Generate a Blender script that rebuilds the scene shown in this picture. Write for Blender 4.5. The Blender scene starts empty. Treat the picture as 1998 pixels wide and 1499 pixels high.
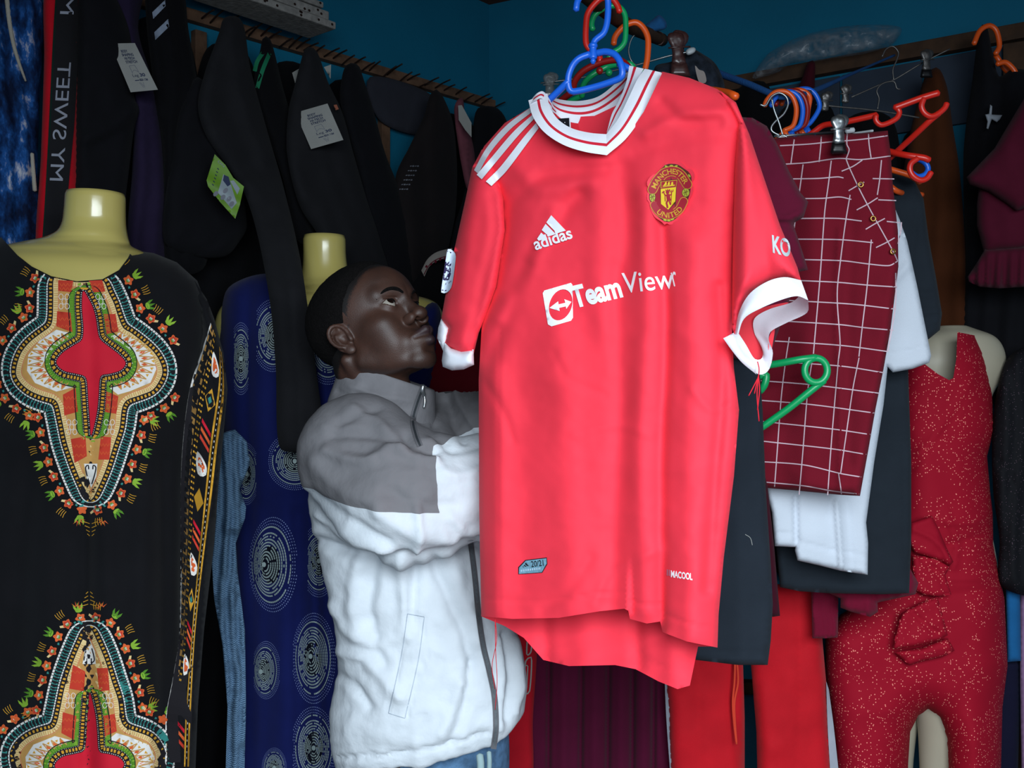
import bpy, bmesh, math, random
import numpy as np
from mathutils import Vector, Matrix
from mathutils.bvhtree import BVHTree
from mathutils.geometry import delaunay_2d_cdt, tessellate_polygon

# ---------------------------------------------------------------- camera, light, exposure
SC = bpy.context.scene
C = SC.collection
F, CX, CY, EZ = 1942.5, 999.0, 749.5, 1.45          # focal length and centre in pixels, eye height in metres

cam_d = bpy.data.cameras.new('camera'); cam_d.lens = 35; cam_d.sensor_width = 36
cam_d.clip_start = 0.02
cam = bpy.data.objects.new('camera', cam_d); C.objects.link(cam)
cam.location = (0, 0, EZ); cam.rotation_euler = (math.pi/2, 0, 0)
SC.camera = cam

world = bpy.data.worlds.new('world'); SC.world = world; world.use_nodes = True
bg = world.node_tree.nodes['Background']
bg.inputs[0].default_value = (0.62, 0.78, 1.0, 1); bg.inputs[1].default_value = 0.22

ld = bpy.data.lights.new('shopfront_daylight', 'AREA'); ld.shape = 'RECTANGLE'
ld.size = 1.5; ld.size_y = 1.1; ld.energy = 46; ld.spread = math.radians(125); ld.color = (0.80, 0.915, 1.0)
lo_ = bpy.data.objects.new('shopfront_daylight', ld); C.objects.link(lo_)
lo_.location = (0.30, -0.50, 1.72); lo_.rotation_euler = (math.radians(52), 0, math.radians(3))

SC.view_settings.view_transform = 'Standard'; SC.view_settings.look = 'None'
SC.view_settings.gamma = 1.0; SC.view_settings.use_curve_mapping = False
SC.view_settings.exposure = 0.0

# ---------------------------------------------------------------- helpers
def P(px, py, Y):
    return np.array([(px-CX)/F*Y, Y, EZ+(CY-py)/F*Y])
def P3(px, py, Y):
    px = np.asarray(px, float); py = np.asarray(py, float); Y = np.asarray(Y, float)
    return np.stack([(px-CX)/F*Y, Y+0*px, EZ+(CY-py)/F*Y], -1)
def proj(v):
    v = np.asarray(v, float)
    return v[..., 0]/v[..., 1]*F+CX, CY-(v[..., 2]-EZ)/v[..., 1]*F

def lin(c):
    if isinstance(c, str):
        c = c.lstrip('#'); c = [int(c[i:i+2], 16)/255 for i in (0, 2, 4)]
    return tuple((x/12.92 if x <= .04045 else ((x+.055)/1.055)**2.4) for x in c)

MATS = {}
def mat(name, col, rough=.8, noise=.12, nscale=18, bump=.0, bscale=900, sheen=0., spec=.3, metal=0., col2=None, coat=0., trans=0., alpha=1., weave=None):
    if name in MATS: return MATS[name]
    m = bpy.data.materials.new(name); m.use_nodes = True
    nt = m.node_tree; N = nt.nodes; Lk = nt.links
    b = N['Principled BSDF']
    c = lin(col)
    b.inputs['Roughness'].default_value = rough
    b.inputs['Specular IOR Level'].default_value = spec
    b.inputs['Metallic'].default_value = metal
    b.inputs['Sheen Weight'].default_value = sheen*.15
    b.inputs['Sheen Roughness'].default_value = .5
    b.inputs['Coat Weight'].default_value = coat
    b.inputs['Coat Roughness'].default_value = .08
    b.inputs['Transmission Weight'].default_value = trans
    b.inputs['Alpha'].default_value = alpha
    tc = N.new('ShaderNodeTexCoord')
    nz = N.new('ShaderNodeTexNoise'); nz.inputs['Scale'].default_value = nscale; nz.inputs['Detail'].default_value = 4
    Lk.new(tc.outputs['Object'], nz.inputs['Vector'])
    rp = N.new('ShaderNodeValToRGB')
    rp.color_ramp.elements[0].position = .3; rp.color_ramp.elements[1].position = .7
    c2 = lin(col2) if col2 else tuple(min(1, x*(1+noise)) for x in c)
    c1 = c if col2 else tuple(x*(1-noise) for x in c)
    rp.color_ramp.elements[0].color = (*c1, 1); rp.color_ramp.elements[1].color = (*c2, 1)
    Lk.new(nz.outputs['Fac'], rp.inputs['Fac']); Lk.new(rp.outputs['Color'], b.inputs['Base Color'])
    if bump:
        n2 = N.new('ShaderNodeTexNoise'); n2.inputs['Scale'].default_value = bscale; n2.inputs['Detail'].default_value = 3
        Lk.new(tc.outputs['Object'], n2.inputs['Vector'])
        bp = N.new('ShaderNodeBump'); bp.inputs['Strength'].default_value = bump; bp.inputs['Distance'].default_value = .002
        Lk.new(n2.outputs['Fac'], bp.inputs['Height']); Lk.new(bp.outputs['Normal'], b.inputs['Normal'])
    MATS[name] = m
    return m

def finish_props(o, label=None, cat=None, group=None, kind=None):
    if label: o['label'] = label
    if cat: o['category'] = cat
    if group: o['group'] = group
    if kind: o['kind'] = kind
    return o

def mesh_obj(name, verts, faces, mats, parent=None, mi=None, smooth=True):
    me = bpy.data.meshes.new(name)
    me.from_pydata([tuple(v) for v in np.asarray(verts, float)], [], [tuple(int(i) for i in f) for f in faces])
    if not isinstance(mats, (list, tuple)): mats = [mats]
    for m in mats: me.materials.append(m)
    if mi is not None: me.polygons.foreach_set('material_index', np.asarray(mi, np.int32))
    if smooth: me.polygons.foreach_set('use_smooth', np.ones(len(me.polygons), bool))
    me.update()
    o = bpy.data.objects.new(name, me); C.objects.link(o)
    if parent is not None: o.parent = parent
    return o

def thing(name, label, cat, group=None):
    o = bpy.data.objects.new(name, None); C.objects.link(o)
    o.empty_display_size = .05
    return finish_props(o, label, cat, group)

def smooth_path(pts, n, closed=False, cr=True):
    """resample a polyline (any dimension) to n points, Catmull-Rom through the corners"""
    p = np.asarray(pts, float)
    if closed: p = np.vstack([p[-1], p, p[0], p[1]])
    elif len(p) > 2 and cr: p = np.vstack([2*p[0]-p[1], p, 2*p[-1]-p[-2]])
    else:
        s = np.r_[0, np.cumsum(np.linalg.norm(np.diff(p, axis=0), axis=1))]
        t = np.linspace(0, s[-1], n)
        return np.stack([np.interp(t, s, p[:, k]) for k in range(p.shape[1])], 1)
    out = []
    m = 16
    for i in range(1, len(p)-2):
        a, b, c, d = p[i-1:i+3]
        # centripetal-like: limit the tangents by the local segment
        lb = np.linalg.norm(c-b)+1e-9
        m1 = (c-a); m2 = (d-b)
        m1 = m1*min(.5, lb/(np.linalg.norm(m1)+1e-9)); m2 = m2*min(.5, lb/(np.linalg.norm(m2)+1e-9))
        for t in np.linspace(0, 1, m, endpoint=False):
            out.append((2*t**3-3*t*t+1)*b+(t**3-2*t*t+t)*m1+(-2*t**3+3*t*t)*c+(t**3-t*t)*m2)
    out.append(p[-2]); q = np.array(out)
    s = np.r_[0, np.cumsum(np.linalg.norm(np.diff(q, axis=0), axis=1))]
    t = np.linspace(0, s[-1], n, endpoint=not closed)
    return np.stack([np.interp(t, s, q[:, k]) for k in range(q.shape[1])], 1)

def line_dist(x, y, pts):
    """distance of pixels to a polyline"""
    p = np.asarray(pts, float); d = np.full(np.shape(x), 1e9)
    for a, b in zip(p[:-1], p[1:]):
        ab = b-a; L = ab@ab+1e-12
        t = np.clip(((x-a[0])*ab[0]+(y-a[1])*ab[1])/L, 0, 1)
        d = np.minimum(d, np.hypot(x-a[0]-t*ab[0], y-a[1]-t*ab[1]))
    return d

def inside(x, y, poly):
    p = np.asarray(poly, float); r = np.zeros(np.shape(x), bool)
    for a, b in zip(p, np.roll(p, -1, 0)):
        c = ((a[1] > y) != (b[1] > y))
        with np.errstate(divide='ignore', invalid='ignore'):
            r ^= c & (x < (b[0]-a[0])*(y-a[1])/(b[1]-a[1]+1e-12)+a[0])
    return r

def vnoise(x, y, seed=0):
    """smooth value noise, -1..1"""
    x = np.asarray(x, float); y = np.asarray(y, float)
    xi = np.floor(x).astype(np.int64); yi = np.floor(y).astype(np.int64)
    fx = x-xi; fy = y-yi; fx = fx*fx*(3-2*fx); fy = fy*fy*(3-2*fy)
    def h(a, b):
        n = (a*374761393+b*668265263+seed*1442695041) & 0x7fffffff
        n = ((n ^ (n >> 13))*1274126177) & 0x7fffffff
        return ((n ^ (n >> 16)) & 0xffff)/32767.5-1
    return (h(xi, yi)*(1-fx)+h(xi+1, yi)*fx)*(1-fy)+(h(xi, yi+1)*(1-fx)+h(xi+1, yi+1)*fx)*fy

def vfolds(lam, amp, seed=0, y0=None, y1=None, lean=0., sharp=.6):
    """vertical hanging folds of wavelength lam pixels; they grow from y0 to y1"""
    rng = random.Random(seed); ph = rng.random()*6.28
    def f(x, y):
        xx = x+lean*(y-700)+lam*.55*vnoise(y/(lam*4.), x*0+seed*3.1, seed)
        w = xx/lam*2*math.pi+ph+1.6*vnoise(x/(lam*2.2), y/(lam*9), seed+7)
        s = np.sin(w); s = np.sign(s)*np.abs(s)**sharp
        g = 1.
        if y0 is not None: g = np.clip((y-y0)/(y1-y0), 0.12, 1)
        return amp*g*(.7*s+.5*vnoise(xx/lam*1.7, y/(lam*7), seed+3))
    return f

def crumple(scale, amp, seed=0, ax=1., ay=1.):
    def f(x, y):
        a = vnoise(x/scale*ax, y/scale*ay, seed)
        b = 1-2*np.abs(vnoise(x/scale*.8*ax+5, y/scale*.8*ay, seed+1))
        c = vnoise(x/scale*2.3*ax, y/scale*2.3*ay, seed+2)
        return amp*(.6*a+.45*b+.25*c)
    return f

def ridges(*rs):
    """each: (polyline, half width in pixels, height in metres); + stands towards the camera"""
    def f(x, y):
        d = 0.
        for pts, w, h in rs:
            q = smooth_path(pts, max(8, 5*len(pts))) if len(pts) > 2 else pts
            d = d+h*np.exp(-(line_dist(x, y, q)/w)**2)
        return d
    return f

def fsum(fs):
    return lambda x, y: sum((f(x, y) for f in fs), 0.*x)

def tri_region(outline, step, holes=(), smooth=True, jitter=.0):
    """triangulate a pixel polygon with an inner grid; returns xy, faces, count of boundary verts"""
    o = np.asarray(outline, float)
    per = np.linalg.norm(o-np.roll(o, -1, 0), axis=1).sum()
    n = max(8, int(per/step))
    if smooth: b = smooth_path(o, n, closed=True)
    else:
        oc = np.vstack([o, o[:1]])
        out = []
        for p, q in zip(oc[:-1], oc[1:]):
            k = max(1, int(round(np.linalg.norm(q-p)/step)))
            out += [p+(q-p)*t for t in np.arange(k)/k]
        b = np.array(out)
    hb = []
    for hh in holes:
        hh = np.asarray(hh, float)
        hb.append(smooth_path(hh, max(6, int(np.linalg.norm(hh-np.roll(hh, -1, 0), axis=1).sum()/step)), closed=True))
    x0, y0 = b.min(0); x1, y1 = b.max(0)
    gx, gy = np.meshgrid(np.arange(x0+step*.5, x1, step), np.arange(y0+step*.5, y1, step*.9))
    gx = gx+((np.arange(gx.shape[0]) % 2)*.5*step)[:, None]
    gx = gx.ravel(); gy = gy.ravel()
    ok = inside(gx, gy, b); gx = gx[ok]; gy = gy[ok]
    ok = line_dist(gx, gy, np.vstack([b, b[:1]])) > step*.45; gx = gx[ok]; gy = gy[ok]
    for h in hb:
        ok = ~inside(gx, gy, h) & (line_dist(gx, gy, np.vstack([h, h[:1]])) > step*.45); gx = gx[ok]; gy = gy[ok]
    pts = [Vector(p) for p in b]; edges = [(i, (i+1) % len(b)) for i in range(len(b))]
    for h in hb:
        s = len(pts); pts += [Vector(p) for p in h]; edges += [(s+i, s+(i+1) % len(h)) for i in range(len(h))]
    pts += [Vector((a, c)) for a, c in zip(gx, gy)]
    vo, eo, fo, _, _, _ = delaunay_2d_cdt(pts, edges, [], 0, 1e-4)
    xy = np.array([tuple(v) for v in vo])
    f = np.array(fo) if fo else np.zeros((0, 3), int)
    cen = xy[f].mean(1)
    ok = inside(cen[:, 0], cen[:, 1], b)
    for h in hb: ok &= ~inside(cen[:, 0], cen[:, 1], h)
    f = f[ok]
    bl = np.vstack([b, b[:1]])
    hl = [np.vstack([h, h[:1]]) for h in hb]
    # camera-facing winding: pixel y runs down
    a = xy[f[:, 0]]; bb = xy[f[:, 1]]; c = xy[f[:, 2]]
    cr = (bb[:, 0]-a[:, 0])*(c[:, 1]-a[:, 1])-(bb[:, 1]-a[:, 1])*(c[:, 0]-a[:, 0])
    f[cr > 0] = f[cr > 0][:, ::-1]
    return xy, f, bl, hl

def Yfun(Y):
    if callable(Y): return Y
    return lambda x, y: Y+0*np.asarray(x, float)

def plane_y(p, q, r):
    """depth as a linear function of the pixel through three (px, py, Y)"""
    A = np.array([[a[0], a[1], 1] for a in (p, q, r)], float); s = np.linalg.solve(A, [a[2] for a in (p, q, r)])
    return lambda x, y: s[0]*x+s[1]*y+s[2]

def sheet(name, outline, Y, m, parent=None, step=9, fold=(), smooth=True, holes=(), label=None, back=False):
    """one layer of cloth over a pixel outline at depth Y(px,py)"""
    xy, f, bl, hl = tri_region(outline, step, holes, smooth)
    y = Yfun(Y)(xy[:, 0], xy[:, 1])
    if fold: y = y-fsum(fold)(xy[:, 0], xy[:, 1])
    o = mesh_obj(name, P3(xy[:, 0], xy[:, 1], y), f, m, parent)
    if label: o['label'] = label
    return o

def pillow(name, outline, Y, T, w, m, parent=None, step=10, fold=(), smooth=True, holes=(), back=1., label=None, free=None):
    """cloth body with a front and a back that meet along the outline; T half thickness (m), w pixel width of the rounded rim"""
    xy, f, bl, hl = tri_region(outline, step, holes, smooth)
    x, y = xy[:, 0], xy[:, 1]
    d = line_dist(x, y, bl)
    if free is not None:
        fp = smooth_path(free, 60, cr=smooth) if len(free) > 2 else np.array(free, float)
        seg = np.array([not np.all(line_dist(np.array([a[0], b[0]]), np.array([a[1], b[1]]), fp) < 2.5) for a, b in zip(bl[:-1], bl[1:])])
        d = np.full(len(x), 1e9)
        for a, b, k in zip(bl[:-1], bl[1:], seg):
            if k: d = np.minimum(d, line_dist(x, y, [a, b]))
    for h in hl: d = np.minimum(d, line_dist(x, y, h))
    pr = np.sqrt(np.clip(1-(1-np.clip(d/w, 0, 1))**2, 0, 1))
    y0 = Yfun(Y)(x, y)
    fo = fsum(fold)(x, y) if fold else 0.
    e = np.clip(d/(w*.35), 0, 1)
    vf = P3(x, y, y0-T*pr-fo*(.35+.65*e)-.0015)
    vb = P3(x, y, y0+T*pr*back-fo*.35+.0015)
    n = len(xy)
    fb = f[:, ::-1]+n
    # rim: stitch boundary edges
    ec = {}
    for t in f:
        for a, b in ((t[0], t[1]), (t[1], t[2]), (t[2], t[0])): ec[(a, b)] = 1
    rim = [(a, a+n, b+n, b) for (a, b) in ec if (b, a) not in ec]
    if free is not None: rim = [r for r in rim if not (line_dist(x[[r[0], r[3]]], y[[r[0], r[3]]], fp) < 2.5).all()]
    o = mesh_obj(name, np.vstack([vf, vb]), [tuple(t) for t in f]+[tuple(t) for t in fb]+rim, m, parent)
    if label: o['label'] = label
    return o

def ribbon(name, A, B, mats, parent=None, cuts=(0, 1), idx=(0,), n=40, Y=None, arch=0., sub=1, lift=0., cr=True):
    """strip between two pixel paths (px,py[,Y]) cut into lengthwise stripes"""
    def prep(p):
        p = np.asarray(p, float)
        if p.shape[1] == 2: p = np.c_[p, Yfun(Y)(p[:, 0], p[:, 1])]
        return smooth_path(p, n, cr=cr)
    a, b = prep(A), prep(B)
    cs = []; ids = []
    for k in range(len(cuts)-1):
        for s in range(sub):
            cs.append(cuts[k]+(cuts[k+1]-cuts[k])*s/sub); ids.append(idx[k])
    cs.append(cuts[-1]); cs = np.array(cs)
    V = []; Fc = []; MI = []
    for c in cs:
        q = a+(b-a)*c
        V.append(P3(q[:, 0], q[:, 1], q[:, 2]-arch*math.sin(math.pi*(c-cuts[0])/(cuts[-1]-cuts[0]))-lift))
    V = np.vstack(V)
    for k in range(len(cs)-1):
        for i in range(n-1):
            Fc.append((k*n+i, (k+1)*n+i, (k+1)*n+i+1, k*n+i+1)); MI.append(ids[k])
    return mesh_obj(name, V, Fc, mats, parent, MI)

def tube(name, path, r, m, parent=None, n=48, sides=10, closed=False, cap=True, cr=True, flat=1.):
    """round bar along a 3-D path (world), radius constant or list along the path"""
    q = smooth_path(path, n, closed=closed, cr=cr)
    t = np.gradient(q, axis=0)
    if closed: t = np.roll(q, -1, 0)-np.roll(q, 1, 0)
    t /= np.linalg.norm(t, axis=1)[:, None]+1e-12
    up = np.array([0, -1., .05]); up /= np.linalg.norm(up)
    if abs(t[0]@up) > .9: up = np.array([1., 0, 0])
    a = up-t[0]*(up@t[0]); a /= np.linalg.norm(a)
    A = [a]
    for i in range(1, n):
        a = A[-1]-t[i]*(A[-1]@t[i]); a /= np.linalg.norm(a)+1e-12; A.append(a)
    A = np.array(A); B = np.cross(t, A)
    rr = np.interp(np.linspace(0, 1, n), np.linspace(0, 1, len(r)), r) if hasattr(r, '__len__') else np.full(n, r)
    V = []
    for k in range(sides):
        th = 2*math.pi*k/sides
        V.append(q+rr[:, None]*(A*math.cos(th)*flat+B*math.sin(th)))
    V = np.stack(V, 1).reshape(-1, 3)
    Fc = []
    for i in range(n if closed else n-1):
        j = (i+1) % n
        for k in range(sides):
            Fc.append((i*sides+k, i*sides+(k+1) % sides, j*sides+(k+1) % sides, j*sides+k))
    if cap and not closed:
        V = np.vstack([V, q[0]-t[0]*rr[0]*.6, q[-1]+t[-1]*rr[-1]*.6])
        c0 = n*sides; c1 = c0+1
        for k in range(sides):
            Fc.append((c0, (k+1) % sides, k)); Fc.append((c1, (n-1)*sides+k, (n-1)*sides+(k+1) % sides))
    return mesh_obj(name, V, Fc, m, parent)

def ptube(name, pts, r, m, parent=None, **k):
    """tube whose path is given as (px,py,Y); r in metres"""
    p = np.array([P(*q) for q in pts])
    return tube(name, p, r, m, parent, **k)

def rings(name, rows, m, parent=None, ratio=.7, sides=40, sub=6, power=2., dy=None, cap=True, skew=0.):
    """stack of rounded sections; rows = (py, xl, xr, Y[, ratio])"""
    R = np.array([tuple(r)+((ratio,) if len(r) < 5 else ()) for r in rows], float)
    q = smooth_path(R, len(rows)*sub)
    V = []; th = np.linspace(0, 2*math.pi, sides, endpoint=False)
    for py, xl, xr, Y, ra in q:
        a = (xr-xl)/2/F*Y; c = P((xl+xr)/2, py, Y)
        cs, sn = np.cos(th), np.sin(th)
        xx = np.sign(cs)*np.abs(cs)**(2/power)*a; yy = np.sign(sn)*np.abs(sn)**(2/power)*a*ra
        V.append(np.stack([c[0]+xx, c[1]+yy, c[2]+skew*xx], 1))
    n = len(q); V = np.vstack(V); Fc = []
    for i in range(n-1):
        for k in range(sides):
            Fc.append((i*sides+k, i*sides+(k+1) % sides, (i+1)*sides+(k+1) % sides, (i+1)*sides+k))
    Fc = [f[::-1] for f in Fc]
    if cap:
        Fc.append(tuple(range(sides-1, -1, -1))[::-1]); Fc.append(tuple((n-1)*sides+k for k in range(sides))[::-1])
    return mesh_obj(name, V, Fc, m, parent)

def box3(name, o, ax, ay, az, m, parent=None, bev=.0):
    """box from a corner and three edge vectors"""
    o = np.asarray(o, float); ax, ay, az = (np.asarray(v, float) for v in (ax, ay, az))
    V = [o+i*ax+j*ay+k*az for k in (0, 1) for j in (0, 1) for i in (0, 1)]
    Fc = [(0, 2, 3, 1), (4, 5, 7, 6), (0, 1, 5, 4), (2, 6, 7, 3), (0, 4, 6, 2), (1, 3, 7, 5)]
    if np.dot(np.cross(ax, ay), az) < 0: Fc = [f[::-1] for f in Fc]
    ob = mesh_obj(name, V, Fc, m, parent, smooth=False)
    if bev:
        bm = bmesh.new(); bm.from_mesh(ob.data)
        bmesh.ops.bevel(bm, geom=bm.edges[:], offset=bev, segments=2, affect='EDGES', profile=.6)
        bm.to_mesh(ob.data); bm.free()
    return ob

# ---- flat print laid on cloth
def bvh_of(*objs):
    V = []; Fc = []
    for o in objs:
        s = len(V); V += [v.co.copy() for v in o.data.vertices]; Fc += [tuple(i+s for i in p.vertices) for p in o.data.polygons]
    return BVHTree.FromPolygons(V, Fc)

EYE = Vector((0, 0, EZ))
def lay(xy, bvh, eps=.0012, Yd=1.5):
    """points on the cloth under the given pixels, raised by eps"""
    out = np.zeros((len(xy), 3)); miss = []; ys = []
    for i, (x, y) in enumerate(xy):
        d = Vector(((x-CX)/F, 1, (CY-y)/F)).normalized()
        h = bvh.ray_cast(EYE, d)
        if h[0] is None: miss.append(i)
        else:
            p = h[0]-d*eps; out[i] = p; ys.append((x, y, p.y))
    if miss:
        ys = np.array(ys) if ys else np.array([[xy[0][0], xy[0][1], Yd]])
        for i in miss:
            k = np.argmin((ys[:, 0]-xy[i][0])**2+(ys[:, 1]-xy[i][1])**2); out[i] = P(xy[i][0], xy[i][1], ys[k, 2])
    return out

class Print:
    """collects coloured flat shapes in pixel space, laid on a cloth as one thin layer each"""
    def __init__(s): s.V = []; s.F = []; s.M = []; s.E = []
    def add(s, xy, faces, mi, lift=0):
        b = len(s.V); s.V += [tuple(p) for p in xy]; s.E += [lift]*len(xy)
        for f in faces: s.F.append(tuple(i+b for i in f)); s.M.append(mi)
    def poly(s, pts, mi, lift=0, step=12, smooth=False):
        pts = np.asarray(pts, float)
        ext = pts.max(0)-pts.min(0)
        if max(ext) <= step*1.6 and not smooth:
            t = tessellate_polygon([[Vector((p[0], p[1], 0)) for p in pts]]); s.add(pts, t, mi, lift); return
        xy, f, _, _ = tri_region(pts, step if max(ext) > step else max(ext)/3, smooth=smooth)
        s.add(xy, f, mi, lift)
    def strip(s, A, B, mi, lift=0):
        A = np.asarray(A, float); B = np.asarray(B, float); n = len(A)
        m = max(1, int(np.linalg.norm(A-B, axis=1).max()/7)); rows = [A+(B-A)*k/m for k in range(m+1)]
        s.add(np.vstack(rows), [(k*n+i, k*n+i+1, (k+1)*n+i+1, (k+1)*n+i) for k in range(m) for i in range(n-1)], mi, lift)
    def line(s, pts, w, mi, lift=0, n=None, closed=False, cr=True):
        q = smooth_path(pts, n or max(6, int(4*len(pts))), closed=closed, cr=cr)
        if closed: q = np.vstack([q, q[:1]])
        t = np.gradient(q, axis=0); t /= np.linalg.norm(t, axis=1)[:, None]+1e-9
        nn = np.stack([-t[:, 1], t[:, 0]], 1); s.strip(q+nn*w/2, q-nn*w/2, mi, lift)
    def ell(s, c, rx, ry, mi, lift=0, ang=0, n=12):
        th = np.linspace(0, 2*math.pi, n, endpoint=False); ca, sa = math.cos(ang), math.sin(ang)
        x = rx*np.cos(th); y = ry*np.sin(th)
        s.add(np.stack([c[0]+x*ca-y*sa, c[1]+x*sa+y*ca], 1), [tuple(range(n))], mi, lift)
    def text(s, txt, mapf, mi, lift=0, bold=0., maxlen=.35):
        v, f = text2d(txt, bold, maxlen); s.add(mapf(v), f, mi, lift)
    def build(s, name, bvh, mats, parent=None, eps=.0011, dl=.0005, Yd=1.5, stuff=True, fit=False):
        xy = np.array(s.V)
        V = lay(xy, bvh, eps, Yd)
        if fit:      # a stiff patch: one gently curved surface over the cloth
            c = xy.mean(0); u = (xy-c)/40.; A = np.stack([np.ones(len(u)), u[:, 0], u[:, 1], u[:, 0]**2, u[:, 0]*u[:, 1], u[:, 1]**2], 1)
            k = np.linalg.lstsq(A, V[:, 1], rcond=None)[0]; y = A@k; r = np.percentile(y-V[:, 1], 97)
            V = P3(xy[:, 0], xy[:, 1], y-max(r, 0))
        d = V-np.array([0, 0, EZ]); d /= np.linalg.norm(d, axis=1)[:, None]
        V = V-d*(np.array(s.E)*dl)[:, None]
        Fs = []
        for f in s.F:        # camera-facing winding
            p = xy[list(f)]; a = 0
            for i in range(len(f)): a += p[i][0]*p[(i+1) % len(f)][1]-p[(i+1) % len(f)][0]*p[i][1]
            Fs.append(f if a < 0 else f[::-1])
        o = mesh_obj(name, V, Fs, mats, parent, s.M)
        if stuff: o['kind'] = 'stuff'
        return o

_tc = {}
def text2d(txt, bold=0., maxlen=.35):
    k = (txt, bold, maxlen)
    if k in _tc: return _tc[k]
    cu = bpy.data.curves.new('t', 'FONT'); cu.body = txt; cu.size = 1; cu.offset = bold; cu.resolution_u = 5
    ob = bpy.data.objects.new('t', cu); C.objects.link(ob)
    dg = bpy.context.evaluated_depsgraph_get(); dg.update()
    me = bpy.data.meshes.new_from_object(ob.evaluated_get(dg))
    bm = bmesh.new(); bm.from_mesh(me)
    bmesh.ops.triangulate(bm, faces=bm.faces[:])
    for _ in range(3):
        es = [e for e in bm.edges if e.calc_length() > maxlen]
        if not es: break
        bmesh.ops.subdivide_edges(bm, edges=es, cuts=1); bmesh.ops.triangulate(bm, faces=bm.faces[:])
    bm.verts.ensure_lookup_table()
    v = np.array([(a.co.x, a.co.y) for a in bm.verts]); f = [tuple(a.index for a in q.verts) for q in bm.faces]
    bm.free(); bpy.data.objects.remove(ob); bpy.data.curves.remove(cu); bpy.data.meshes.remove(me)
    _tc[k] = (v, f)
    return v, f

def tmap(p0, p1, h, slant=0., v=None, up=None):
    """text from p0 to p1 along the baseline; h = capital height in pixels; up = pixel direction of the letters' tops"""
    p0 = np.array(p0, float); p1 = np.array(p1, float)
    def f(t):
        x0, x1 = t[:, 0].min(), t[:, 0].max()
        d = (p1-p0); L = np.linalg.norm(d); e = d/L
        u = np.array(up, float)/np.linalg.norm(up) if up is not None else np.array([e[1], -e[0]])
        s = (t[:, 0]-x0)/(x1-x0)
        return p0+s[:, None]*d+(t[:, 1]/.72*h)[:, None]*u+(slant*t[:, 1]/.72*h)[:, None]*e
    return f

# ---- implicit solids
def surface_nets(fn, lo, hi, h):
    lo = np.array(lo, float); hi = np.array(hi, float)
    n = np.ceil((hi-lo)/h).astype(int)+1
    ax = [lo[i]+h*np.arange(n[i]) for i in range(3)]
    X, Y, Z = np.meshgrid(*ax, indexing='ij')
    G = np.stack([X, Y, Z], -1)
    st = 4; c = G[::st, ::st, ::st]; Dc = fn(c.reshape(-1, 3)).reshape(c.shape[:3])
    D = Dc.repeat(st, 0).repeat(st, 1).repeat(st, 2)[:n[0], :n[1], :n[2]].copy()
    nb = np.abs(D) < h*st*2.2
    D[nb] = fn(G[nb])
    s = D < 0
    corners = [(i, j, k) for i in (0, 1) for j in (0, 1) for k in (0, 1)]
    tot = np.zeros(n-1, np.int8)
    for c in corners: tot += s[tuple(slice(c[i], n[i]-1+c[i]) for i in range(3))]
    I = np.argwhere((tot > 0) & (tot < 8))
    idx = -np.ones(n-1, np.int32); idx[I[:, 0], I[:, 1], I[:, 2]] = np.arange(len(I))
    val = {c: D[I[:, 0]+c[0], I[:, 1]+c[1], I[:, 2]+c[2]] for c in corners}
    acc = np.zeros((len(I), 3)); cnt = np.zeros(len(I))
    for a in corners:
        for axx in range(3):
            if a[axx]: continue
            b = list(a); b[axx] = 1; b = tuple(b)
            da, db = val[a], val[b]; m = (da < 0) != (db < 0)
            pt = np.tile(np.array(a, float), (len(I), 1)); pt[:, axx] = da/(da-db+1e-12)
            acc += np.where(m[:, None], pt, 0); cnt += m
    V = lo+h*(I+acc/np.maximum(cnt, 1)[:, None])
    Fc = []
    for axx in range(3):
        o1, o2 = [(1, 2), (2, 0), (0, 1)][axx]
        d0 = s[tuple(slice(0, n[i]-1) if i == axx else slice(1, n[i]-1) for i in range(3))]
        d1 = s[tuple(slice(1, n[i]) if i == axx else slice(1, n[i]-1) for i in range(3))]
        for sg, flip in ((d0 & ~d1, False), (~d0 & d1, True)):
            p = np.argwhere(sg); p = p+np.array([0 if i == axx else 1 for i in range(3)])
            if not len(p): continue
            def g(a, b):
                q = p.copy(); q[:, o1] -= a; q[:, o2] -= b; return idx[q[:, 0], q[:, 1], q[:, 2]]
            qd = np.stack([g(1, 1), g(0, 1), g(0, 0), g(1, 0)], 1)
            Fc.append(qd[:, ::-1] if flip else qd)
    return V, np.vstack(Fc)

def smin(a, b, k):
    h = np.clip(.5+.5*(b-a)/k, 0, 1); return b+(a-b)*h-k*h*(1-h)
def smax(a, b, k): return -smin(-a, -b, k)
def ell(p, c, r):
    q = p-np.asarray(c); r = np.asarray(r, float)
    k0 = np.linalg.norm(q/r, axis=1); k1 = np.linalg.norm(q/(r*r), axis=1)
    return k0*(k0-1)/(k1+1e-9)
def cap(p, a, b, ra, rb=None):
    a = np.asarray(a, float); b = np.asarray(b, float); rb = ra if rb is None else rb
    ab = b-a; t = np.clip(((p-a)@ab)/(ab@ab), 0, 1)
    return np.linalg.norm(p-a-t[:, None]*ab, axis=1)-(ra+(rb-ra)*t)
def sph(p, c, r): return np.linalg.norm(p-np.asarray(c), axis=1)-r

# ---- the room's two walls
COR = np.array([-.07, 3.06]); DL = np.array([-.642, -.767]); DR = np.array([.877, -.480])
NL = np.array([.767, -.642]); NR = np.array([-.480, -.877])          # into the room
def wall_Y(px, D, Nn, off):
    k = (np.asarray(px, float)-CX)/F
    # point (kY, Y) with ((kY,Y)-COR).N = off
    return (off+COR@Nn)/(k*Nn[0]+Nn[1])
def WL(px, off=0.): return wall_Y(px, DL, NL, off)
def WR(px, off=0.): return wall_Y(px, DR, NR, off)
def YL(off): return lambda x, y: WL(x, off)
def YR(off): return lambda x, y: WR(x, off)
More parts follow.
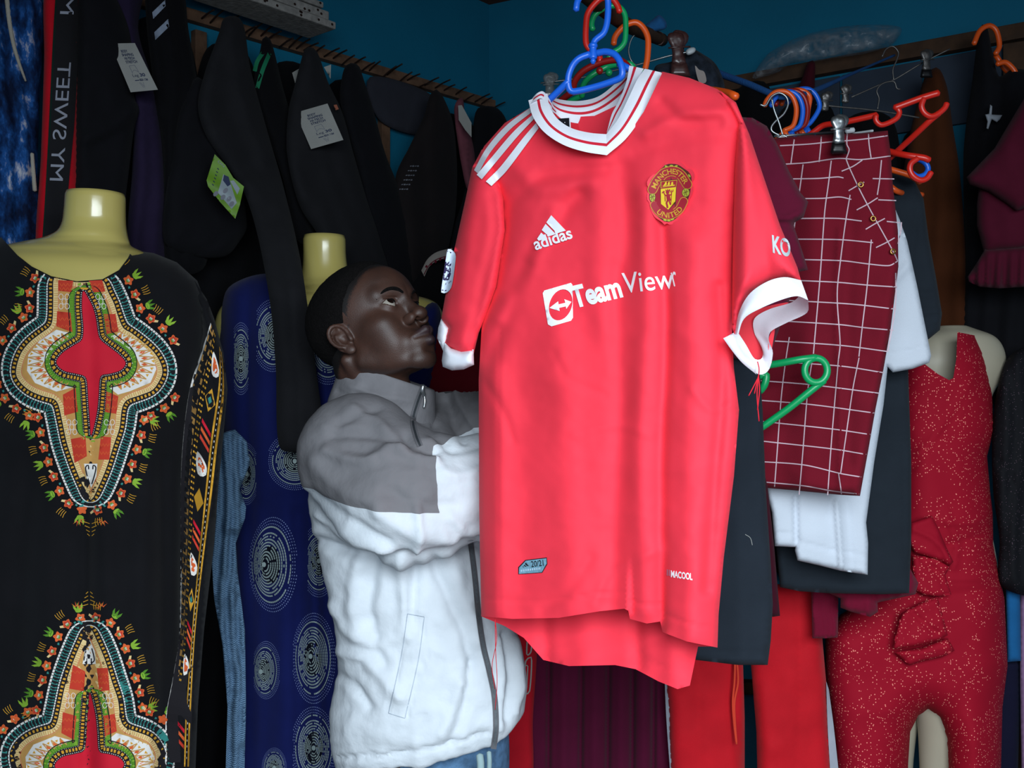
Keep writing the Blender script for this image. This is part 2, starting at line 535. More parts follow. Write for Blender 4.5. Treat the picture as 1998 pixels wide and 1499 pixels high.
# ---------------------------------------------------------------- room
CEIL = EZ+1.166
M_wall = mat('blue_wall_paint', '#09627f', rough=.75, noise=.10, nscale=3, bump=.25, bscale=160, spec=.2)
M_ceil = mat('brown_ceiling_board', '#4a2f24', rough=.8, nscale=6, bump=.2, bscale=60)
M_floor = mat('concrete_floor', '#5a5752', rough=.85, nscale=5, bump=.3, bscale=80)
M_wood = mat('old_brown_wood', '#5d4433', rough=.8, noise=.35, nscale=30, bump=.4, bscale=90)
M_wood_dk = mat('dark_stained_wood', '#3c2717', rough=.75, noise=.3, nscale=30, bump=.3, bscale=90)
M_paint = mat('chipped_grey_white_paint', '#807d79', rough=.8, noise=.25, nscale=60, bump=.5, bscale=130)
M_nail = mat('rusty_nail', '#2c1d18', rough=.6, metal=.4, nscale=90)
M_panel = mat('dark_blue_grey_board', '#2a3442', rough=.8, noise=.2, nscale=8)

def wall_box(name, D, Nn, L, z0, z1, m):
    o = [COR[0], COR[1], z0]
    return finish_props(box3(name, o, [D[0]*L, D[1]*L, 0], [-Nn[0]*.1, -Nn[1]*.1, 0], [0, 0, z1-z0], m), kind='structure')
wall_box('wall_left', DL, NL, 3.3, 0, CEIL, M_wall)
wall_box('wall_right', DR, NR, 3.3, 0, CEIL, M_wall)
fl = mesh_obj('floor', [(-3.2, -1.2, 0), (3.6, -1.2, 0), (3.6, 3.4, 0), (-3.2, 3.4, 0)], [(0, 1, 2, 3)], M_floor, smooth=False); fl['kind'] = 'structure'
ce = box3('ceiling', (-3.2, -1.0, CEIL), (6.8, 0, 0), (0, 4.4, 0), (0, 0, .06), M_ceil); ce['kind'] = 'structure'

def wpt(px, py, D, Nn, off):
    Y = wall_Y(px, D, Nn, off); return P(px, py, Y)
def wall_bar(name, p, q, hpx, thick, D, Nn, off, m, parent=None, bev=.002):
    """batten on a wall from pixel p to q (its top edge), hpx tall at p"""
    a = wpt(p[0], p[1], D, Nn, off); b = wpt(q[0], q[1], D, Nn, off)
    h = hpx/F*a[1]
    return box3(name, a, b-a, [Nn[0]*thick, Nn[1]*thick, 0], [0, 0, -h], m, parent, bev)

# left rail of nails
rail = thing('nail_rail', 'brown wooden batten with bent nails along the blue left wall', 'rail')
wall_bar('batten', (-300, -178), (1000, 211), 30, .022, DL, NL, .0, M_wood, rail)
rng = random.Random(4)
for k in range(34):
    px = 395+k*18.2+rng.uniform(-5, 5)
    py = 38+(px-400)*.2975+rng.uniform(0, 13)
    a = wpt(px, py, DL, NL, .02); L = rng.uniform(.045, .062)
    b = a+np.array([NL[0]*L, NL[1]*L, rng.uniform(.006, .022)])
    tube('nail', [a, (a+b)/2+np.array([0, 0, .002]), b], .0021, M_nail, rail, n=5, sides=6)
for px in (372, 736):
    a = wpt(px, 60+(px-400)*.3, DL, NL, 0); b = a*1; 
    s = thing('wall_stud', 'upright brown stud under the nail rail, '+('beside the second pair of black trousers' if px < 500 else 'near the corner of the room'), 'stud')
    box3('post', [a[0], a[1], .0], [-DL[0]*.03, -DL[1]*.03, 0], [NL[0]*.02, NL[1]*.02, 0], [0, 0, a[2]-.01], M_wood, s, .002)

def board(name, label, pts, thick, h, m, holes=0, seed=0):
    o = thing(name, label, 'board')
    a, b = P(*pts[0]), P(*pts[1]); d = (b-a); d2 = np.array([d[0], d[1], 0]); nn = np.cross(d2/np.linalg.norm(d2), [0, 0, 1])
    box3('plank', a, d, nn*thick, [0, 0, -h], m, o, .003)
    r = random.Random(seed)
    for k in range(holes):
        t = r.uniform(.3, .97); c = a+d*t+np.array([0, 0, -h*r.uniform(.25, .8)])+nn*(thick if nn[1] < 0 else 0)
        th = np.linspace(0, 2*math.pi, 8, endpoint=False); e = d/np.linalg.norm(d)
        f = nn/np.linalg.norm(nn)*(1 if nn[1] < 0 else -1)
        mesh_obj('nail_hole', [c+f*.0012+e*math.cos(x)*.0035+np.array([0, 0, 1])*math.sin(x)*.003 for x in th], [tuple(range(8))], M_nail, o)
    return o
Yb = float(WL(600, .10))
board('painted_plank', 'chipped grey-white plank lying lowest above the nail rail', [(330, -30, WL(330, .09)), (603, 62, WL(603, .09))], .10, .017, M_paint, 9, 3)
board('painted_plank', 'chipped grey-white plank resting second in the stack above nail rail', [(330, -52, WL(330, .08)), (590, 42, WL(590, .08))], .10, .020, M_paint, 6, 5)
board('painted_plank', 'short grey-white plank on top of the stack above nail rail', [(330, -66, WL(330, .07)), (585, 22, WL(585, .07))], .09, .014, M_paint, 5, 8)

# right rail and the dark panels under it
rr = thing('wall_batten', 'dark brown wooden batten running along the right wall under plastic bag', 'rail')
wall_bar('batten', (1010, 232), (2150, 22), 24, .03, DR, NR, 0, M_wood_dk, rr)
for i, (x0, x1) in enumerate(((1455, 1640), (1645, 1800), (1805, 1955), (1960, 2120))):
    y0, y1 = (258-(x0-1010)*.1842), (258-(x1-1010)*.1842)
    a = wpt(x0, y0+8, DR, NR, .004); b = wpt(x1, y1+8, DR, NR, .004)
    o = box3('panel', a, b-a, [NR[0]*.012, NR[1]*.012, 0], [0, 0, -.17], M_panel, rr, .002)
a = wpt(1958, 84, DR, NR, .0)
s = thing('wall_stud', 'upright dark stud at the right end of the right wall batten', 'stud')
box3('post', [a[0], a[1], 0], [DR[0]*.05, DR[1]*.05, 0], [NR[0]*.028, NR[1]*.028, 0], [0, 0, a[2]-.01], M_wood_dk, s, .002)
# ---------------------------------------------------------------- the red football shirt on its blue hanger
M_red = mat('red_polyester', '#ee3446', rough=.75, noise=.05, nscale=6, bump=.12, bscale=1500, sheen=.25, spec=.25)
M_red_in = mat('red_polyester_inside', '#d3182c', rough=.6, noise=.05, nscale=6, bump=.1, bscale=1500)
M_rib = mat('white_rib_knit', '#e9eaf2', rough=.75, noise=.03, nscale=40, bump=.25, bscale=1600, sheen=.1)
M_ribred = mat('red_rib_knit', '#cf2035', rough=.75, noise=.05, nscale=40, bump=.25, bscale=1600)
M_prnt = mat('white_print', '#f4f3f6', rough=.5, noise=.02)
M_black = mat('black_print', '#17171c', rough=.5, noise=.1)
M_bluepl = mat('blue_plastic', '#1a63d6', rough=.32, noise=.03, spec=.5)
M_redpl = mat('red_plastic', '#cc2418', rough=.32, noise=.03, spec=.5)
M_orpl = mat('orange_plastic', '#e0561a', rough=.32, noise=.03, spec=.5)
M_grpl = mat('green_plastic', '#0b9a58', rough=.32, noise=.03, spec=.5)
M_dredpl = mat('dark_red_plastic', '#8e1712', rough=.35, noise=.03, spec=.5)

jr = thing('football_shirt', 'red football shirt with white striped collar hanging on the blue hanger', 'shirt')
JY = plane_y((935, 700, 1.462), (1430, 700, 1.262), (1180, 200, 1.385))

side_l = [(1038, 208), (985, 240), (945, 285), (921, 330), (962, 362), (978, 400), (984, 440), (966, 560), (940, 636), (934, 740), (935, 1000), (939, 1203)]
side_r = [(1293, 140), (1345, 152), (1400, 174), (1436, 205), (1449, 240), (1440, 330), (1434, 480), (1428, 640), (1432, 720), (1442, 800), (1432, 930), (1412, 1090), (1402, 1200), (1400, 1264)]
neck = [(1038, 208), (1062, 250), (1096, 276), (1136, 292), (1184, 301), (1222, 268), (1256, 218), (1278, 172), (1293, 140)]
hem = [(939, 1203), (1000, 1208), (1090, 1206), (1170, 1193), (1218, 1188), (1226, 1192), (1229, 1208), (1262, 1217), (1288, 1213), (1293, 1234), (1340, 1252), (1400, 1264)]
def side_prof(x, y, w=70., shoulder=True):
    d = np.minimum(line_dist(x, y, smooth_path(side_l, 80)), line_dist(x, y, smooth_path(side_r, 80)))
    return np.sqrt(np.clip(1-(1-np.clip(d/w, 0, 1))**2, 0, 1))
jf = [ridges(
    # drapes falling from the shoulders and the long soft folds of the body
    ([(1010, 330), (1060, 370), (1150, 352)], 18, .006), ([(990, 400), (1060, 345), (1180, 330)], 14, -.006),
    ([(1000, 560), (1050, 470), (1130, 380)], 18, -.008), ([(975, 620), (1035, 520), (1080, 420)], 16, .008),
    ([(955, 700), (1000, 590), (1030, 520)], 14, -.006),
    ([(1290, 200), (1330, 235), (1400, 240)], 14, -.006), ([(1260, 260), (1330, 225), (1420, 215)], 12, .005), ([(1240, 300), (1340, 268), (1425, 262)], 16, -.004),
    ([(1170, 320), (1165, 480), (1180, 640)], 26, .006), ([(1215, 330), (1222, 480), (1205, 560), (1212, 760), (1200, 1000), (1196, 1180)], 22, -.010),
    ([(1090, 640), (1100, 800), (1110, 1000), (1120, 1190)], 40, .012), ([(1010, 700), (1020, 900), (1015, 1190)], 30, -.006),
    ([(970, 720), (975, 900), (972, 1190)], 16, .006), ([(1258, 380), (1262, 620), (1250, 860), (1258, 1190)], 22, .010),
    ([(1292, 430), (1300, 640), (1290, 900), (1293, 1225)], 12, -.010), ([(1350, 480), (1350, 720), (1345, 960), (1350, 1240)], 34, .014),
    ([(1402, 560), (1408, 760), (1395, 930), (1380, 1150)], 12, -.009),
    ([(1160, 1180), (1190, 1120), (1290, 1070)], 10, .003), ([(1060, 1190), (1110, 1150), (1150, 1090)], 14, -.004),
    ([(945, 745), (980, 800), (1000, 860)], 8, -.003), ([(1080, 690), (1110, 740), (1180, 770)], 9, -.002), ([(1120, 850), (1200, 830), (1270, 850)], 10, .002),
    ([(1350, 760), (1390, 800), (1425, 790)], 9, .003)),
    ridges(([(939, 1168), (1000, 1172), (1090, 1171), (1170, 1158), (1226, 1156)], 2.6, -.0022), ([(1229, 1173), (1262, 1181), (1290, 1179)], 2.6, -.0022), ([(1294, 1198), (1340, 1216), (1401, 1228)], 2.6, -.0022),
           ([(975, 640), (972, 900), (975, 1160), (976, 1203)], 2.4, -.0016)),
    crumple(70, .0028, 3), crumple(26, .0009, 8)]
def jfront(x, y):
    # the pleats step back where the cloth is tucked: right of 1226 and of 1292 near the hem
    st = .012*np.clip((y-1080)/110, 0, 1)*((x > 1227)*1.0)*np.clip((1292-x)/8+1, 0, 1)
    return JY(x, y)-.042*side_prof(x, y)+st
front_outline = side_l+hem[1:]+side_r[::-1][1:]+neck[::-1][1:-1]
j_front = sheet('front_panel', front_outline, jfront, M_red, jr, step=6, fold=jf, smooth=False)

b_hem = [(939, 1200), (985, 1222), (1022, 1245), (1060, 1288), (1110, 1300), (1200, 1298), (1240, 1306), (1285, 1330), (1322, 1345), (1346, 1338), (1354, 1300), (1362, 1262), (1400, 1262)]
b_neck = [(1293, 140), (1262, 150), (1215, 200), (1160, 226), (1090, 230), (1050, 212), (1038, 208)]
def jback(x, y):
    lo = np.clip((y-1150)/120, 0, 1)
    return JY(x, y)+.050*side_prof(x, y, 70)*(1-.75*lo)
jb = [ridges(([(1062, 1180), (1065, 1290)], 14, -.008), ([(1240, 1170), (1245, 1300)], 14, -.010), ([(1140, 1200), (1140, 1300)], 30, .008), ([(1310, 1240), (1315, 1340)], 20, .008),
             ([(1030, 1246), (1066, 1262), (1110, 1270), (1200, 1268), (1240, 1276), (1290, 1302), (1348, 1310)], 2.8, -.0022)), crumple(60, .003, 5)]
j_back = sheet('back_panel', side_l+b_hem[1:]+side_r[::-1][1:]+b_neck[1:-1], jback, M_red, jr, step=9, fold=jb, smooth=False)

# left sleeve (far side) and its cuff
sl_out = [(962, 300), (940, 292), (921, 328), (908, 390), (888, 480), (872, 560), (861, 622), (875, 640), (866, 672), (895, 690), (924, 692), (934, 650), (950, 610), (968, 560), (985, 450), (982, 390)]
SLY = plane_y((960, 330, 1.452), (870, 640, 1.500), (930, 690, 1.46))
j_sl = pillow('sleeve', sl_out, SLY, .030, 34, M_red, jr, step=7, smooth=False, fold=[crumple(40, .003, 4), ridges(([(960, 380), (965, 450), (940, 560), (915, 680)], 10, -.006), ([(930, 340), (915, 450), (900, 600)], 14, .004))])
pillow('cuff', [(861, 622), (877, 640), (872, 672), (867, 690), (853, 660), (855, 640)], lambda x, y: SLY(x, y)+.006, .014, 10, M_rib, j_sl, step=5, smooth=False)
pillow('cuff', [(867, 668), (880, 680), (900, 686), (924, 682), (925, 712), (905, 721), (882, 723), (864, 716), (862, 704)], lambda x, y: SLY(x, y)-.010, .026, 16, M_rib, j_sl, step=5, smooth=False)

# right sleeve (near side) with its open cuff
sr_out = [(1404, 176), (1436, 200), (1462, 262), (1490, 345), (1522, 440), (1556, 522), (1563, 548), (1530, 542), (1496, 550), (1462, 574), (1444, 606), (1434, 655), (1428, 640), (1430, 480), (1434, 330), (1440, 240)]
SRY = plane_y((1440, 240, 1.262), (1440, 620, 1.232), (1560, 545, 1.205))
j_sr = pillow('sleeve', sr_out, SRY, .034, 42, M_red, jr, step=7, smooth=False, fold=[crumple(60, .003, 14), ridges(([(1440, 260), (1450, 400), (1455, 560)], 16, .006), ([(1470, 300), (1490, 430), (1500, 540)], 12, -.004))])
seam_f = [(1433, 656, 1.228), (1442, 610, 1.205), (1462, 574, 1.192), (1496, 550, 1.182), (1530, 541, 1.180), (1563, 547, 1.190)]
rim_f = [(1412, 660, 1.230), (1424, 640, 1.205), (1444, 612, 1.190), (1490, 596, 1.178), (1540, 586, 1.175), (1577, 590, 1.190)]
ribbon('cuff', [(1434, 652, 1.226)]+seam_f[1:], [(1440, 655, 1.215), (1452, 622, 1.196), (1484, 602, 1.182), (1528, 584, 1.175), (1556, 578, 1.178), (1577, 586, 1.190)], M_rib, j_sr, n=30, sub=5, arch=.006)
rim_b = [(1577, 586, 1.190), (1575, 610, 1.215), (1535, 630, 1.245), (1504, 647, 1.262), (1500, 664, 1.266), (1508, 688, 1.262), (1500, 722, 1.252), (1481, 731, 1.245), (1450, 706, 1.236), (1412, 660, 1.228)]
seam_b = [(1563, 575, 1.215), (1545, 590, 1.245), (1500, 604, 1.272), (1472, 622, 1.285), (1472, 650, 1.29), (1488, 682, 1.288), (1486, 700, 1.278), (1472, 700, 1.270), (1455, 672, 1.258), (1438, 646, 1.240)]
ribbon('cuff', rim_b, seam_b, M_rib, j_sr, n=50, sub=4, arch=-.004)
sheet('sleeve_lining', [(1438, 644), (1456, 618), (1490, 600), (1540, 590), (1505, 606), (1474, 624), (1474, 650), (1490, 684), (1487, 702), (1472, 702), (1455, 674)], 1.292, M_red_in, j_sr, step=6)
sheet('sleeve_lining', [(1500, 660), (1512, 640), (1505, 690), (1506, 712), (1500, 690)], 1.27, M_red_in, j_sr, step=6)
# front side of the cuff's lower loop
ribbon('cuff', [(1434, 652, 1.226), (1436, 662, 1.224), (1452, 690, 1.226), (1470, 704, 1.232)], [(1411, 660, 1.222), (1428, 684, 1.22), (1448, 708, 1.224), (1476, 731, 1.236)], M_rib, j_sr, n=20, sub=4, arch=.006)
# loose red threads
for k, pts in enumerate([[(1478, 706, 1.225), (1481, 720, 1.222), (1480, 735, 1.222)], [(1480, 735, 1.222), (1470, 755, 1.22), (1461, 772, 1.22)], [(1480, 735, 1.222), (1477, 770, 1.221), (1481, 822, 1.222)], [(1480, 735, 1.222), (1482, 760, 1.22), (1478, 800, 1.221)], [(1480, 733, 1.222), (1476, 750, 1.22), (1472, 768, 1.22)]]):
    ptube('loose_thread', pts, .0007, M_red_in, j_sr, n=10, sides=5)
for pts in ([(966, 1206, 1.405), (969, 1250, 1.41), (960, 1300, 1.42), (966, 1345, 1.43)], [(966, 1206, 1.405), (967, 1270, 1.41), (970, 1330, 1.42), (966, 1385, 1.43)]):
    ptube('loose_thread', pts, .0005, M_red_in, j_back, n=14, sides=5)

# collar
ST = (0, .42, .56, 1); SI = (0, 1, 0)
bv = bvh_of(j_front)
def on_front(pts, dy): 
    q = lay(np.array(pts, float), bv, 0., 1.38); return [(p[0], p[1], v[1]+dy) for p, v in zip(pts, q)]
out_l = [(1031, 196), (1040, 228), (1062, 258), (1098, 282), (1140, 296), (1184, 303)]
in_l = [(1068, 182), (1072, 206), (1088, 232), (1115, 250), (1150, 259), (1183, 262)]
out_r = [(1184, 303), (1222, 270), (1256, 222), (1278, 178), (1293, 142)]
in_r = [(1183, 262), (1206, 232), (1226, 192), (1243, 156), (1258, 134)]
yy = lambda pts, ys: [(p[0], p[1], y) for p, y in zip(pts, ys)]
ribbon('collar', yy(out_l, (1.400, 1.372, 1.352, 1.338, 1.328, 1.320)), yy(in_l, (1.405, 1.380, 1.362, 1.350, 1.340, 1.330)), [M_rib, M_ribred], jr, ST, SI, n=36, sub=3, arch=.004)
ribbon('collar', yy(out_r, (1.320, 1.316, 1.318, 1.330, 1.352)), yy(in_r, (1.330, 1.326, 1.330, 1.342, 1.360)), [M_rib, M_ribred], jr, ST, SI, n=30, sub=3, arch=.004)
# inner side of the right collar and the turned-in left end
ribbon('collar', [(1228, 128, 1.378), (1222, 160, 1.372), (1206, 200, 1.36), (1194, 222, 1.352), (1184, 258, 1.338)], [(1256, 134, 1.362), (1242, 160, 1.354), (1226, 196, 1.342), (1204, 236, 1.334), (1185, 261, 1.334)], [M_rib, M_ribred], jr, (0, .3, .5, 1), (0, 1, 0), n=24, sub=2)
ribbon('collar', [(1040, 190, 1.404), (1048, 182, 1.400), (1058, 178, 1.402), (1066, 184, 1.408), (1074, 196, 1.41)], [(1034, 204, 1.392), (1046, 196, 1.388), (1056, 192, 1.39), (1066, 202, 1.395), (1078, 216, 1.40)], [M_rib, M_ribred], jr, (0, .35, .6, 1), (0, 1, 0), n=20, sub=2)
ribbon('collar', [(1058, 180, 1.405), (1066, 196, 1.400), (1074, 214, 1.40), (1084, 222, 1.41)], [(1070, 184, 1.425), (1076, 200, 1.42), (1082, 210, 1.42), (1086, 216, 1.42)], [M_rib, M_ribred], jr, (0, .4, .7, 1), (0, 1, 0), n=16, sub=2)
# back of the collar seen inside the neck
bt = [(1066, 184, 1.44), (1092, 194, 1.452), (1130, 197, 1.452), (1168, 188, 1.445), (1204, 160, 1.43), (1232, 132, 1.41)]
bb_ = [(1076, 212, 1.442), (1096, 232, 1.455), (1134, 241, 1.456), (1172, 231, 1.448), (1202, 212, 1.43), (1216, 196, 1.41)]
ribbon('collar', bt, bb_, [M_rib, M_ribred], jr, (0, .20, .30, .50, .62, 1), (0, 1, 0, 1, 0), n=40, sub=2)
ribbon('neck_lining', bb_, [(1086, 236, 1.448), (1100, 262, 1.450), (1134, 276, 1.450), (1172, 285, 1.443), (1200, 262, 1.43), (1214, 230, 1.41)], M_red_in, jr, n=30, sub=3)
lb = ribbon('neck_label', [(1080, 232, 1.425), (1111, 230, 1.418)], [(1084, 262, 1.415), (1112, 258, 1.408)], M_black, jr, n=6, sub=2)
ribbon('label_edge', [(1110.5, 230, 1.4175), (1112, 258, 1.4075)], [(1113, 230, 1.4165), (1114, 258, 1.4065)], M_rib, lb, n=4)
pr = Print(); pr.line([(1090, 244), (1093, 240), (1096, 242), (1092, 247)], 1.5, 0); pr.ell((1102, 239), .8, .8, 0)
pr.build('print', bvh_of(lb), [M_prnt], lb)

# three shoulder stripes
pr = Print()
for A, B in ([[(1036, 209), (989, 244), (950, 288), (925, 332)], [(1040, 217), (996, 252), (957, 297), (933, 339)]],
             [[(1041, 222), (1002, 257), (960, 306), (930, 341)], [(1043, 231), (1010, 266), (968, 316), (940, 350)]],
             [[(1046, 240), (1020, 270), (976, 326), (948, 354)], [(1051, 250), (1030, 278), (988, 334), (959, 363)]]):
    pr.strip(smooth_path(A, 40), smooth_path(B, 40), 0)
pr.build('stripe', bvh_of(j_front, j_sl), [M_rib], jr, eps=.005)

# sponsor, maker's mark, crest, tags
bj = bvh_of(j_front)
pr = Print()
sq = np.array([(1059, 572), (1062, 567), (1114, 552), (1117, 556), (1118, 620), (1114, 626), (1076, 637), (1069, 633)], float)
hole = [(1094+23*math.cos(a)-1.5*math.sin(a), 595+30*math.sin(a)-5*math.cos(a)) for a in np.linspace(0, 2*math.pi, 28, endpoint=False)]
xy, f, _, _ = tri_region(sq, 5, holes=[hole], smooth=False); pr.add(xy, f, 0)
pr.poly([(1072, 601), (1089, 588), (1090, 594), (1103, 591), (1101, 584), (1115, 589), (1105, 603), (1104, 598), (1091, 601), (1092, 607)], 0, 0, 6)
pr.text('Team', tmap((1121, 600), (1216, 578), 42, slant=-.06), 0, bold=.035)
pr.text('View', tmap((1217, 572), (1316, 562), 41, slant=-.02), 0, bold=.004)
pr.text('r', tmap((1315, 559), (1324, 556), 43, slant=.08), 0, bold=.004)
pr.build('sponsor_print', bj, [M_prnt], jr, eps=.0018)
pr = Print()
pr.poly([(1075.5, 420), (1066, 434), (1087, 455.5), (1104, 450)], 0); pr.poly([(1064.5, 437), (1057, 449), (1071, 461), (1084.5, 457)], 0); pr.poly([(1056, 454), (1048, 466), (1051, 470), (1068, 465)], 0)
pr.text('adidas', tmap((1045, 488), (1118, 464), 24, slant=.0), 0, bold=.02)
pr.build('chest_logo', bj, [M_rib], jr, eps=.0015, fit=True)
# K O on the near sleeve
pr = Print(); pr.text('KO', tmap((1508, 492), (1543, 501), 34, up=(-.06, -1)), 0, bold=.03)
pr.build('sleeve_print', bvh_of(j_sr), [mat('pale_grey_print', '#b9c4c8', rough=.5)], j_sr, eps=.0012)
# league badge on the far sleeve
M_purple = mat('dark_purple_print', '#2b1f4a', rough=.6)
M_pale = mat('pale_blue_white_print', '#d5e1f2', rough=.6)
pr = Print()
bd = [(874, 486), (882, 488), (889, 497), (888, 515), (884, 545), (880, 562), (872, 571), (862, 572), (861, 566), (866, 530), (870, 505)]
pr.poly(bd, 1, 0, 6, smooth=True)
pr.line([(873, 491), (881, 494), (887, 502)], 2.5, 0, 1); pr.line([(862, 566), (870, 567), (878, 560)], 2, 0, 1)
pr.poly([(869, 511), (873, 508), (872, 514), (877, 510), (876, 516), (881, 514), (879, 520), (880, 534), (876, 546), (870, 548), (864, 546), (866, 530)], 0, 1, 5)
for q in ([(872, 521), (877, 519), (877, 525), (872, 527)], [(870, 530), (873, 529), (873, 538), (869, 539)], [(874, 532), (877, 530), (876, 538), (874, 540)], [(871, 540), (874, 541), (872, 545)]): pr.poly(q, 1, 2)
for k in range(9): pr.line([(863+k*2, 559-k*.9), (864+k*2, 555-k*.9)], 1, 0, 1)
pr.build('league_badge', bvh_of(j_sl), [M_purple, M_pale], j_sl, eps=.0015, dl=.0005, fit=True)
# hem tags
M_tag = mat('steel_blue_tag', '#6e96a8', rough=.5, nscale=200, noise=.2)
pr = Print()
pr.poly([(1011, 1121), (1011, 1107), (1025, 1093), (1067, 1088), (1068, 1101), (1058, 1118)], 0, 0, 8); pr.poly([(1012.5, 1120), (1013, 1108), (1026, 1094.5), (1066, 1089.7), (1066.5, 1100), (1057, 1117)], 1, 1, 8)
pr.text('20/21', tmap((1037, 1107), (1061, 1104), 12), 0, 2, bold=.01)
for q in ([(1026, 1098), (1024, 1101), (1029, 1105), (1032, 1105)], [(1023, 1102), (1021.5, 1104), (1025, 1106), (1028, 1106)], [(1020.5, 1105), (1019.5, 1107), (1023, 1107)]): pr.poly(q, 0, 2)
for k in range(11): pr.line([(1017+k*3.6, 1116-k*.45), (1017.6+k*3.6, 1112-k*.45)], 1.1, 2, 2)
pr.build('hem_tag', bj, [M_black, M_tag, M_pale], jr, eps=.001, fit=True)
pr = Print(); pr.text('MACOOL', tmap((1309, 1126), (1351, 1132), 13, up=(0, -1)), 0, bold=.03); pr.text('II', tmap((1301, 1123), (1307, 1124), 12, up=(0, -1)), 1, bold=.02)
pr.build('hem_print', bj, [M_prnt, mat('mauve_print', '#b07a92')], jr, eps=.0015)

# crest: pixel frame rotated with the cloth
M_gold = mat('gold_thread', '#c9992f', rough=.6); M_crm = mat('crest_dark_red', '#a01f30', rough=.6); M_yel = mat('crest_yellow', '#e0c02c', rough=.6)
M_lime = mat('crest_olive', '#a7a937', rough=.6); M_brn = mat('crest_outline', '#5a2a22', rough=.6); M_edge = mat('crest_red_edge', '#f0384a', rough=.6)
Zc = lambda pts: [(1240+p[0]/10., 300+p[1]/10.) for p in pts]       # coordinates read from a tenfold enlargement
pr = Print()
pr.poly(Zc([(600, 170), (660, 200), (760, 150), (860, 150), (960, 230), (1010, 300), (1080, 290), (1150, 380), (1150, 470), (1100, 560), (1130, 660), (1100, 800), (1040, 900), (1020, 1000), (900, 1200), (780, 1340), (680, 1390), (620, 1360), (570, 1390), (510, 1330), (380, 1240), (300, 1100), (270, 960), (230, 900), (230, 760), (260, 690), (220, 580), (270, 470), (350, 400), (420, 380)]), 5, 0, 6, smooth=True)
pr.poly(Zc([(590, 215), (700, 195), (830, 215), (960, 300), (1050, 370), (1095, 470), (1080, 620), (1070, 740), (1040, 850), (980, 1000), (880, 1170), (740, 1300), (600, 1330), (460, 1250), (350, 1120), (310, 980), (265, 860), (275, 760), (285, 640), (290, 540), (400, 400)]), 4, 1, 6, smooth=True)
pr.ell(Zc([(660, 780)])[0], 33, 47, 1, 2, .18, 28)
arc_t = [(330, 700), (400, 560), (480, 460), (560, 380), (690, 340), (810, 360), (900, 430), (960, 520), (1010, 600)]
arc_b = [(370, 1000), (430, 1100), (520, 1170), (640, 1200), (750, 1170), (860, 1080), (940, 930)]
for arc, w in ((arc_t, 17), (arc_b, 14.5)):
    pr.line(Zc(arc), w+2.4, 0, 3, 40); pr.line(Zc(arc), w, 1, 4, 40)
    e = Zc(arc)
    for q in (e[0], e[-1]): pr.ell(q, w/2+1.2, w/2+1.2, 0, 3, 0, 14); pr.ell(q, w/2, w/2, 1, 4, 0, 14)
def arc_text(txt, arc, h, lo, hi, off):
    q = smooth_path(Zc(arc), 200); t = np.gradient(q, axis=0); t /= np.linalg.norm(t, axis=1)[:, None]
    def f(v):
        s = (v[:, 0]-v[:, 0].min())/(v[:, 0].max()-v[:, 0].min()); i = (lo+(hi-lo)*s)*199
        b = np.stack([np.interp(i, np.arange(200), q[:, k]) for k in (0, 1)], 1); tt = np.stack([np.interp(i, np.arange(200), t[:, k]) for k in (0, 1)], 1)
        n = np.stack([tt[:, 1], -tt[:, 0]], 1)
        return b+n*((v[:, 1]/.72-.5)*h+off)[:, None]
    pr.text(txt, f, 0, 5, bold=.015, maxlen=.25)
arc_text('MANCHESTER', arc_t, 10.5, .04, .97, 0); arc_text('UNITED', arc_b, 10.5, .17, .83, 0)
for c in ((330, 850), (980, 760)):
    pr.ell(Zc([c])[0], 6.2 if c[0] < 500 else 7.8, 8.8, 4, 3, .1, 18); pr.ell(Zc([c])[0], 5.4 if c[0] < 500 else 7, 8, 3, 4, .1, 18)
    x, y = Zc([c])[0]
    for d in (-2.4, 2.4): pr.line([(x+d, y-6), (x+d*.4, y), (x+d, y+6)], .9, 4, 5)
    pr.line([(x-5, y+1), (x, y-1), (x+5, y-2)], .9, 4, 5)
pr.poly(Zc([(478, 530), (825, 498), (800, 650), (785, 940), (640, 1112), (490, 990)]), 4, 5, 6); pr.poly(Zc([(488, 545), (815, 512), (792, 650), (775, 930), (640, 1092), (498, 980)]), 2, 6, 6)
pr.poly(Zc([(500, 550), (808, 520), (790, 630), (500, 665)]), 1, 7); pr.line(Zc([(490, 680), (790, 640)]), 1.6, 1, 7)
pr.poly(Zc([(525, 630), (770, 605), (760, 625), (540, 645)]), 2, 8)
for k, x in enumerate((590, 650, 715)): pr.poly(Zc([(x-25, 620), (x-15, 560), (x+15, 545), (x+20, 605)]), 2, 8)
pr.poly(Zc([(540, 625), (580, 570), (585, 620)]), 2, 8)
# horned figure with its fork
pr.line(Zc([(630, 790), (640, 850), (650, 920)]), 7.5, 1, 7); pr.ell(Zc([(625, 750)])[0], 3.6, 4.2, 1, 7)
for q in ([(590, 700), (600, 730)], [(625, 690), (625, 730)], [(660, 695), (650, 730)]): pr.line(Zc(q), 1.7, 1, 7)
pr.line(Zc([(600, 820), (570, 800), (545, 745), (520, 770)]), 2.2, 1, 7); pr.line(Zc([(570, 740), (540, 735)]), 1.8, 1, 7); pr.line(Zc([(575, 800), (580, 930)]), 1.8, 1, 7)
pr.line(Zc([(655, 820), (690, 800), (705, 770)]), 2.2, 1, 7); pr.line(Zc([(705, 745), (700, 860), (690, 990)]), 1.3, 1, 7); pr.line(Zc([(670, 700), (680, 745), (725, 740), (735, 700)]), 1.5, 1, 7); pr.line(Zc([(703, 705), (703, 745)]), 1.3, 1, 7)
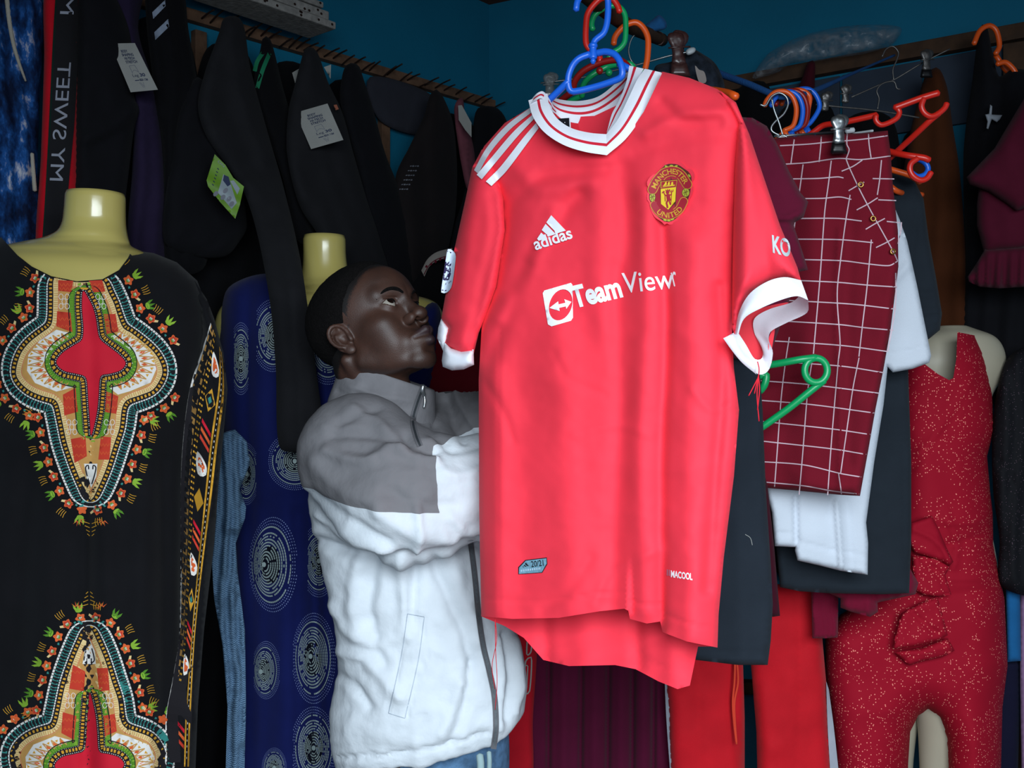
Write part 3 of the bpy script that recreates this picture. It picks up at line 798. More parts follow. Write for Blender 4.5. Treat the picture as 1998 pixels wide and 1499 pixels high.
pr.line(Zc([(630, 910), (605, 960), (615, 1000), (625, 1060)]), 3.6, 1, 7); pr.line(Zc([(655, 910), (670, 960), (688, 1000)]), 2.6, 1, 7); pr.line(Zc([(665, 880), (690, 890), (690, 940)]), 1.2, 1, 7)
for c, r in (((600, 250), .5), ((700, 235), 0), ((790, 245), -.4), ((325, 530), -1), ((1050, 430), 1), ((575, 1295), .3), ((650, 1305), 0), ((720, 1280), -.4)):
    x, y = Zc([c])[0]; pr.ell((x, y), 4.6, 2.6, 4, 2, r); pr.ell((x, y), 3.6, 1.8, 3, 3, r)
pr.build('club_crest', bj, [M_gold, M_crm, M_yel, M_lime, M_brn, M_edge], jr, eps=.0015, dl=.0004, fit=True)

# blue hanger
def hanger_hook(name, label, m, hook, loop, arms, r=.0042, swivel=None, group=None):
    h = thing(name, label, 'hanger', group)
    k = ptube('hook', hook, r, m, h, n=44)
    ptube('loop', loop, r*1.05, m, h, n=60)
    for a in arms: ptube('arm', a, r*1.1, m, h, n=24)
    if swivel:
        (x, y, Y) = swivel
        rings('swivel', [(y-16, x-6, x+6, Y, 1), (y-13, x-9, x+9, Y, 1), (y-8, x-9, x+9, Y, 1), (y-6, x-7, x+7, Y, 1), (y+14, x-8, x+8, Y, 1), (y+16, x-4, x+4, Y, 1), (y+19, x-6, x+6, Y, 1), (y+25, x-3, x+3, Y, 1)], m, k, 1., 16, 3)
    return h
Yh = 1.392
bh = hanger_hook('plastic_hanger', 'bright blue plastic hanger inside the collar of the red football shirt', M_bluepl,
    [(1124, 20, 1.372), (1127, 2, 1.372), (1140, -16, 1.376), (1160, -26, 1.382), (1178, -22, 1.388), (1186, 0, 1.392), (1185, 40, 1.392), (1178, 64, 1.392), (1164, 76, 1.392), (1158, 84, 1.392), (1157, 112, 1.392)],
    [(1150, 106, Yh), (1130, 114, Yh), (1117, 128, 1.395), (1109, 150, 1.398), (1110, 172, 1.40), (1118, 179, 1.40), (1160, 170, 1.392), (1205, 155, 1.38), (1214, 146, 1.376), (1211, 124, 1.376), (1200, 107, 1.38), (1182, 101, 1.386), (1164, 104, Yh)],
    [[(1110, 158, 1.398), (1070, 196, 1.418), (1035, 222, 1.44), (985, 285, 1.462), (962, 316, 1.468)], [(1208, 124, 1.379), (1226, 134, 1.390), (1250, 147, 1.378), (1300, 170, 1.345), (1390, 208, 1.300), (1415, 224, 1.292)]], .0046, (1157, 100, Yh))
# ---------------------------------------------------------------- clothes on the left wall
def cloth(name, col, **k):
    d = dict(rough=.92, noise=.10, nscale=14, bump=.35, bscale=1100, sheen=.12, spec=.12); d.update(k); return mat(name, col, **d)
M_blk = cloth('black_twill', '#141419'); M_blk2 = cloth('charcoal_twill', '#1d1d20'); M_blk3 = cloth('warm_black_knit', '#1c1819'); M_pur = cloth('dark_plum_twill', '#231b33')
M_soot = cloth('soot_black_jersey', '#101014'); M_void = cloth('black_cotton', '#0b0b0e')
M_paper = mat('grey_card', '#8b8b87', rough=.8, nscale=30, noise=.05); M_ink = mat('navy_ink', '#1f2a48', rough=.7); M_ink2 = mat('grey_ink', '#6d6f78', rough=.7)

def tiedye():
    m = bpy.data.materials.new('tie_dye_cotton'); m.use_nodes = True; nt = m.node_tree; N = nt.nodes; L = nt.links; b = N['Principled BSDF']
    b.inputs['Roughness'].default_value = .9; b.inputs['Specular IOR Level'].default_value = .1
    tc = N.new('ShaderNodeTexCoord'); mp = N.new('ShaderNodeMapping'); mp.inputs['Scale'].default_value = (1.7, 1, .8); L.new(tc.outputs['Object'], mp.inputs['Vector'])
    n = N.new('ShaderNodeTexNoise'); n.inputs['Scale'].default_value = 16; n.inputs['Detail'].default_value = 8; n.inputs['Roughness'].default_value = .62; L.new(mp.outputs['Vector'], n.inputs['Vector'])
    r = N.new('ShaderNodeValToRGB'); e = r.color_ramp.elements
    e[0].position = .40; e[0].color = (*lin('#0c1730'), 1); e[1].position = .66; e[1].color = (*lin('#b9b7b8'), 1)
    for p, c in ((.50, '#11305c'), (.57, '#1f4f8c')): q = e.new(p); q.color = (*lin(c), 1)
    L.new(n.outputs['Fac'], r.inputs['Fac']); L.new(r.outputs['Color'], b.inputs['Base Color'])
    return m
M_tie = tiedye()

def hung(name, label, cat, outline, Y, T, w, m, fold=(), group=None, step=10, part='body', smooth=True):
    t = thing(name, label, cat, group)
    b = pillow(part, outline, Y, T, w, m, t, step=step, fold=fold, smooth=smooth)
    return t, b

# back row of black garments that close the wall off
BG = 'black garments hanging in the back row on the left wall'
for i, (x0, x1, yt, yb, sd, lab) in enumerate((
        (120, 250, 30, 900, 1, 'black garment deep in the back row behind the first body shaping tag'),
        (235, 395, 45, 1560, 2, 'black garment deep in the back row below the white striped track pants'),
        (375, 520, 95, 1560, 3, 'black garment deep in the back row behind the lime green tag'),
        (505, 640, 130, 1150, 4, 'black garment deep in the back row between lime tag and second card'),
        (615, 745, 165, 900, 5, 'black garment deep in the back row above the man\'s head'),
        (800, 960, 235, 1400, 6, 'black garment deep in the back row at the corner beside the red shirt'))):
    t, b = hung('black_garment', lab, 'garment', [(x0+28, yt), (x1-40, yt+6), (x1-6, yt+150), (x1, yb), (x0-6, yb), (x0, yt+150)], YL(.045), .018, 30, M_void, [vfolds(46, .008, sd), crumple(50, .004, sd)], BG, 14)
t, b = hung('grey_cloth', 'dark grey cloth hanging flat under nail rail above the blue patch of wall', 'cloth', [(722, 150), (845, 188), (838, 262), (742, 236)], YL(.03), .008, 12, cloth('dark_grey_cloth', '#2f3038'), [crumple(40, .003, 9)])

# tie-dye trousers with a drawstring
t, b = hung('tie_dye_trousers', 'blue and white tie-dye trousers with pale drawstring at the left edge', 'trousers', [(-70, -30), (74, -30), (77, 200), (74, 300), (70, 520), (-70, 520)], YL(.13), .03, 26, M_tie, [vfolds(34, .010, 21), crumple(60, .004, 2)], step=8)
q = lay(np.array([(13, -10), (18, 40), (26, 85), (36, 120), (50, 158)], float), bvh_of(b), .004)
tube('drawstring', q, [.0045, .004, .0035, .002], mat('off_white_cord', '#9b968a', rough=.9, bump=.6, bscale=500), t, n=24, sides=8)
q = lay(np.array([(62, 300), (66, 350), (68, 372)], float), bvh_of(b), .004)
tube('drawstring', q, .004, MATS['off_white_cord'], t, n=10, sides=8)

# red trousers with lettered black side band
t, b = hung('red_trousers', 'red trousers with a lettered black band down the side', 'trousers', [(90, -30), (150, -30), (153, 100), (155, 300), (156, 400), (140, 520), (72, 520), (80, 300), (86, 120)], YL(.15), .026, 22, cloth('crimson_knit', '#b3101f', sheen=.3), [crumple(60, .003, 4)], step=8)
pr = Print()
pr.strip(smooth_path([(113, -20), (107, 80), (99, 250), (90, 400), (84, 500)], 30), smooth_path([(152, -20), (152, 100), (146, 230), (135, 350), (122, 500)], 30), 0)
pr.strip(smooth_path([(109, -20), (103, 80), (95, 250), (87, 400), (80, 500)], 30), smooth_path([(113, -20), (107, 80), (99, 250), (90, 400), (84, 500)], 30), 1)
pr.text('MY SWEET', tmap((97, 352), (113, 121), 27, up=(1, .04)), 2, 1, bold=.0); pr.text('MY', tmap((117, 27), (123, -45), 28, up=(1, .04)), 2, 1)
pr.build('side_band', bvh_of(b), [M_blk2, cloth('bottle_green_tape', '#10241f'), mat('grey_white_lettering', '#8f93a0', rough=.8)], t, eps=.005)

def card_tag(parent, quad, Y, name='card_tag', lines=True):
    a, b_, c, d = [np.array(p, float) for p in quad]     # tl, tr, br, bl
    pts = [P(p[0], p[1], Y) for p in quad]
    n = np.cross(pts[1]-pts[0], pts[3]-pts[0]); n /= np.linalg.norm(n)
    if n[1] > 0: n = -n
    V = pts+[p-n*.0012 for p in pts]
    o = mesh_obj(name, V, [(0, 3, 2, 1), (4, 5, 6, 7), (0, 1, 5, 4), (1, 2, 6, 5), (2, 3, 7, 6), (3, 0, 4, 7)], M_paper, parent, smooth=False)
    if lines:
        def uv(u, v): return (a*(1-u)+b_*u)*(1-v)+(d*(1-u)+c*u)*v
        pr = Print()
        for k, s in enumerate(('BODY', 'SHAPING', 'HI-TECH', 'STRETCH')):
            u0, v0 = (.30, .27, .31, .30)[k], .135+k*.075; u1 = (.55, .72, .70, .74)[k]
            p0 = uv(u0, v0+.055); p1 = uv(u1, v0+.055); pr.text(s, tmap(p0, p1, np.linalg.norm(uv(u0, v0+.055)-uv(u0, v0)), up=uv(u0, v0)-uv(u0, v0+.055)), 0, bold=.03)
        pr.text('30', tmap(uv(.60, .70), uv(.80, .70), np.linalg.norm(d-a)*.065, up=a-d), 0, bold=.03); pr.text('Leg', tmap(uv(.33, .70), uv(.55, .70), np.linalg.norm(d-a)*.06, up=a-d), 0)
        pr.line([uv(.34, .775), uv(.50, .775)], 1.6, 0); pr.text('BEA 13#', tmap(uv(.52, .79), uv(.82, .79), np.linalg.norm(d-a)*.045, up=a-d), 0, bold=.03)
        for q in ([(.36, .47), (.37, .63)], [(.58, .46), (.62, .62)], [(.36, .47), (.58, .46)], [(.38, .60), (.48, .56), (.60, .60)], [(.46, .82), (.54, .93)], [(.60, .82), (.58, .93)], [(.50, .82), (.57, .90)]): pr.line([uv(*p) for p in q], .9, 1)
        pr.build('print', bvh_of(o), [M_ink, M_ink2], o, eps=.0006)
    return o

# first row of trousers
TG = 'trousers hanging from the nail rail'
t, b = hung('trousers', 'plum-black trousers hanging behind the first body shaping tag', 'trousers', [(196, -30), (276, -30), (270, 60), (300, 170), (318, 300), (326, 520), (250, 520), (258, 330), (262, 200), (240, 90)], YL(.13), .025, 26, M_pur, [crumple(50, .010, 3), vfolds(40, .008, 5)], TG)
t, b = hung('trousers', 'black trousers bearing a long slanted body shaping card', 'trousers', [(158, -30), (208, -30), (252, 60), (262, 190), (272, 214), (262, 250), (252, 330), (244, 400), (240, 520), (152, 520), (150, 160)], YL(.16), .028, 30, M_soot, [crumple(50, .011, 13), ridges(([(170, 270), (215, 252), (262, 212)], 12, .012), ([(180, 285), (230, 262)], 10, -.01))], TG)
card_tag(t, [(215, 85), (263, 84), (308, 175), (255, 180)], float(WL(262, .215)))
t, b = hung('track_pants', 'black track pants with two pale stripes at the top', 'trousers', [(286, -30), (352, -30), (368, 60), (382, 140), (402, 260), (420, 330), (400, 520), (325, 520), (318, 300), (298, 160)], YL(.14), .026, 26, M_void, [vfolds(36, .008, 8), crumple(60, .004, 7)], TG)
pr = Print(); pr.poly([(297, 24), (322, 0), (323, 12), (299, 37)], 0, step=6); pr.poly([(301, 63), (328, 37), (330, 52), (303, 78)], 0, step=6); pr.build('stripe', bvh_of(b), [mat('pale_blue_tape', '#7d8798', rough=.8)], t)
t, b = hung('trousers', 'wide black trousers folded behind the lime green tag', 'trousers', [(352, 210), (385, 150), (420, 200), (462, 320), (482, 440), (468, 470), (440, 500), (380, 500), (320, 470), (330, 330)], YL(.16), .03, 36, M_soot, [crumple(50, .012, 33), ridges(([(350, 470), (400, 485), (470, 430)], 6, -.006))], TG)
t, b = hung('trousers', 'long charcoal trousers whose leg falls past the navy dress', 'trousers', [(428, 62), (438, 34), (466, 34), (478, 60), (488, 130), (520, 250), (552, 360), (585, 500), (606, 640), (622, 760), (632, 840), (627, 878), (590, 882), (545, 872), (538, 720), (528, 600), (505, 470), (478, 380), (440, 320), (402, 265), (386, 205), (400, 140), (418, 90)], lambda x, y: WL(x, .20)*(1-np.clip((y-330)/230, 0, 1))+1.955*np.clip((y-330)/230, 0, 1), .022, 26, M_blk2, [ridges(([(452, 60), (462, 160), (500, 280), (550, 450), (580, 700), (590, 870)], 8, .007), ([(430, 180), (470, 260), (520, 380), (550, 560)], 16, -.006), ([(470, 360), (500, 355), (515, 390)], 10, .010), ([(478, 400), (505, 400)], 10, -.008)), crumple(44, .008, 23)], TG)
ltrous = t
# lime tag
LT = [(419, 301), (440, 322), (455, 347), (476, 364), (468, 400), (459, 427), (430, 395), (406, 364), (403, 352)]
lt = sheet('lime_tag', LT, lambda x, y: float(WL(440, .265))+.00025*(x-440), mat('lime_card', '#5c8419', rough=.5, noise=.15, nscale=40), ltrous, step=6, smooth=False, fold=[ridges(([(405, 355), (440, 380), (470, 400)], 14, .006))])
pr = Print(); pr.poly([(436, 340), (446, 346), (462, 396), (452, 408), (425, 376)], 0, 0, 6); pr.poly([(437, 341), (446, 345), (450, 360), (444, 364), (435, 352)], 1, 1, 6); pr.poly([(449, 353), (456, 352), (468, 368), (463, 380)], 0, 0, 6)
for c in ((421, 378), (440, 372), (447, 388), (435, 385), (452, 398)): pr.ell(c, 4, 6, 2, 1, .7)
for k in range(6): pr.line([(424-k*2.0, 328+k*6.2), (427-k*2.0, 331+k*6.2)], 1.6, 1, 1)
pr.text('ON', tmap((424, 316), (436, 327), 5), 0, 1)
pr.build('print', bvh_of(lt), [mat('silver_print', '#7f8a90', rough=.5), M_ink, M_ink2], lt, eps=.001)
t, b = hung('track_pants', 'black track pants with two green stripes between the trousers', 'trousers', [(508, 96), (514, 72), (526, 74), (536, 104), (552, 170), (580, 270), (602, 380), (612, 470), (580, 470), (552, 350), (518, 250), (494, 180)], YL(.15), .022, 24, M_void, [crumple(50, .005, 43)], TG)
pr = Print(); pr.line([(497, 139), (502, 120), (513, 103)], 8, 0); pr.line([(502, 172), (512, 138), (526, 104)], 8, 0); pr.build('stripe', bvh_of(b), [mat('green_tape', '#0c6a48', rough=.8)], t)
t, b = hung('trousers', 'charcoal trousers bearing the squarer body shaping card, centre left', 'trousers', [(588, 116), (596, 94), (612, 94), (622, 108), (640, 160), (668, 220), (690, 300), (716, 390), (742, 470), (760, 560), (700, 620), (640, 600), (630, 480), (584, 400), (560, 300), (563, 215), (574, 170)], YL(.19), .028, 34, M_blk2, [ridges(([(604, 110), (610, 200), (640, 330), (690, 480)], 10, .006), ([(560, 330), (590, 380), (620, 400), (640, 460)], 14, .010), ([(640, 300), (700, 440), (740, 540)], 12, -.006)), crumple(44, .009, 51)], TG)
card_tag(t, [(576, 220), (639, 202), (670, 273), (607, 291)], float(WL(620, .245)))
ct = sheet('metal_tab', [(651, 205), (657, 204), (661, 213), (655, 215)], float(WL(655, .235)), mat('copper_tab', '#8a4a33', rough=.6), t, step=4, smooth=False)
for q, lab in (([(570, 142), (592, 129), (576, 163)], 1), ([(632, 131), (646, 126), (645, 154)], 2)):
    sheet('price_card', q, float(WL(600, .165)), M_paper, t, step=8, smooth=False)
t, b = hung('trousers', 'narrow black trousers hanging right of the squarer card', 'trousers', [(668, 146), (678, 125), (698, 126), (708, 150), (730, 220), (752, 300), (782, 380), (800, 480), (806, 580), (750, 600), (722, 450), (696, 320), (664, 200)], YL(.16), .024, 26, M_soot, [crumple(44, .009, 61), vfolds(50, .004, 6)], TG)
t, b = hung('dark_blouse', 'dark brown-black top with faint lettering near the corner', 'top', [(838, 188), (850, 174), (864, 188), (884, 240), (892, 330), (888, 420), (872, 500), (866, 545), (800, 560), (776, 420), (772, 345), (800, 284), (828, 225)], YL(.15), .028, 30, M_blk3, [vfolds(40, .006, 16), crumple(50, .005, 71), ridges(([(840, 445), (900, 452)], 6, .006))])
pr = Print()
for k in range(6):
    y = 326+k*9; x = 800-k*4.2
    for j in range(4): pr.line([(x+j*4.6, y-1.5), (x+j*4.6+3.4, y-2.2)], 1.5+(j % 2), 0)
pr.build('print', bvh_of(b), [M_ink2], t)
t, b = hung('pink_blouse', 'mauve pink ruffled top with grey price card by the corner', 'top', [(886, 214), (892, 196), (903, 192), (908, 230), (918, 262), (926, 300), (926, 350), (912, 370), (900, 320), (892, 270)], YL(.14), .018, 16, cloth('mauve_velour', '#6b3b45'), [vfolds(11, .006, 3), crumple(20, .004, 5)], step=6)
card_tag(t, [(894, 206), (901, 205), (920, 240), (895, 234)], float(WL(905, .185)), 'price_card', False); card_tag(t, [(895, 234), (920, 240), (920, 268), (908, 254)], float(WL(905, .186)), 'price_card', False)
t, b = hung('dark_blouse', 'black top at the corner half hidden by the red shirt\'s shoulder', 'top', [(924, 240), (934, 210), (972, 212), (992, 250), (990, 400), (940, 560), (880, 560), (880, 470), (905, 380), (918, 300)], YL(.12), .024, 26, M_soot, [vfolds(36, .006, 26), crumple(50, .005, 81)])
t, b = hung('trimmed_top', 'black knit top with pale red-starred neckband beside the man\'s forehead', 'top', [(800, 560), (826, 524), (838, 502), (880, 488), (900, 520), (905, 590), (860, 600), (810, 580)], YL(.24), .026, 24, M_void, [crumple(30, .004, 91)])
ne = [(828, 540), (838, 520), (855, 508), (885, 500)]; ni = [(822, 528), (834, 506), (852, 492), (882, 484)]
yt = float(WL(850, .28))
tb = ribbon('neckband', [(*p, yt) for p in ni], [(*p, yt) for p in ne], cloth('grey_white_rib', '#87807a'), t, n=20, sub=3, arch=.004)
pr = Print()
for k in range(6): pr.ell((832+k*9, 520-k*4.6+(k > 3)*3), 2.4, 3.2, 0, 0, .5, 5)
pr.line([(827, 536), (838, 517), (855, 505), (884, 497)], 1.6, 0); pr.build('print', bvh_of(tb), [cloth('wine_red_print', '#5a1524')], tb)
t, b = hung('dark_red_knit', 'dark red ribbed knit hanging behind the man\'s chin and raised arm', 'knitwear', [(830, 640), (880, 640), (960, 660), (970, 900), (840, 900), (820, 760)], 2.12, .03, 30, cloth('dark_red_rib', '#5c0c18'), [vfolds(13, .004, 5)], step=7)

# ---------------------------------------------------------------- yellow mannequin in the printed black dress
M_man = mat('glossy_yellow_fibreglass', '#bfb065', rough=.24, noise=.04, nscale=7, spec=.6, coat=.7)
M_hole = mat('dark_neck_rim', '#3a3222', rough=.9)
mn = thing('mannequin', 'glossy yellow headless mannequin wearing the printed black dress', 'mannequin')
rings('torso', [(377, 133, 240, 1.70, .95), (384, 131, 242, 1.70, .95), (410, 129, 242, 1.70, .95), (438, 125, 243, 1.70, .92), (456, 114, 246, 1.695, .85), (468, 86, 250, 1.69, .66), (478, 36, 256, 1.685, .52), (494, -30, 290, 1.68, .46), (530, -90, 350, 1.675, .45), (620, -100, 365, 1.675, .48), (760, -70, 345, 1.68, .52), (900, -40, 320, 1.68, .55)], M_man, mn, 1, 64, 8, skew=-.02)
rings('neck_opening', [(376.0, 140, 234, 1.70, .9), (375, 142, 232, 1.70, .9)], M_hole, mn, 1, 30, 2, skew=-.02)
rings('stand', [(900, 150, 200, 1.68, 1), (1490, 155, 195, 1.68, 1), (2330, 158, 192, 1.68, 1), (2385, 20, 330, 1.68, 1), (2392, 10, 340, 1.68, 1)], M_nail, mn, 1, 24, 3)

dr = thing('printed_dress', 'long black dress with bright red, gold and green printed medallions', 'dress')
M_dr = cloth('black_rayon', '#101013', sheen=.25, noise=.15, bump=.15)
dout = [(-75, 545), (-30, 480), (2, 463), (14, 476), (34, 498), (62, 520), (100, 539), (150, 549), (200, 545), (232, 527), (250, 503), (257, 488), (300, 494), (345, 512), (385, 548), (404, 600), (400, 690), (380, 800), (362, 980), (358, 1200), (364, 1540), (372, 1900), (-80, 1900), (-75, 1540)]
dfold = [ridges(([(165, 940), (168, 1060), (166, 1180), (172, 1300), (170, 1500)], 14, -.010), ([(200, 1000), (205, 1200), (205, 1500)], 24, .010), ([(60, 900), (40, 1100), (30, 1500)], 26, -.012), ([(100, 980), (95, 1200), (92, 1500)], 26, .008),
    ([(318, 900), (322, 1150), (318, 1500)], 14, -.012), ([(280, 960), (278, 1200), (285, 1500)], 26, .010), ([(170, 560), (178, 700), (176, 900)], 12, -.004), ([(300, 560), (330, 700), (335, 860)], 20, -.006)), crumple(120, .006, 4), crumple(50, .002, 6)]
d_body = pillow('body', dout, 1.685, .125, 150, M_dr, dr, step=9, fold=dfold, smooth=False, back=.6, free=dout[2:12])
sout = [(380, 548), (404, 585), (418, 622), (436, 690), (444, 760), (436, 850), (426, 950), (418, 1060), (398, 1230), (386, 1380), (380, 1540), (376, 1700), (322, 1700), (322, 1540), (322, 1400), (346, 1260), (352, 1060), (352, 900), (370, 750), (395, 650)]
d_sl = pillow('sleeve', sout, lambda x, y: 1.66-.00018*(x-380), .045, 26, M_dr, dr, step=8, smooth=False, fold=[vfolds(26, .008, 9, 560, 800), crumple(60, .004, 8)])

# the print
C_R, C_G, C_Au, C_Cr, C_Te, C_Or, C_Tan, C_Wh, C_K, C_Lf, C_Br = range(11)
pm = [mat('print_red', '#c2102a', .8, .05), mat('print_green', '#4c7f1e', .8, .1), mat('print_gold', '#c8922a', .8, .1), mat('print_cream', '#d8bd84', .8, .08, 60), mat('print_teal', '#2f7f78', .8, .1), mat('print_orange', '#cf5a2a', .8, .15, 60), mat('print_tan', '#b98a4a', .8, .1, 60), mat('print_white', '#d9d5cf', .8, .05), mat('print_black', '#141116', .9, .1), mat('print_leaf_green', '#7fa52e', .8, .15, 60), mat('print_brick_red', '#b83320', .8, .1)]
za = lambda pts: [(p[0]/2.998, 370+p[1]/2.998) for p in pts]
red_c = [(162, 568), (171, 580), (181, 600), (187, 622), (191, 650), (196, 663), (214, 678), (232, 692), (245, 708), (236, 722), (215, 729), (199, 732), (194, 742), (192, 775), (188, 810), (178, 850), (176, 830), (173, 790), (170, 745), (165, 734), (148, 729), (124, 723), (110, 707), (122, 689), (146, 673), (160, 663), (163, 640), (160, 600)]
cream = [(106, 542), (128, 547), (152, 551), (178, 550), (200, 547), (212, 572), (222, 592), (232, 622), (241, 641), (256, 650), (293, 680), (310, 702), (317, 726), (308, 748), (296, 762), (268, 773), (247, 781), (238, 797), (233, 835), (222, 868), (208, 912), (192, 950), (177, 976), (164, 952), (148, 915), (131, 866), (121, 820), (114, 790), (106, 779), (84, 773), (58, 762), (38, 744), (31, 726), (40, 692), (56, 670), (78, 652), (98, 637), (103, 620), (104, 580)]
def offset(path, d, n=260):
    q = smooth_path(path, n, closed=True)
    for _ in range(2): q = (np.roll(q, 1, 0)+2*q+np.roll(q, -1, 0))/4
    t = np.roll(q, -1, 0)-np.roll(q, 1, 0); t /= np.linalg.norm(t, axis=1)[:, None]+1e-9
    nn = np.stack([t[:, 1], -t[:, 0]], 1)
    r = q+nn*d
    for _ in range(int(abs(d)/3)+1): r = (np.roll(r, 1, 0)+2*r+np.roll(r, -1, 0))/4
    return r
def medallion(pr, tf, clip, ytop):
    T = lambda a: np.array([tf(p) for p in a])
    def keep(a): return all(clip(*p) for p in a)
    def poly(a, c, l, **k):
        if len(a) > 25 and len(a) < 120: a = smooth_path(a, 160, closed=True)
        a = T(a)
        if not any(clip(*p) for p in a): return
        if len(a) > 25:                         # trim at the neckline or below the picture
            a = np.array([(p[0], min(max(p[1], ytop(p[0])), 1514)) for p in a])
            a = a[np.r_[True, np.linalg.norm(np.diff(a, axis=0), axis=1) > .6]]
        else: a = a[[clip(*p) for p in a]]
        if len(a) > 2: pr.poly(a, c, l, **k)
    def band(path, d0, d1, c, l, n=260):
        a, b = T(offset(path, d0, n)), T(offset(path, d1, n)); a = np.vstack([a, a[:1]]); b = np.vstack([b, b[:1]])
        for i in range(len(a)-1):
            if clip(*a[i]) and clip(*b[i]) and clip(*a[i+1]) and clip(*b[i+1]): pr.add([a[i], a[i+1], b[i+1], b[i]], [(0, 1, 2, 3)], c, l)
    def dashes(path, d0, d1, c, l, count, fill=.6):
        a, b = offset(path, d0, 900), offset(path, d1, 900)
        for k in range(count):
            i = int(k*900/count); j = int(i+900/count*fill) % 900
            q = T([a[i], a[j], b[j], b[i]])
            if keep(q): pr.add(q, [(0, 1, 2, 3)], c, l)
    # ground, outer lace, blocks
    poly(offset(cream, 33), C_K, 0, step=14)
    band(cream, 12, 30, C_Te, 1); band(cream, 14, 28, C_K, 2); dashes(cream, 15, 27, C_Te, 3, 190, .55); dashes(cream, 18, 24, C_K, 4, 190, .3)
    band(cream, 28, 32, C_Wh, 3); dashes(cream, 27, 33, C_K, 4, 190, .4); band(cream, 11, 13.5, C_Wh, 3); dashes(cream, 11, 14, C_K, 4, 230, .45)
    dashes(cream, 2.5, 8, C_Au, 1, 150, .62)
    poly(cream, C_Cr, 1, step=9)
    dashes(cream, -9, -1, C_Tan, 2, 260, .3); band(cream, -10.5, -9.5, C_Br, 2)
    inner = offset(cream, -11)
    poly(inner, C_Tan, 2, step=9)
    lobes = [za([(640, 862), (700, 836), (790, 876), (890, 962), (915, 1050), (880, 1130), (760, 1180), (690, 1200), (640, 1160), (760, 1110), (825, 1040), (790, 960), (700, 890)]), za([(420, 842), (330, 820), (230, 885), (165, 970), (158, 1060), (205, 1132), (330, 1182), (430, 1156), (310, 1110), (245, 1030), (290, 950), (380, 880)])]
    for L, cx in zip(lobes, (640, 430)):
        poly(L, C_Wh, 3, step=8)
        sg = 1 if cx > 500 else -1; c = np.array(za([(cx-20*sg, 1005)])[0])
        def pol(r, a): return (c[0]+sg*r*math.cos(a), c[1]+r*.74*math.sin(a))
        N_ = 13; A_ = [math.radians(-74+k*148/(N_-1)) for k in range(N_)]
        R1 = [97-20*abs(math.sin(a))**2 for a in A_]; R0 = [66-8*abs(math.sin(a))**2 for a in A_]
        for k in range(N_-1):                                # saw-tooth rays with orange hearts
            am = (A_[k]+A_[k+1])/2; r1 = (R1[k]+R1[k+1])/2; r0 = (R0[k]+R0[k+1])/2
            for q in ([pol(R0[k], A_[k]), pol(r1, am)], [pol(r1, am), pol(R0[k+1], A_[k+1])]):
                z = T(q)
                if keep(z): pr.line(z, 2.2, C_Tan, 4)
            poly([pol(r0+3, am), pol(r0+9, am-.05), pol(r0+17, am), pol(r0+9, am+.05)], C_Or, 4)
            poly([pol(R1[k]-9, A_[k]-.02), pol(R1[k]-3, A_[k]-.045), pol(R1[k]-3, A_[k]+.045)], C_Au, 4)
    for blk in ([(340, 530), (428, 534), (418, 600), (340, 592)], [(520, 534), (598, 530), (616, 596), (548, 602)], [(334, 712), (412, 720), (424, 835), (330, 800)], [(606, 728), (676, 728), (692, 830), (624, 848)], [(368, 1200), (442, 1160), (456, 1300), (376, 1322)], [(622, 1180), (692, 1210), (680, 1312), (614, 1302)], [(414, 1460), (500, 1444), (508, 1560), (436, 1600)], [(590, 1444), (650, 1450), (640, 1580), (575, 1580)]):
        poly(za(blk), C_Br, 4, step=8)
        x0, x1 = min(p[0] for p in blk)+10, max(p[0] for p in blk)-10; y0, y1 = min(p[1] for p in blk), max(p[1] for p in blk)
        for yy in (.35, .7):
            z = T(za([(x0+(x1-x0)*k/6, y0+(y1-y0)*yy+(12 if k % 2 else -6)) for k in range(7)]))
            if keep(z): pr.line(z, 1.0, C_Or, 5, n=13, cr=False)
    for (x, y) in ((375, 655), (590, 655), (420, 1390), (640, 1390)):
        for dx, dy in ((-18, -28), (18, -28), (-18, 28), (18, 28), (0, 0)):
            c = T(za([(x+dx, y+dy)]))[0]
            if clip(*c): pr.line([(c[0]-4.5, c[1]), (c[0], c[1]-6), (c[0]+4.5, c[1]), (c[0], c[1]+6)], 1.1, C_Wh, 5, n=9, closed=True, cr=False)
    # scrolls in the pointed end
    poly([(164, 905), (190, 905), (188, 930), (178, 952), (168, 930)], C_Wh, 4, step=8)
    for s in (-1, 1):
        z = T([(177+s*2, 945), (177+s*8, 925), (177+s*10, 912), (177+s*5, 908), (177+s*4, 916)])
        if keep(z): pr.line(z, 2.4, C_K, 5, n=20)
    # green and gold round the red heart
    poly(offset(red_c, 27), C_G, 3, step=9); band(red_c, 25.5, 27.5, C_K, 5); dashes(red_c, 17, 24, C_Lf, 4, 240, .35)
    poly(offset(red_c, 15), C_K, 5, step=9); dashes(red_c, 5.5, 11.5, C_Au, 6, 105, .62); dashes(red_c, 1.5, 3, C_Wh, 6, 170, .4); dashes(red_c, 13, 14.2, C_Wh, 6, 190, .4)
    poly(red_c, C_R, 7, step=9)
    # garland of flowers and forked leaves
    g = smooth_path(offset(cream, 46), 1000, closed=True); tg = np.roll(g, -3, 0)-np.roll(g, 3, 0); tg /= np.linalg.norm(tg, axis=1)[:, None]+1e-9
    nfl = 46
    rg = random.Random(3)
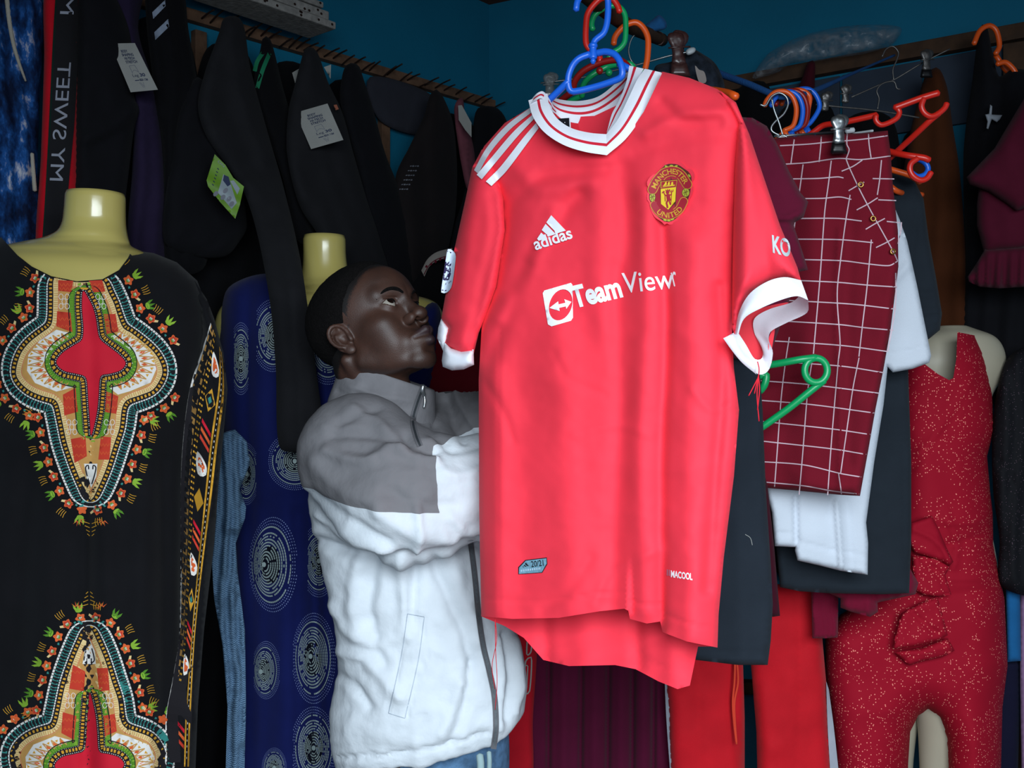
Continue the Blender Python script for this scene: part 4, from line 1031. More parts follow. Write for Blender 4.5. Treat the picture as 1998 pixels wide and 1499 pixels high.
    for k in range(nfl):
        i = int(k*1000/nfl); p = g[i]; t = tg[i]; n = np.array([t[1], -t[0]])
        if p[1] < 552 and 95 < p[0] < 215: continue
        def at(a, b, p=p, t=t, n=n): return tuple(p+t*a+n*b)
        fl = [at(9*math.cos(x)*(1+.22*math.cos(5*x)), 8.5*math.sin(x)*(1+.22*math.cos(5*x))) for x in np.linspace(0, 2*math.pi, 20, endpoint=False)]
        fq = T(fl)
        if keep(fq):
            pr.poly(fq, C_Or, 2, step=30); pr.poly(T([at(6.6*math.cos(x)*(1+.2*math.cos(5*x)), 6.2*math.sin(x)*(1+.2*math.cos(5*x))) for x in np.linspace(0, 2*math.pi, 20, endpoint=False)]), C_Br if k % 2 else C_Or, 3, step=30)
            pr.poly(T([at(4*math.cos(x), -1+3.6*math.sin(x)) for x in np.linspace(0, 2*math.pi, 10, endpoint=False)]), C_G, 4, step=30)
            for s in (-2, 0, 2): pr.poly(T([at(s, -3), at(s+.8, 2), at(s-.8, 2)]), C_Wh, 5)
            if k % 2: pr.poly(T([at(9, -2), at(15, 2), at(14, 6), at(8, 3)]), C_Cr, 3)
            else: pr.poly(T([at(10, -7), at(14, -9), at(15, -5), at(11, -4)]), C_Te, 3)
        if k % 2 == 0:      # leaf with prongs
            base = at(0, 17)
            for s in (-1, 0, 1):
                pts = T([at(s*3-3, 14), at(s*7-2.4, 22), at(s*9, 31-abs(s)*2), at(s*7+2.4, 22), at(s*3+3, 14)])
                if keep(pts): pr.poly(pts, C_Lf if k % 4 else C_G, 2, step=40)
            pts = T([at(7*math.cos(x), 15+4*math.sin(x)) for x in np.linspace(0, 2*math.pi, 10, endpoint=False)])
            if keep(pts): pr.poly(pts, C_Lf, 2, step=40)
        else:
            for s in (-6, -2, 2, 6):
                pts = T([at(s, 15), at(s*1.15+1, 22), at(s*1.3, 29)])
                if keep(pts): pr.line(pts, 1.1, C_Au, 2, n=6)
    for s in (-1, 1):       # red leaf stars at the tip
        for k in range(5):
            a = math.radians(90+s*18+(k-2)*34); c = np.array((177+s*24, 1014))
            pts = T([tuple(c+np.array((math.cos(a+d), math.sin(a+d)))*r) for d, r in ((-.3, 4), (0, 14), (.3, 4))])
            if keep(pts): pr.poly(pts, C_Or, 2, step=30)
    for k in range(4):
        for s in (-1, 1):
            z = T([(177+s*2, 1022+k*8), (177+s*(14-2.5*k), 1018+k*8)])
            if keep(z): pr.line(z, 1.3, C_Au, 2)
neck_l = [(2, 462), (14, 478), (34, 500), (62, 522), (100, 541), (150, 551), (200, 547), (232, 529), (250, 505)]
nx, ny = np.array([p[0] for p in neck_l]), np.array([p[1] for p in neck_l])
def clip_a(x, y): return -60 < x < 352+.0*y and y > (np.interp(x, nx, ny)-2.5 if x < 250 else 495) and y < 1515
pr = Print()
medallion(pr, lambda p: (p[0]+.0, p[1]), clip_a, lambda x: float(np.interp(x, nx, ny))+.3 if 2 < x < 250 else 490)
medallion(pr, lambda p: (p[0]-3, 2201-p[1]), lambda x, y: -60 < x < 352 and 1090 < y < 1515, lambda x: 1090)
pr.build('print', bvh_of(d_body), pm, dr, eps=.0012, dl=.00028)
# border along the sleeve
pr = Print()
EL = smooth_path([(411, 630), (392, 690), (372, 752), (360, 830), (353, 930), (353, 1060), (350, 1240), (338, 1320), (324, 1400), (322, 1500)], 220)
ER = smooth_path([(434, 692), (440, 740), (440, 790), (428, 880), (420, 950), (412, 1010), (398, 1110), (382, 1250), (376, 1380), (372, 1500)], 220)
mixp = lambda i, u: tuple(EL[i]*(1-u)+ER[i]*u)
def stripe(u0, u1, c, l, step=1, fill=1): 
    for i in range(0, 219-step, step):
        j = i+max(1, int(step*fill)); pr.add([mixp(i, u0), mixp(j, u0), mixp(j, u1), mixp(i, u1)], [(0, 1, 2, 3)], c, l)
stripe(0, .98, C_K, 0, 4); stripe(.0, .05, C_Wh, 1); stripe(.06, .26, C_Tan, 1, 5, .75); stripe(.11, .2, C_K, 2, 5, .4); stripe(.30, .34, C_Au, 1, 3, .6); stripe(.36, .40, C_Au, 1, 3, .6)
stripe(.74, .79, C_Au, 1); stripe(.82, .84, C_Wh, 1, 3, .5); stripe(.87, .93, C_Au, 1)
for i in range(8, 210, 17):
    k = (i//17) % 3
    if k == 0:
        pr.poly([mixp(i, .42), mixp(i+4, .7), mixp(i+9, .70), mixp(i+11, .5), mixp(i+6, .41)], C_Wh, 1, smooth=True, step=6); pr.poly([mixp(i+2, .46), mixp(i+5, .65), mixp(i+8, .64), mixp(i+9, .5)], C_Or, 2, smooth=True, step=6)
    elif k == 1:
        pr.poly([mixp(i, .56), mixp(i+6, .72), mixp(i+12, .56), mixp(i+6, .42)], C_Au, 1); pr.poly([mixp(i+2, .56), mixp(i+6, .67), mixp(i+10, .56), mixp(i+6, .47)], C_K, 2); pr.poly([mixp(i+4, .56), mixp(i+6, .62), mixp(i+8, .56), mixp(i+6, .5)], C_Te, 3)
    else:
        for s in range(3): pr.poly([mixp(i+s*4, .44), mixp(i+s*4+4, .72), mixp(i+s*4+6, .72), mixp(i+s*4+2, .44)], (C_R, C_Or, C_Br)[s], 1)
pr.build('sleeve_border', bvh_of(d_sl, d_body), pm, d_sl, eps=.0016, dl=.0003)

# ---------------------------------------------------------------- second mannequin in the navy dress
m2 = thing('mannequin', 'yellow headless mannequin in navy dress standing behind the man', 'mannequin')
rings('torso', [(460, 594, 672, 2.18, .95), (468, 592, 674, 2.18, .95), (500, 592, 675, 2.18, .95), (530, 590, 680, 2.18, .92), (548, 584, 694, 2.18, .85), (562, 560, 740, 2.18, .66), (575, 500, 800, 2.175, .5), (592, 440, 852, 2.17, .42), (640, 420, 870, 2.17, .42), (760, 440, 850, 2.17, .46), (1000, 480, 800, 2.17, .5)], M_man, m2, 1, 56, 8)
rings('neck_opening', [(459, 598, 668, 2.18, .9), (458, 600, 666, 2.18, .9)], M_hole, m2, 1, 30, 2)
rings('stand', [(1000, 615, 645, 2.17, 1), (1950, 618, 642, 2.17, 1), (2030, 520, 740, 2.17, 1), (2036, 510, 750, 2.17, 1)], M_nail, m2, 1, 24, 3)
nd = thing('navy_dress', 'navy blue dress printed with pale concentric dotted discs', 'dress')
M_navy = cloth('navy_rayon', '#131b52', sheen=.3, bump=.15)
n_body = pillow('body', [(430, 640), (440, 570), (470, 546), (520, 534), (570, 545), (600, 612), (650, 660), (720, 670), (800, 620), (850, 590), (862, 650), (840, 800), (800, 1000), (770, 1250), (762, 1540), (770, 1860), (420, 1860), (438, 1540), (455, 1300), (450, 1100), (438, 900), (428, 760)], 2.13, .11, 120, M_navy, nd, step=10, back=.5, free=[(570, 545), (600, 612), (650, 660), (720, 670), (800, 620), (850, 590)],
    fold=[ridges(([(486, 560), (482, 800), (490, 1100), (492, 1500)], 14, -.014), ([(600, 800), (612, 1100), (620, 1500)], 10, .016), ([(632, 860), (640, 1200), (650, 1500)], 12, -.014), ([(560, 900), (556, 1200), (560, 1500)], 20, .010), ([(580, 1000), (585, 1500)], 10, -.008), ([(520, 1000), (518, 1500)], 16, -.008)), crumple(90, .005, 3)])
M_dot = mat('pale_grey_green_print', '#98a7a6', rough=.85, noise=.1); M_dotb = mat('pale_blue_print', '#8796c8', rough=.85, noise=.1)
pr = Print()
def disc(cx, cy, rx, ry, x0=-1e9, x1=1e9, off=(0, 0), y0=-1e9, y1=1e9, sd=0):
    rg = random.Random(sd)
    pr.poly([(np.clip(cx+rx*.40*math.cos(a)+off[0]*.3, x0, x1), cy+ry*.40*math.sin(a)) for a in np.linspace(0, 2*math.pi, 26, endpoint=False)], 2, 0, step=8)
    pr.ell((np.clip(cx+off[0], x0+3, x1-3), cy+off[1]), 4, 5, 0, 2)
    for k in range(14):
        f = .14+.86*k/13
        n = int(18+66*f)
        if k in (9,): continue
        outer = k > 10
        for j in range(n):
            if not outer and rg.random() < .10: continue
            a = 2*math.pi*j/n; fill = .40 if outer else .86
            b = a+2*math.pi/n*fill; w = .033 if not outer else .020
            q = []
            for aa, ff in ((a, f-w/2), (b, f-w/2), (b, f+w/2), (a, f+w/2)):
                sh = off[0]*(1-ff), off[1]*(1-ff)
                q.append((cx+sh[0]+rx*ff*math.cos(aa), cy+sh[1]+ry*ff*math.sin(aa)))
            if all(x0 < p[0] < x1 and y0 < p[1] < y1 for p in q): pr.add(q, [(0, 1, 2, 3)], 1 if outer else 0, 1)
disc(533, 1102, 47, 92, 484, 580, (-18, 0), sd=1); disc(519, 1308, 28, 56, 495, 546, (-10, 3), sd=2); disc(612, 1285, 42, 88, 571, 655, (-6, -4), sd=3); disc(612, 1460, 44, 80, 571, 655, (0, 0), sd=4); disc(575, 900, 54, 56, 523, 640, (0, 0), sd=5)
disc(532, 655, 42, 70, 500, 560, (4, 0), sd=6); disc(640, 680, 46, 70, 600, 690, (0, 0), sd=7); disc(622, 1095, 36, 70, 600, 660, (0, 0), sd=8); disc(535, 1500, 24, 40, 505, 560, sd=9); disc(470, 700, 24, 70, 456, 485, sd=10); disc(480, 925, 26, 60, 470, 500, sd=11)
pr.build('print', bvh_of(n_body), [M_dot, M_dotb, cloth('navy_black_print', '#0b0d1c')], nd, eps=.0014, dl=.0005)

def denim_stripe():
    m = bpy.data.materials.new('striped_chambray'); m.use_nodes = True; nt = m.node_tree; N = nt.nodes; L = nt.links; b = N['Principled BSDF']
    b.inputs['Roughness'].default_value = .9; b.inputs['Specular IOR Level'].default_value = .1
    tc = N.new('ShaderNodeTexCoord'); mp = N.new('ShaderNodeMapping'); mp.inputs['Rotation'].default_value = (0, .35, 0); L.new(tc.outputs['Object'], mp.inputs['Vector'])
    w = N.new('ShaderNodeTexWave'); w.bands_direction = 'Z'; w.inputs['Scale'].default_value = 95; w.inputs['Distortion'].default_value = 1.2; L.new(mp.outputs['Vector'], w.inputs['Vector'])
    r = N.new('ShaderNodeValToRGB'); r.color_ramp.elements[0].color = (*lin('#263e57'), 1); r.color_ramp.elements[1].color = (*lin('#6d8aa5'), 1)
    L.new(w.outputs['Fac'], r.inputs['Fac']); L.new(r.outputs['Color'], b.inputs['Base Color'])
    return m
t, b = hung('chambray_shawl', 'steel blue striped cloth hanging between the two dresses', 'cloth', [(432, 846), (458, 838), (482, 862), (488, 905), (468, 955), (480, 990), (478, 1012), (460, 1060), (464, 1120), (478, 1230), (480, 1380), (474, 1640), (436, 1640), (444, 1380), (434, 1260), (418, 1170), (413, 1100), (422, 1010), (412, 940), (420, 890)], 1.93, .006, 7, denim_stripe(), [vfolds(22, .016, 5, sharp=.35), crumple(30, .014, 15), ridges(([(440, 860), (455, 960), (440, 1080), (455, 1200)], 7, .014))], step=5, smooth=False)
# ---------------------------------------------------------------- the right side: hangers and clothes
zt = lambda pts, Y: [(1030+p[0]*.2535, p[1]*.2535, Y if len(p) < 3 else p[2]) for p in pts]     # pole corner enlargement
zr = lambda pts, Y=None: [((1400+p[0]*.3002, p[1]*.3002) if Y is None else (1400+p[0]*.3002, p[1]*.3002, Y if len(p) < 3 else p[2])) for p in pts]
zc = lambda pts: [(1400+p[0]*.3669, 230+p[1]*.3669) for p in pts]
zd = lambda pts: [(1400+p[0]*.4003, 630+p[1]*.4003) for p in pts]
ze = lambda pts: [(1000+p[0]*.4995, 1100+p[1]*.4995) for p in pts]
M_steel = mat('galvanised_wire', '#9fa4a6', rough=.35, metal=.9, noise=.1, nscale=80); M_rub = mat('black_rubber', '#0d0d10', rough=.4, spec=.5)
M_dkst = mat('dull_steel', '#6d6a68', rough=.45, metal=.8, noise=.2, nscale=120)
M_cap = mat('milky_plastic', '#a8adb0', rough=.4); M_brclip = mat('smoked_brown_plastic', '#3b2422', rough=.3, spec=.6, noise=.3, nscale=200)

# hanging pole that comes out of the corner
pole = thing('hanging_pole', 'dark brown wooden pole holding hangers behind the blue hanger', 'pole')
ptube('rod', [(1120, -32, 1.44), (1145, -8, 1.52), (1215, 44, 1.72), (1262, 66, 1.90), (1292, 78, 2.02)], .0125, M_wood_dk, pole, n=20, sides=12)
pillow('rag', zt([(900, 200, 0), (960, 150, 0), (1010, 115, 0), (1060, 160, 0), (1065, 215, 0), (1000, 240, 0), (930, 245, 0)], 0) and [(p[0], p[1]) for p in zt([(900, 200), (960, 150), (1010, 115), (1060, 160), (1065, 215), (1000, 240), (930, 245)], 0)], 1.93, .012, 9, cloth('faded_blue_rag', '#1c4f7e'), pole, step=4, fold=[crumple(8, .004, 2)])
sheet('wrapping', [(1268, 62), (1290, 62), (1296, 76), (1288, 88), (1268, 80)], 1.985, mat('brown_patterned_tape', '#44302d', .6, .6, 160), pole, step=4)

HG = 'plastic hangers on the hanging pole'
def ball(name, x, y, Y, r, m, par): rings(name, [(y-r, x-r*.3, x+r*.3, Y, 1), (y-r*.6, x-r*.8, x+r*.8, Y, 1), (y, x-r, x+r, Y, 1), (y+r*.6, x-r*.8, x+r*.8, Y, 1), (y+r, x-r*.3, x+r*.3, Y, 1)], m, par, 1, 14, 3)
h = thing('plastic_hanger', 'red plastic hanger right behind the blue one on the pole', 'hanger', HG)
ptube('hook', zt([(706, 95), (690, 45), (640, -15), (560, -10), (480, 70), (452, 140), (447, 330), (490, 395), (545, 420), (556, 480)], 1.50), .0047, M_redpl, h); ball('swivel', 1170, 138, 1.50, 7, M_dredpl, h)
ptube('loop', zt([(345, 700, 1.53), (365, 620, 1.52), (430, 545, 1.51), (560, 482, 1.50), (690, 462, 1.49), (760, 500, 1.48), (790, 560, 1.47)], 1.5), .0050, M_dredpl, h)
ptube('arm', [(1118, 178, 1.53), (1090, 200, 1.56), (1050, 240, 1.60)], .005, M_dredpl, h, n=10); ptube('arm', [(1228, 140, 1.47), (1290, 165, 1.44), (1360, 190, 1.42)], .005, M_dredpl, h, n=10)
h = thing('plastic_hanger', 'green plastic hanger between the red and the orange one on the pole', 'hanger', HG)
ptube('hook', zt([(500, 230), (490, 185), (515, 115), (590, 62), (680, 45), (735, 90), (752, 160), (746, 315), (705, 375), (645, 410), (622, 455)], 1.58), .0046, M_grpl, h); ball('swivel', 1188, 142, 1.58, 7, M_grpl, h)
ptube('loop', zt([(415, 745, 1.6), (430, 650, 1.59), (500, 575, 1.58), (610, 515, 1.58), (720, 492, 1.57), (790, 495, 1.57), (820, 540, 1.57)], 1.6), .0048, M_grpl, h)
ptube('arm', [(1136, 186, 1.6), (1100, 205, 1.62)], .0048, M_grpl, h, n=8); ptube('arm', [(1236, 134, 1.57), (1300, 165, 1.54)], .0048, M_grpl, h, n=8)
h = thing('plastic_hanger', 'orange plastic hanger furthest along the pole above the shirt collar', 'hanger', HG)
ptube('hook', zt([(660, 342), (668, 290), (705, 235), (765, 188), (835, 174), (892, 220), (924, 300), (920, 440), (905, 520), (890, 560)], 1.68), .0052, M_orpl, h)
ptube('arm', [(1255, 138, 1.68), (1330, 165, 1.60), (1404, 178, 1.50), (1424, 183, 1.47), (1436, 189, 1.455)], [.005, .005, .005, .006], M_orpl, h, n=24)

def clip(par, x, y, Y, s, mm, tip=None, lean=0., name='clip'):
    """sprung metal hanger clip: thumb pad, two jaws, spring; s = height in pixels, (x,y) its top"""
    T = lambda pts: [(x+p[0]*s+lean*p[1]*s, y+p[1]*s) for p in pts]
    c = pillow(name, T([(-.18, .02), (-.10, -.03), (.10, -.03), (.18, .02), (.20, .14), (.14, .30), (.13, .48), (.15, .70), (-.15, .70), (-.13, .48), (-.14, .30), (-.20, .14)]), Y, .004, s*.07, mm, par, step=max(2.5, s*.06), fold=[crumple(s*.05, .0012, 3)])
    pillow('back_jaw', T([(-.05, -.05), (.20, -.06), (.30, .05), (.24, .22), (.16, .30), (.14, .68), (-.10, .68)]), Y+.012, .003, s*.06, mm, c, step=max(2.5, s*.07))
    ptube('spring', [(x+lean*.32*s-.2*s, y+.33*s, Y-.003), (x+lean*.32*s, y+.31*s, Y-.007), (x+lean*.32*s+.3*s, y+.30*s, Y+.008)], .0016, mm, c, n=8, sides=6)
    if tip: pillow('rubber_tip', T([(-.18, .68), (.18, .68), (.23, .98), (.18, 1.0), (-.20, 1.0), (-.24, .95)]), Y, .007, s*.08, tip, c, step=max(2.5, s*.06), smooth=False)
    return c
# far wire hangers with clips by the pole
w = thing('wire_hanger', 'thin wire hanger with smoky brown clips behind the shirt collar', 'hanger')
ptube('hook', zt([(835, 250), (795, 305), (775, 390), (795, 465), (832, 505)], 1.80), .0016, M_steel, w, n=20, sides=6)
ptube('bar', zt([(100, 640, 1.86), (400, 600, 1.84), (820, 505, 1.80), (1090, 430, 1.78), (1260, 395, 1.77)], 1.8), .0018, M_steel, w, n=30, sides=6)
clip(w, 1318, 66, 1.765, 84, M_brclip, M_brclip, .12); clip(w, 1072, 146, 1.85, 60, mat('clear_plastic', '#6b6f70', rough=.15, spec=.7, alpha=.55), None, 0)
pillow('end_cap', zt([(1215, 395), (1240, 370), (1280, 365), (1292, 385), (1275, 410), (1230, 425)], 0) and [(p[0], p[1]) for p in zt([(1215, 395), (1240, 370), (1280, 365), (1292, 385), (1275, 410), (1230, 425)], 0)], 1.75, .006, 5, M_cap, w, step=3)
t, b = hung('dark_jeans', 'dark faded jeans bunched on the wire hanger above the shirt\'s shoulder', 'jeans', [(1280, 128), (1310, 120), (1334, 104), (1352, 96), (1372, 106), (1392, 120), (1404, 138), (1414, 168), (1425, 330), (1380, 420), (1300, 400), (1270, 300), (1275, 150)], 1.80, .03, 22, cloth('dark_denim', '#1b2029', noise=.7, nscale=50), [crumple(22, .010, 5), ridges(([(1350, 100), (1380, 120), (1400, 150)], 6, .008))], step=6)
sheet('care_tag', [(1356, 128), (1364, 136), (1374, 140), (1378, 160), (1364, 160)], 1.742, mat('beige_tag', '#7e7470'), t, step=4)

# dark backdrop garments on the right wall
RB = 'dark garments in the back row on the right wall'
for i, (x0, x1, yt, yb, off, lab) in enumerate(((1420, 1520, 175, 1080, .05, 'black garment in the right back row beside the blue rope'), (1505, 1640, 215, 1100, .06, 'black garment in the right back row behind the bunched hangers'), (1625, 1760, 240, 1100, .07, 'black garment in the right back row behind the checked trousers'), (1745, 1850, 265, 800, .05, 'black garment in the right back row behind the red hanger'))):
    hung('black_garment', lab, 'garment', [(x0+20, yt), (x1-20, yt-8), (x1, yt+150), (x1, yb), (x0, yb), (x0, yt+150)], YR(off), .018, 30, M_void, [vfolds(46, .008, i+40), crumple(50, .004, i)], RB, 14)
t, b = hung('maroon_garment', 'small maroon garment hanging under the plastic bag', 'garment', [(1566, 150), (1576, 122), (1590, 120), (1590, 190), (1600, 260), (1545, 260), (1552, 190)], YR(.06), .015, 14, cloth('maroon_knit', '#3c0d18'), [crumple(30, .004, 1)], step=8)

# crumpled plastic bag lying along the batten
M_bag = mat('cloudy_plastic_film', '#8c8f94', rough=.25, noise=.25, nscale=30, bump=.8, bscale=60, spec=.6, alpha=.5)
nt = M_bag.node_tree; nb_ = nt.nodes.new('ShaderNodeTexNoise'); nb_.inputs['Scale'].default_value = 26; nb_.inputs['Detail'].default_value = 5; nb_.inputs['Distortion'].default_value = 1.5
mr = nt.nodes.new('ShaderNodeMapRange'); mr.inputs['From Min'].default_value = .35; mr.inputs['From Max'].default_value = .7; mr.inputs['To Min'].default_value = .06; mr.inputs['To Max'].default_value = .5
tcb = nt.nodes.new('ShaderNodeTexCoord'); nt.links.new(tcb.outputs['Object'], nb_.inputs['Vector']); nt.links.new(nb_.outputs['Fac'], mr.inputs['Value']); nt.links.new(mr.outputs['Result'], nt.nodes['Principled BSDF'].inputs['Alpha'])
bag = pillow('plastic_bag', [(1468, 152), (1486, 120), (1500, 104), (1545, 78), (1600, 60), (1660, 50), (1720, 48), (1758, 54), (1752, 76), (1735, 90), (1690, 104), (1640, 112), (1590, 120), (1545, 124), (1520, 140), (1490, 150)], YR(.07), .05, 34, M_bag, None, step=6, fold=[crumple(36, .016, 6), crumple(13, .006, 8), ridges(([(1500, 130), (1560, 90), (1680, 62), (1740, 56)], 6, .01), ([(1520, 128), (1600, 110), (1700, 90)], 5, .01))])
finish_props(bag, 'crumpled translucent plastic bag lying on the right wall batten', 'plastic bag')

# blue rope
rp = thing('blue_rope', 'blue rope sagging across the corner with hangers bunched on it', 'rope')
ptube('rope', [(1330, 108, 2.06), (1400, 142, 1.95), (1460, 164, 1.86), (1520, 188, 1.80), (1560, 186, 1.83), (1592, 176, 1.92), (1660, 145, 2.15), (1724, 117, 2.33), (1745, 108, 2.37)], [.0065, .0065, .006, .0055, .004, .003, .003], mat('blue_cord', '#16467c', rough=.9, bump=.6, bscale=400), rp, n=60, sides=8)

# bunched hangers on the rope
BGp = 'hangers bunched on the blue rope'
hk = [(305, 690), (322, 650), (372, 602), (440, 596), (490, 636), (512, 715), (492, 815), (432, 850)]
for k, (dx, dy, Y, m, cn) in enumerate(((0, 0, 1.775, M_orpl, 'front orange hanger of the bunch on the blue rope'), (42, 2, 1.80, M_bluepl, 'blue hanger second in the bunch on the blue rope'), (72, -4, 1.825, M_dredpl, 'dark red hanger third in the bunch on the blue rope'), (108, -8, 1.85, M_orpl, 'rear orange hanger fourth in the bunch on the blue rope'), (150, -16, 1.88, M_bluepl, 'rear blue hanger last in the bunch on the blue rope'))):
    h = thing('plastic_hanger', cn, 'hanger', BGp)
    pts = [(p[0]+dx, p[1]+dy) for p in hk]
    if k >= 3: pts = [(p[0]+(0 if p[1] < 700 else -10*k), p[1]) for p in pts]
    o = ptube('hook', zr(pts, Y), .0046, m, h, n=40)
    c = zr([(432+dx, 850+dy)], Y)[0]
    ptube('arm', [(c[0], c[1], Y), (c[0]-8, c[1]+12, Y), (c[0]-60, c[1]+50, Y+.02), (c[0]-110, c[1]+90, Y+.04)], .0046, m, h, n=20)
    ptube('arm', [(c[0], c[1], Y), (c[0]+8, c[1]+12, Y), (c[0]+70, c[1]+56, Y-.01), (c[0]+140, c[1]+100, Y-.02)], .0046, m, h, n=20)

# long red hanger with its hooked end, its sisters below
h = thing('plastic_hanger', 'large red plastic hanger whose notched arm points right above checked trousers', 'hanger', 'hangers behind the checked trousers')
ptube('arm', zr([(560, 900, 1.74), (620, 862, 1.73), (690, 815, 1.72), (800, 800, 1.70), (1035, 748, 1.67)], 1.7), .0052, M_redpl, h, n=30)
ptube('notch', zr([(1030, 750), (1030, 785), (1060, 812), (1110, 800), (1165, 768), (1182, 730), (1165, 700)], 1.665), .0046, M_redpl, h, n=30)
ptube('arm', zr([(1150, 702, 1.665), (1330, 636, 1.655), (1436, 604, 1.65)], 1.66), .0056, M_redpl, h, n=20)
ptube('end_hook', zr([(1340, 640), (1326, 690), (1345, 735), (1390, 757), (1440, 735), (1478, 700), (1490, 672)], 1.652), .0048, M_redpl, h, n=30)
ptube('lower_arm', zr([(1440, 735, 1.652), (1380, 785, 1.66), (1290, 870, 1.68), (1150, 1000, 1.72), (1060, 1080, 1.74)], 1.66), .0052, M_redpl, h, n=24)
h = thing('plastic_hanger', 'small red hanger end curling beside the checked trousers\' waistband', 'hanger', 'hangers behind the checked trousers')
ptube('arm', zr([(1060, 965, 1.73), (1130, 988, 1.71), (1230, 1010, 1.69), (1340, 1026, 1.68), (1376, 1042, 1.68)], 1.7), .0055, M_redpl, h, n=24)
ptube('end_hook', zr([(1300, 1030), (1258, 1062), (1250, 1105), (1272, 1146), (1320, 1172), (1362, 1158), (1388, 1120)], 1.68), .005, M_redpl, h, n=30)
h = thing('plastic_hanger', 'blue hanger whose ring shows inside the small red hanger end', 'hanger', 'hangers behind the checked trousers')
ptube('end_hook', zr([(1110, 985, 1.76), (1180, 1000, 1.75), (1300, 1035, 1.74), (1350, 1060, 1.73), (1368, 1098, 1.73), (1348, 1135, 1.73), (1300, 1148, 1.73), (1256, 1120, 1.73)], 1.73), .0048, M_bluepl, h, n=36)
for k, (a, lab) in enumerate((([(1060, 1080, 1.745), (1140, 1106, 1.735), (1250, 1140, 1.725), (1322, 1186, 1.72)], 'orange hanger arm ending beside the shoulder of the black tee'), ([(1090, 1180, 1.775), (1160, 1240, 1.765), (1240, 1262, 1.81), (1328, 1266, 1.84)], 'lower orange hanger arm peeping out around the black tee'))):
    h = thing('plastic_hanger', lab, 'hanger', 'hangers behind the checked trousers'); ptube('arm', zr(a, 1.7), .0052, M_orpl, h, n=20)

# checked trousers on a clip hanger
YC = plane_y((1500, 300, 1.66), (1740, 300, 1.58), (1600, 950, 1.62))
ct = thing('checked_trousers', 'maroon trousers with white window-pane check and gold buttons', 'trousers')
M_mar = cloth('maroon_suiting', '#6d1222', sheen=.1, noise=.08)
c_out = [(1440, 282), (1522, 268), (1600, 263), (1680, 260), (1732, 255), (1738, 300), (1742, 360), (1752, 450), (1753, 520), (1738, 640), (1724, 720), (1708, 800), (1694, 880), (1678, 968), (1640, 966), (1560, 958), (1470, 950), (1440, 700)]
c_b = pillow('body', c_out, YC, .022, 16, M_mar, ct, step=7, smooth=False, fold=[ridges(([(1640, 450), (1634, 600), (1640, 760), (1642, 960)], 7, .006), ([(1660, 420), (1655, 620), (1655, 900)], 14, -.004), ([(1540, 300), (1530, 600), (1530, 940)], 26, -.006), ([(1590, 330), (1580, 640), (1575, 940)], 24, .006), ([(1600, 308), (1625, 300), (1640, 304)], 6, -.004), ([(1500, 312), (1600, 308), (1740, 300)], 3, -.003), ([(1500, 952), (1600, 962), (1670, 960)], 4, -.005)), crumple(60, .004, 4)])
pr = Print(); W = 2.2
for l in ([(332, 148), (480, 140), (600, 128), (760, 115), (905, 95)], [(330, 248), (480, 238), (640, 216), (760, 222), (920, 203)], [(380, 325), (540, 322), (640, 314), (670, 320)], [(825, 323), (940, 325)], [(380, 430), (560, 428), (650, 421), (712, 434)], [(855, 436), (950, 440)], [(370, 536), (640, 535), (767, 549)], [(900, 551), (970, 558)], [(360, 645), (650, 648), (827, 664)],
          [(360, 752), (660, 760), (800, 777), (912, 786), (958, 762)], [(350, 862), (640, 875), (800, 890), (955, 900)], [(350, 970), (700, 990), (950, 1018)], [(300, 1078), (650, 1100), (780, 1116), (935, 1130)], [(270, 1185), (650, 1210), (905, 1243)], [(250, 1294), (650, 1320), (885, 1356)], [(230, 1398), (500, 1420), (860, 1465)],
          [(408, 115), (390, 245)], [(552, 100), (548, 160), (540, 235)], [(690, 85), (688, 140), (700, 170), (684, 218)], [(803, 85), (806, 140), (817, 216)], [(455, 248), (440, 360), (400, 640)], [(605, 228), (590, 350), (570, 500), (545, 850), (510, 1255)], [(705, 410), (680, 560), (655, 750), (638, 900), (638, 1000), (652, 1200), (644, 1280)], [(818, 648), (795, 900), (770, 1110), (752, 1270)], [(948, 825), (945, 1010), (905, 1243)], [(872, 225), (862, 330), (850, 410)], [(978, 555), (975, 600), (960, 670)],
          [(684, 220), (700, 262), (760, 390), (830, 522), (935, 712), (958, 762)], [(660, 284), (720, 258), (770, 225)], [(697, 388), (745, 360), (780, 342)], [(740, 490), (800, 458), (852, 425)], [(788, 593), (840, 562), (890, 535)], [(843, 690), (900, 662), (942, 638)]):
    pr.line(zc(l), W, 0, n=10*len(l))
for l in ([(180, 376), (450, 398), (765, 440)], [(190, 478), (560, 518), (745, 545)], [(190, 574), (560, 615), (725, 642)], [(200, 676), (420, 693), (600, 735), (700, 752)], [(200, 774), (420, 795), (560, 820), (690, 835)], [(465, 160), (440, 330), (415, 640), (398, 838)], [(590, 170), (560, 520), (545, 720), (537, 840)], [(690, 170), (660, 320), (625, 560), (600, 735)], [(350, 70), (330, 200), (310, 370), (290, 640), (278, 800)], [(590, 735), (600, 800), (604, 836)]):
    pr.line(zd(l), W*.95, 0, n=10*len(l))
pr.build('check', bvh_of(c_b), [mat('white_yarn', '#c3a9b2', rough=.9)], ct, eps=.0011)
M_brass = mat('brass', '#b98d4c', rough=.3, metal=.9)
for x, y in zc([(762, 355), (828, 536), (933, 711)]):
    q = lay(np.array([(x+4.6*math.cos(a), y+4.6*math.sin(a)) for a in np.linspace(0, 2*math.pi, 12, endpoint=False)]), bvh_of(c_b), .005)
    tube('button', q, .0014, M_brass, ct, n=20, sides=6, closed=True)
w = thing('wire_hanger', 'steel clip hanger gripping the checked trousers\' waistband', 'hanger')
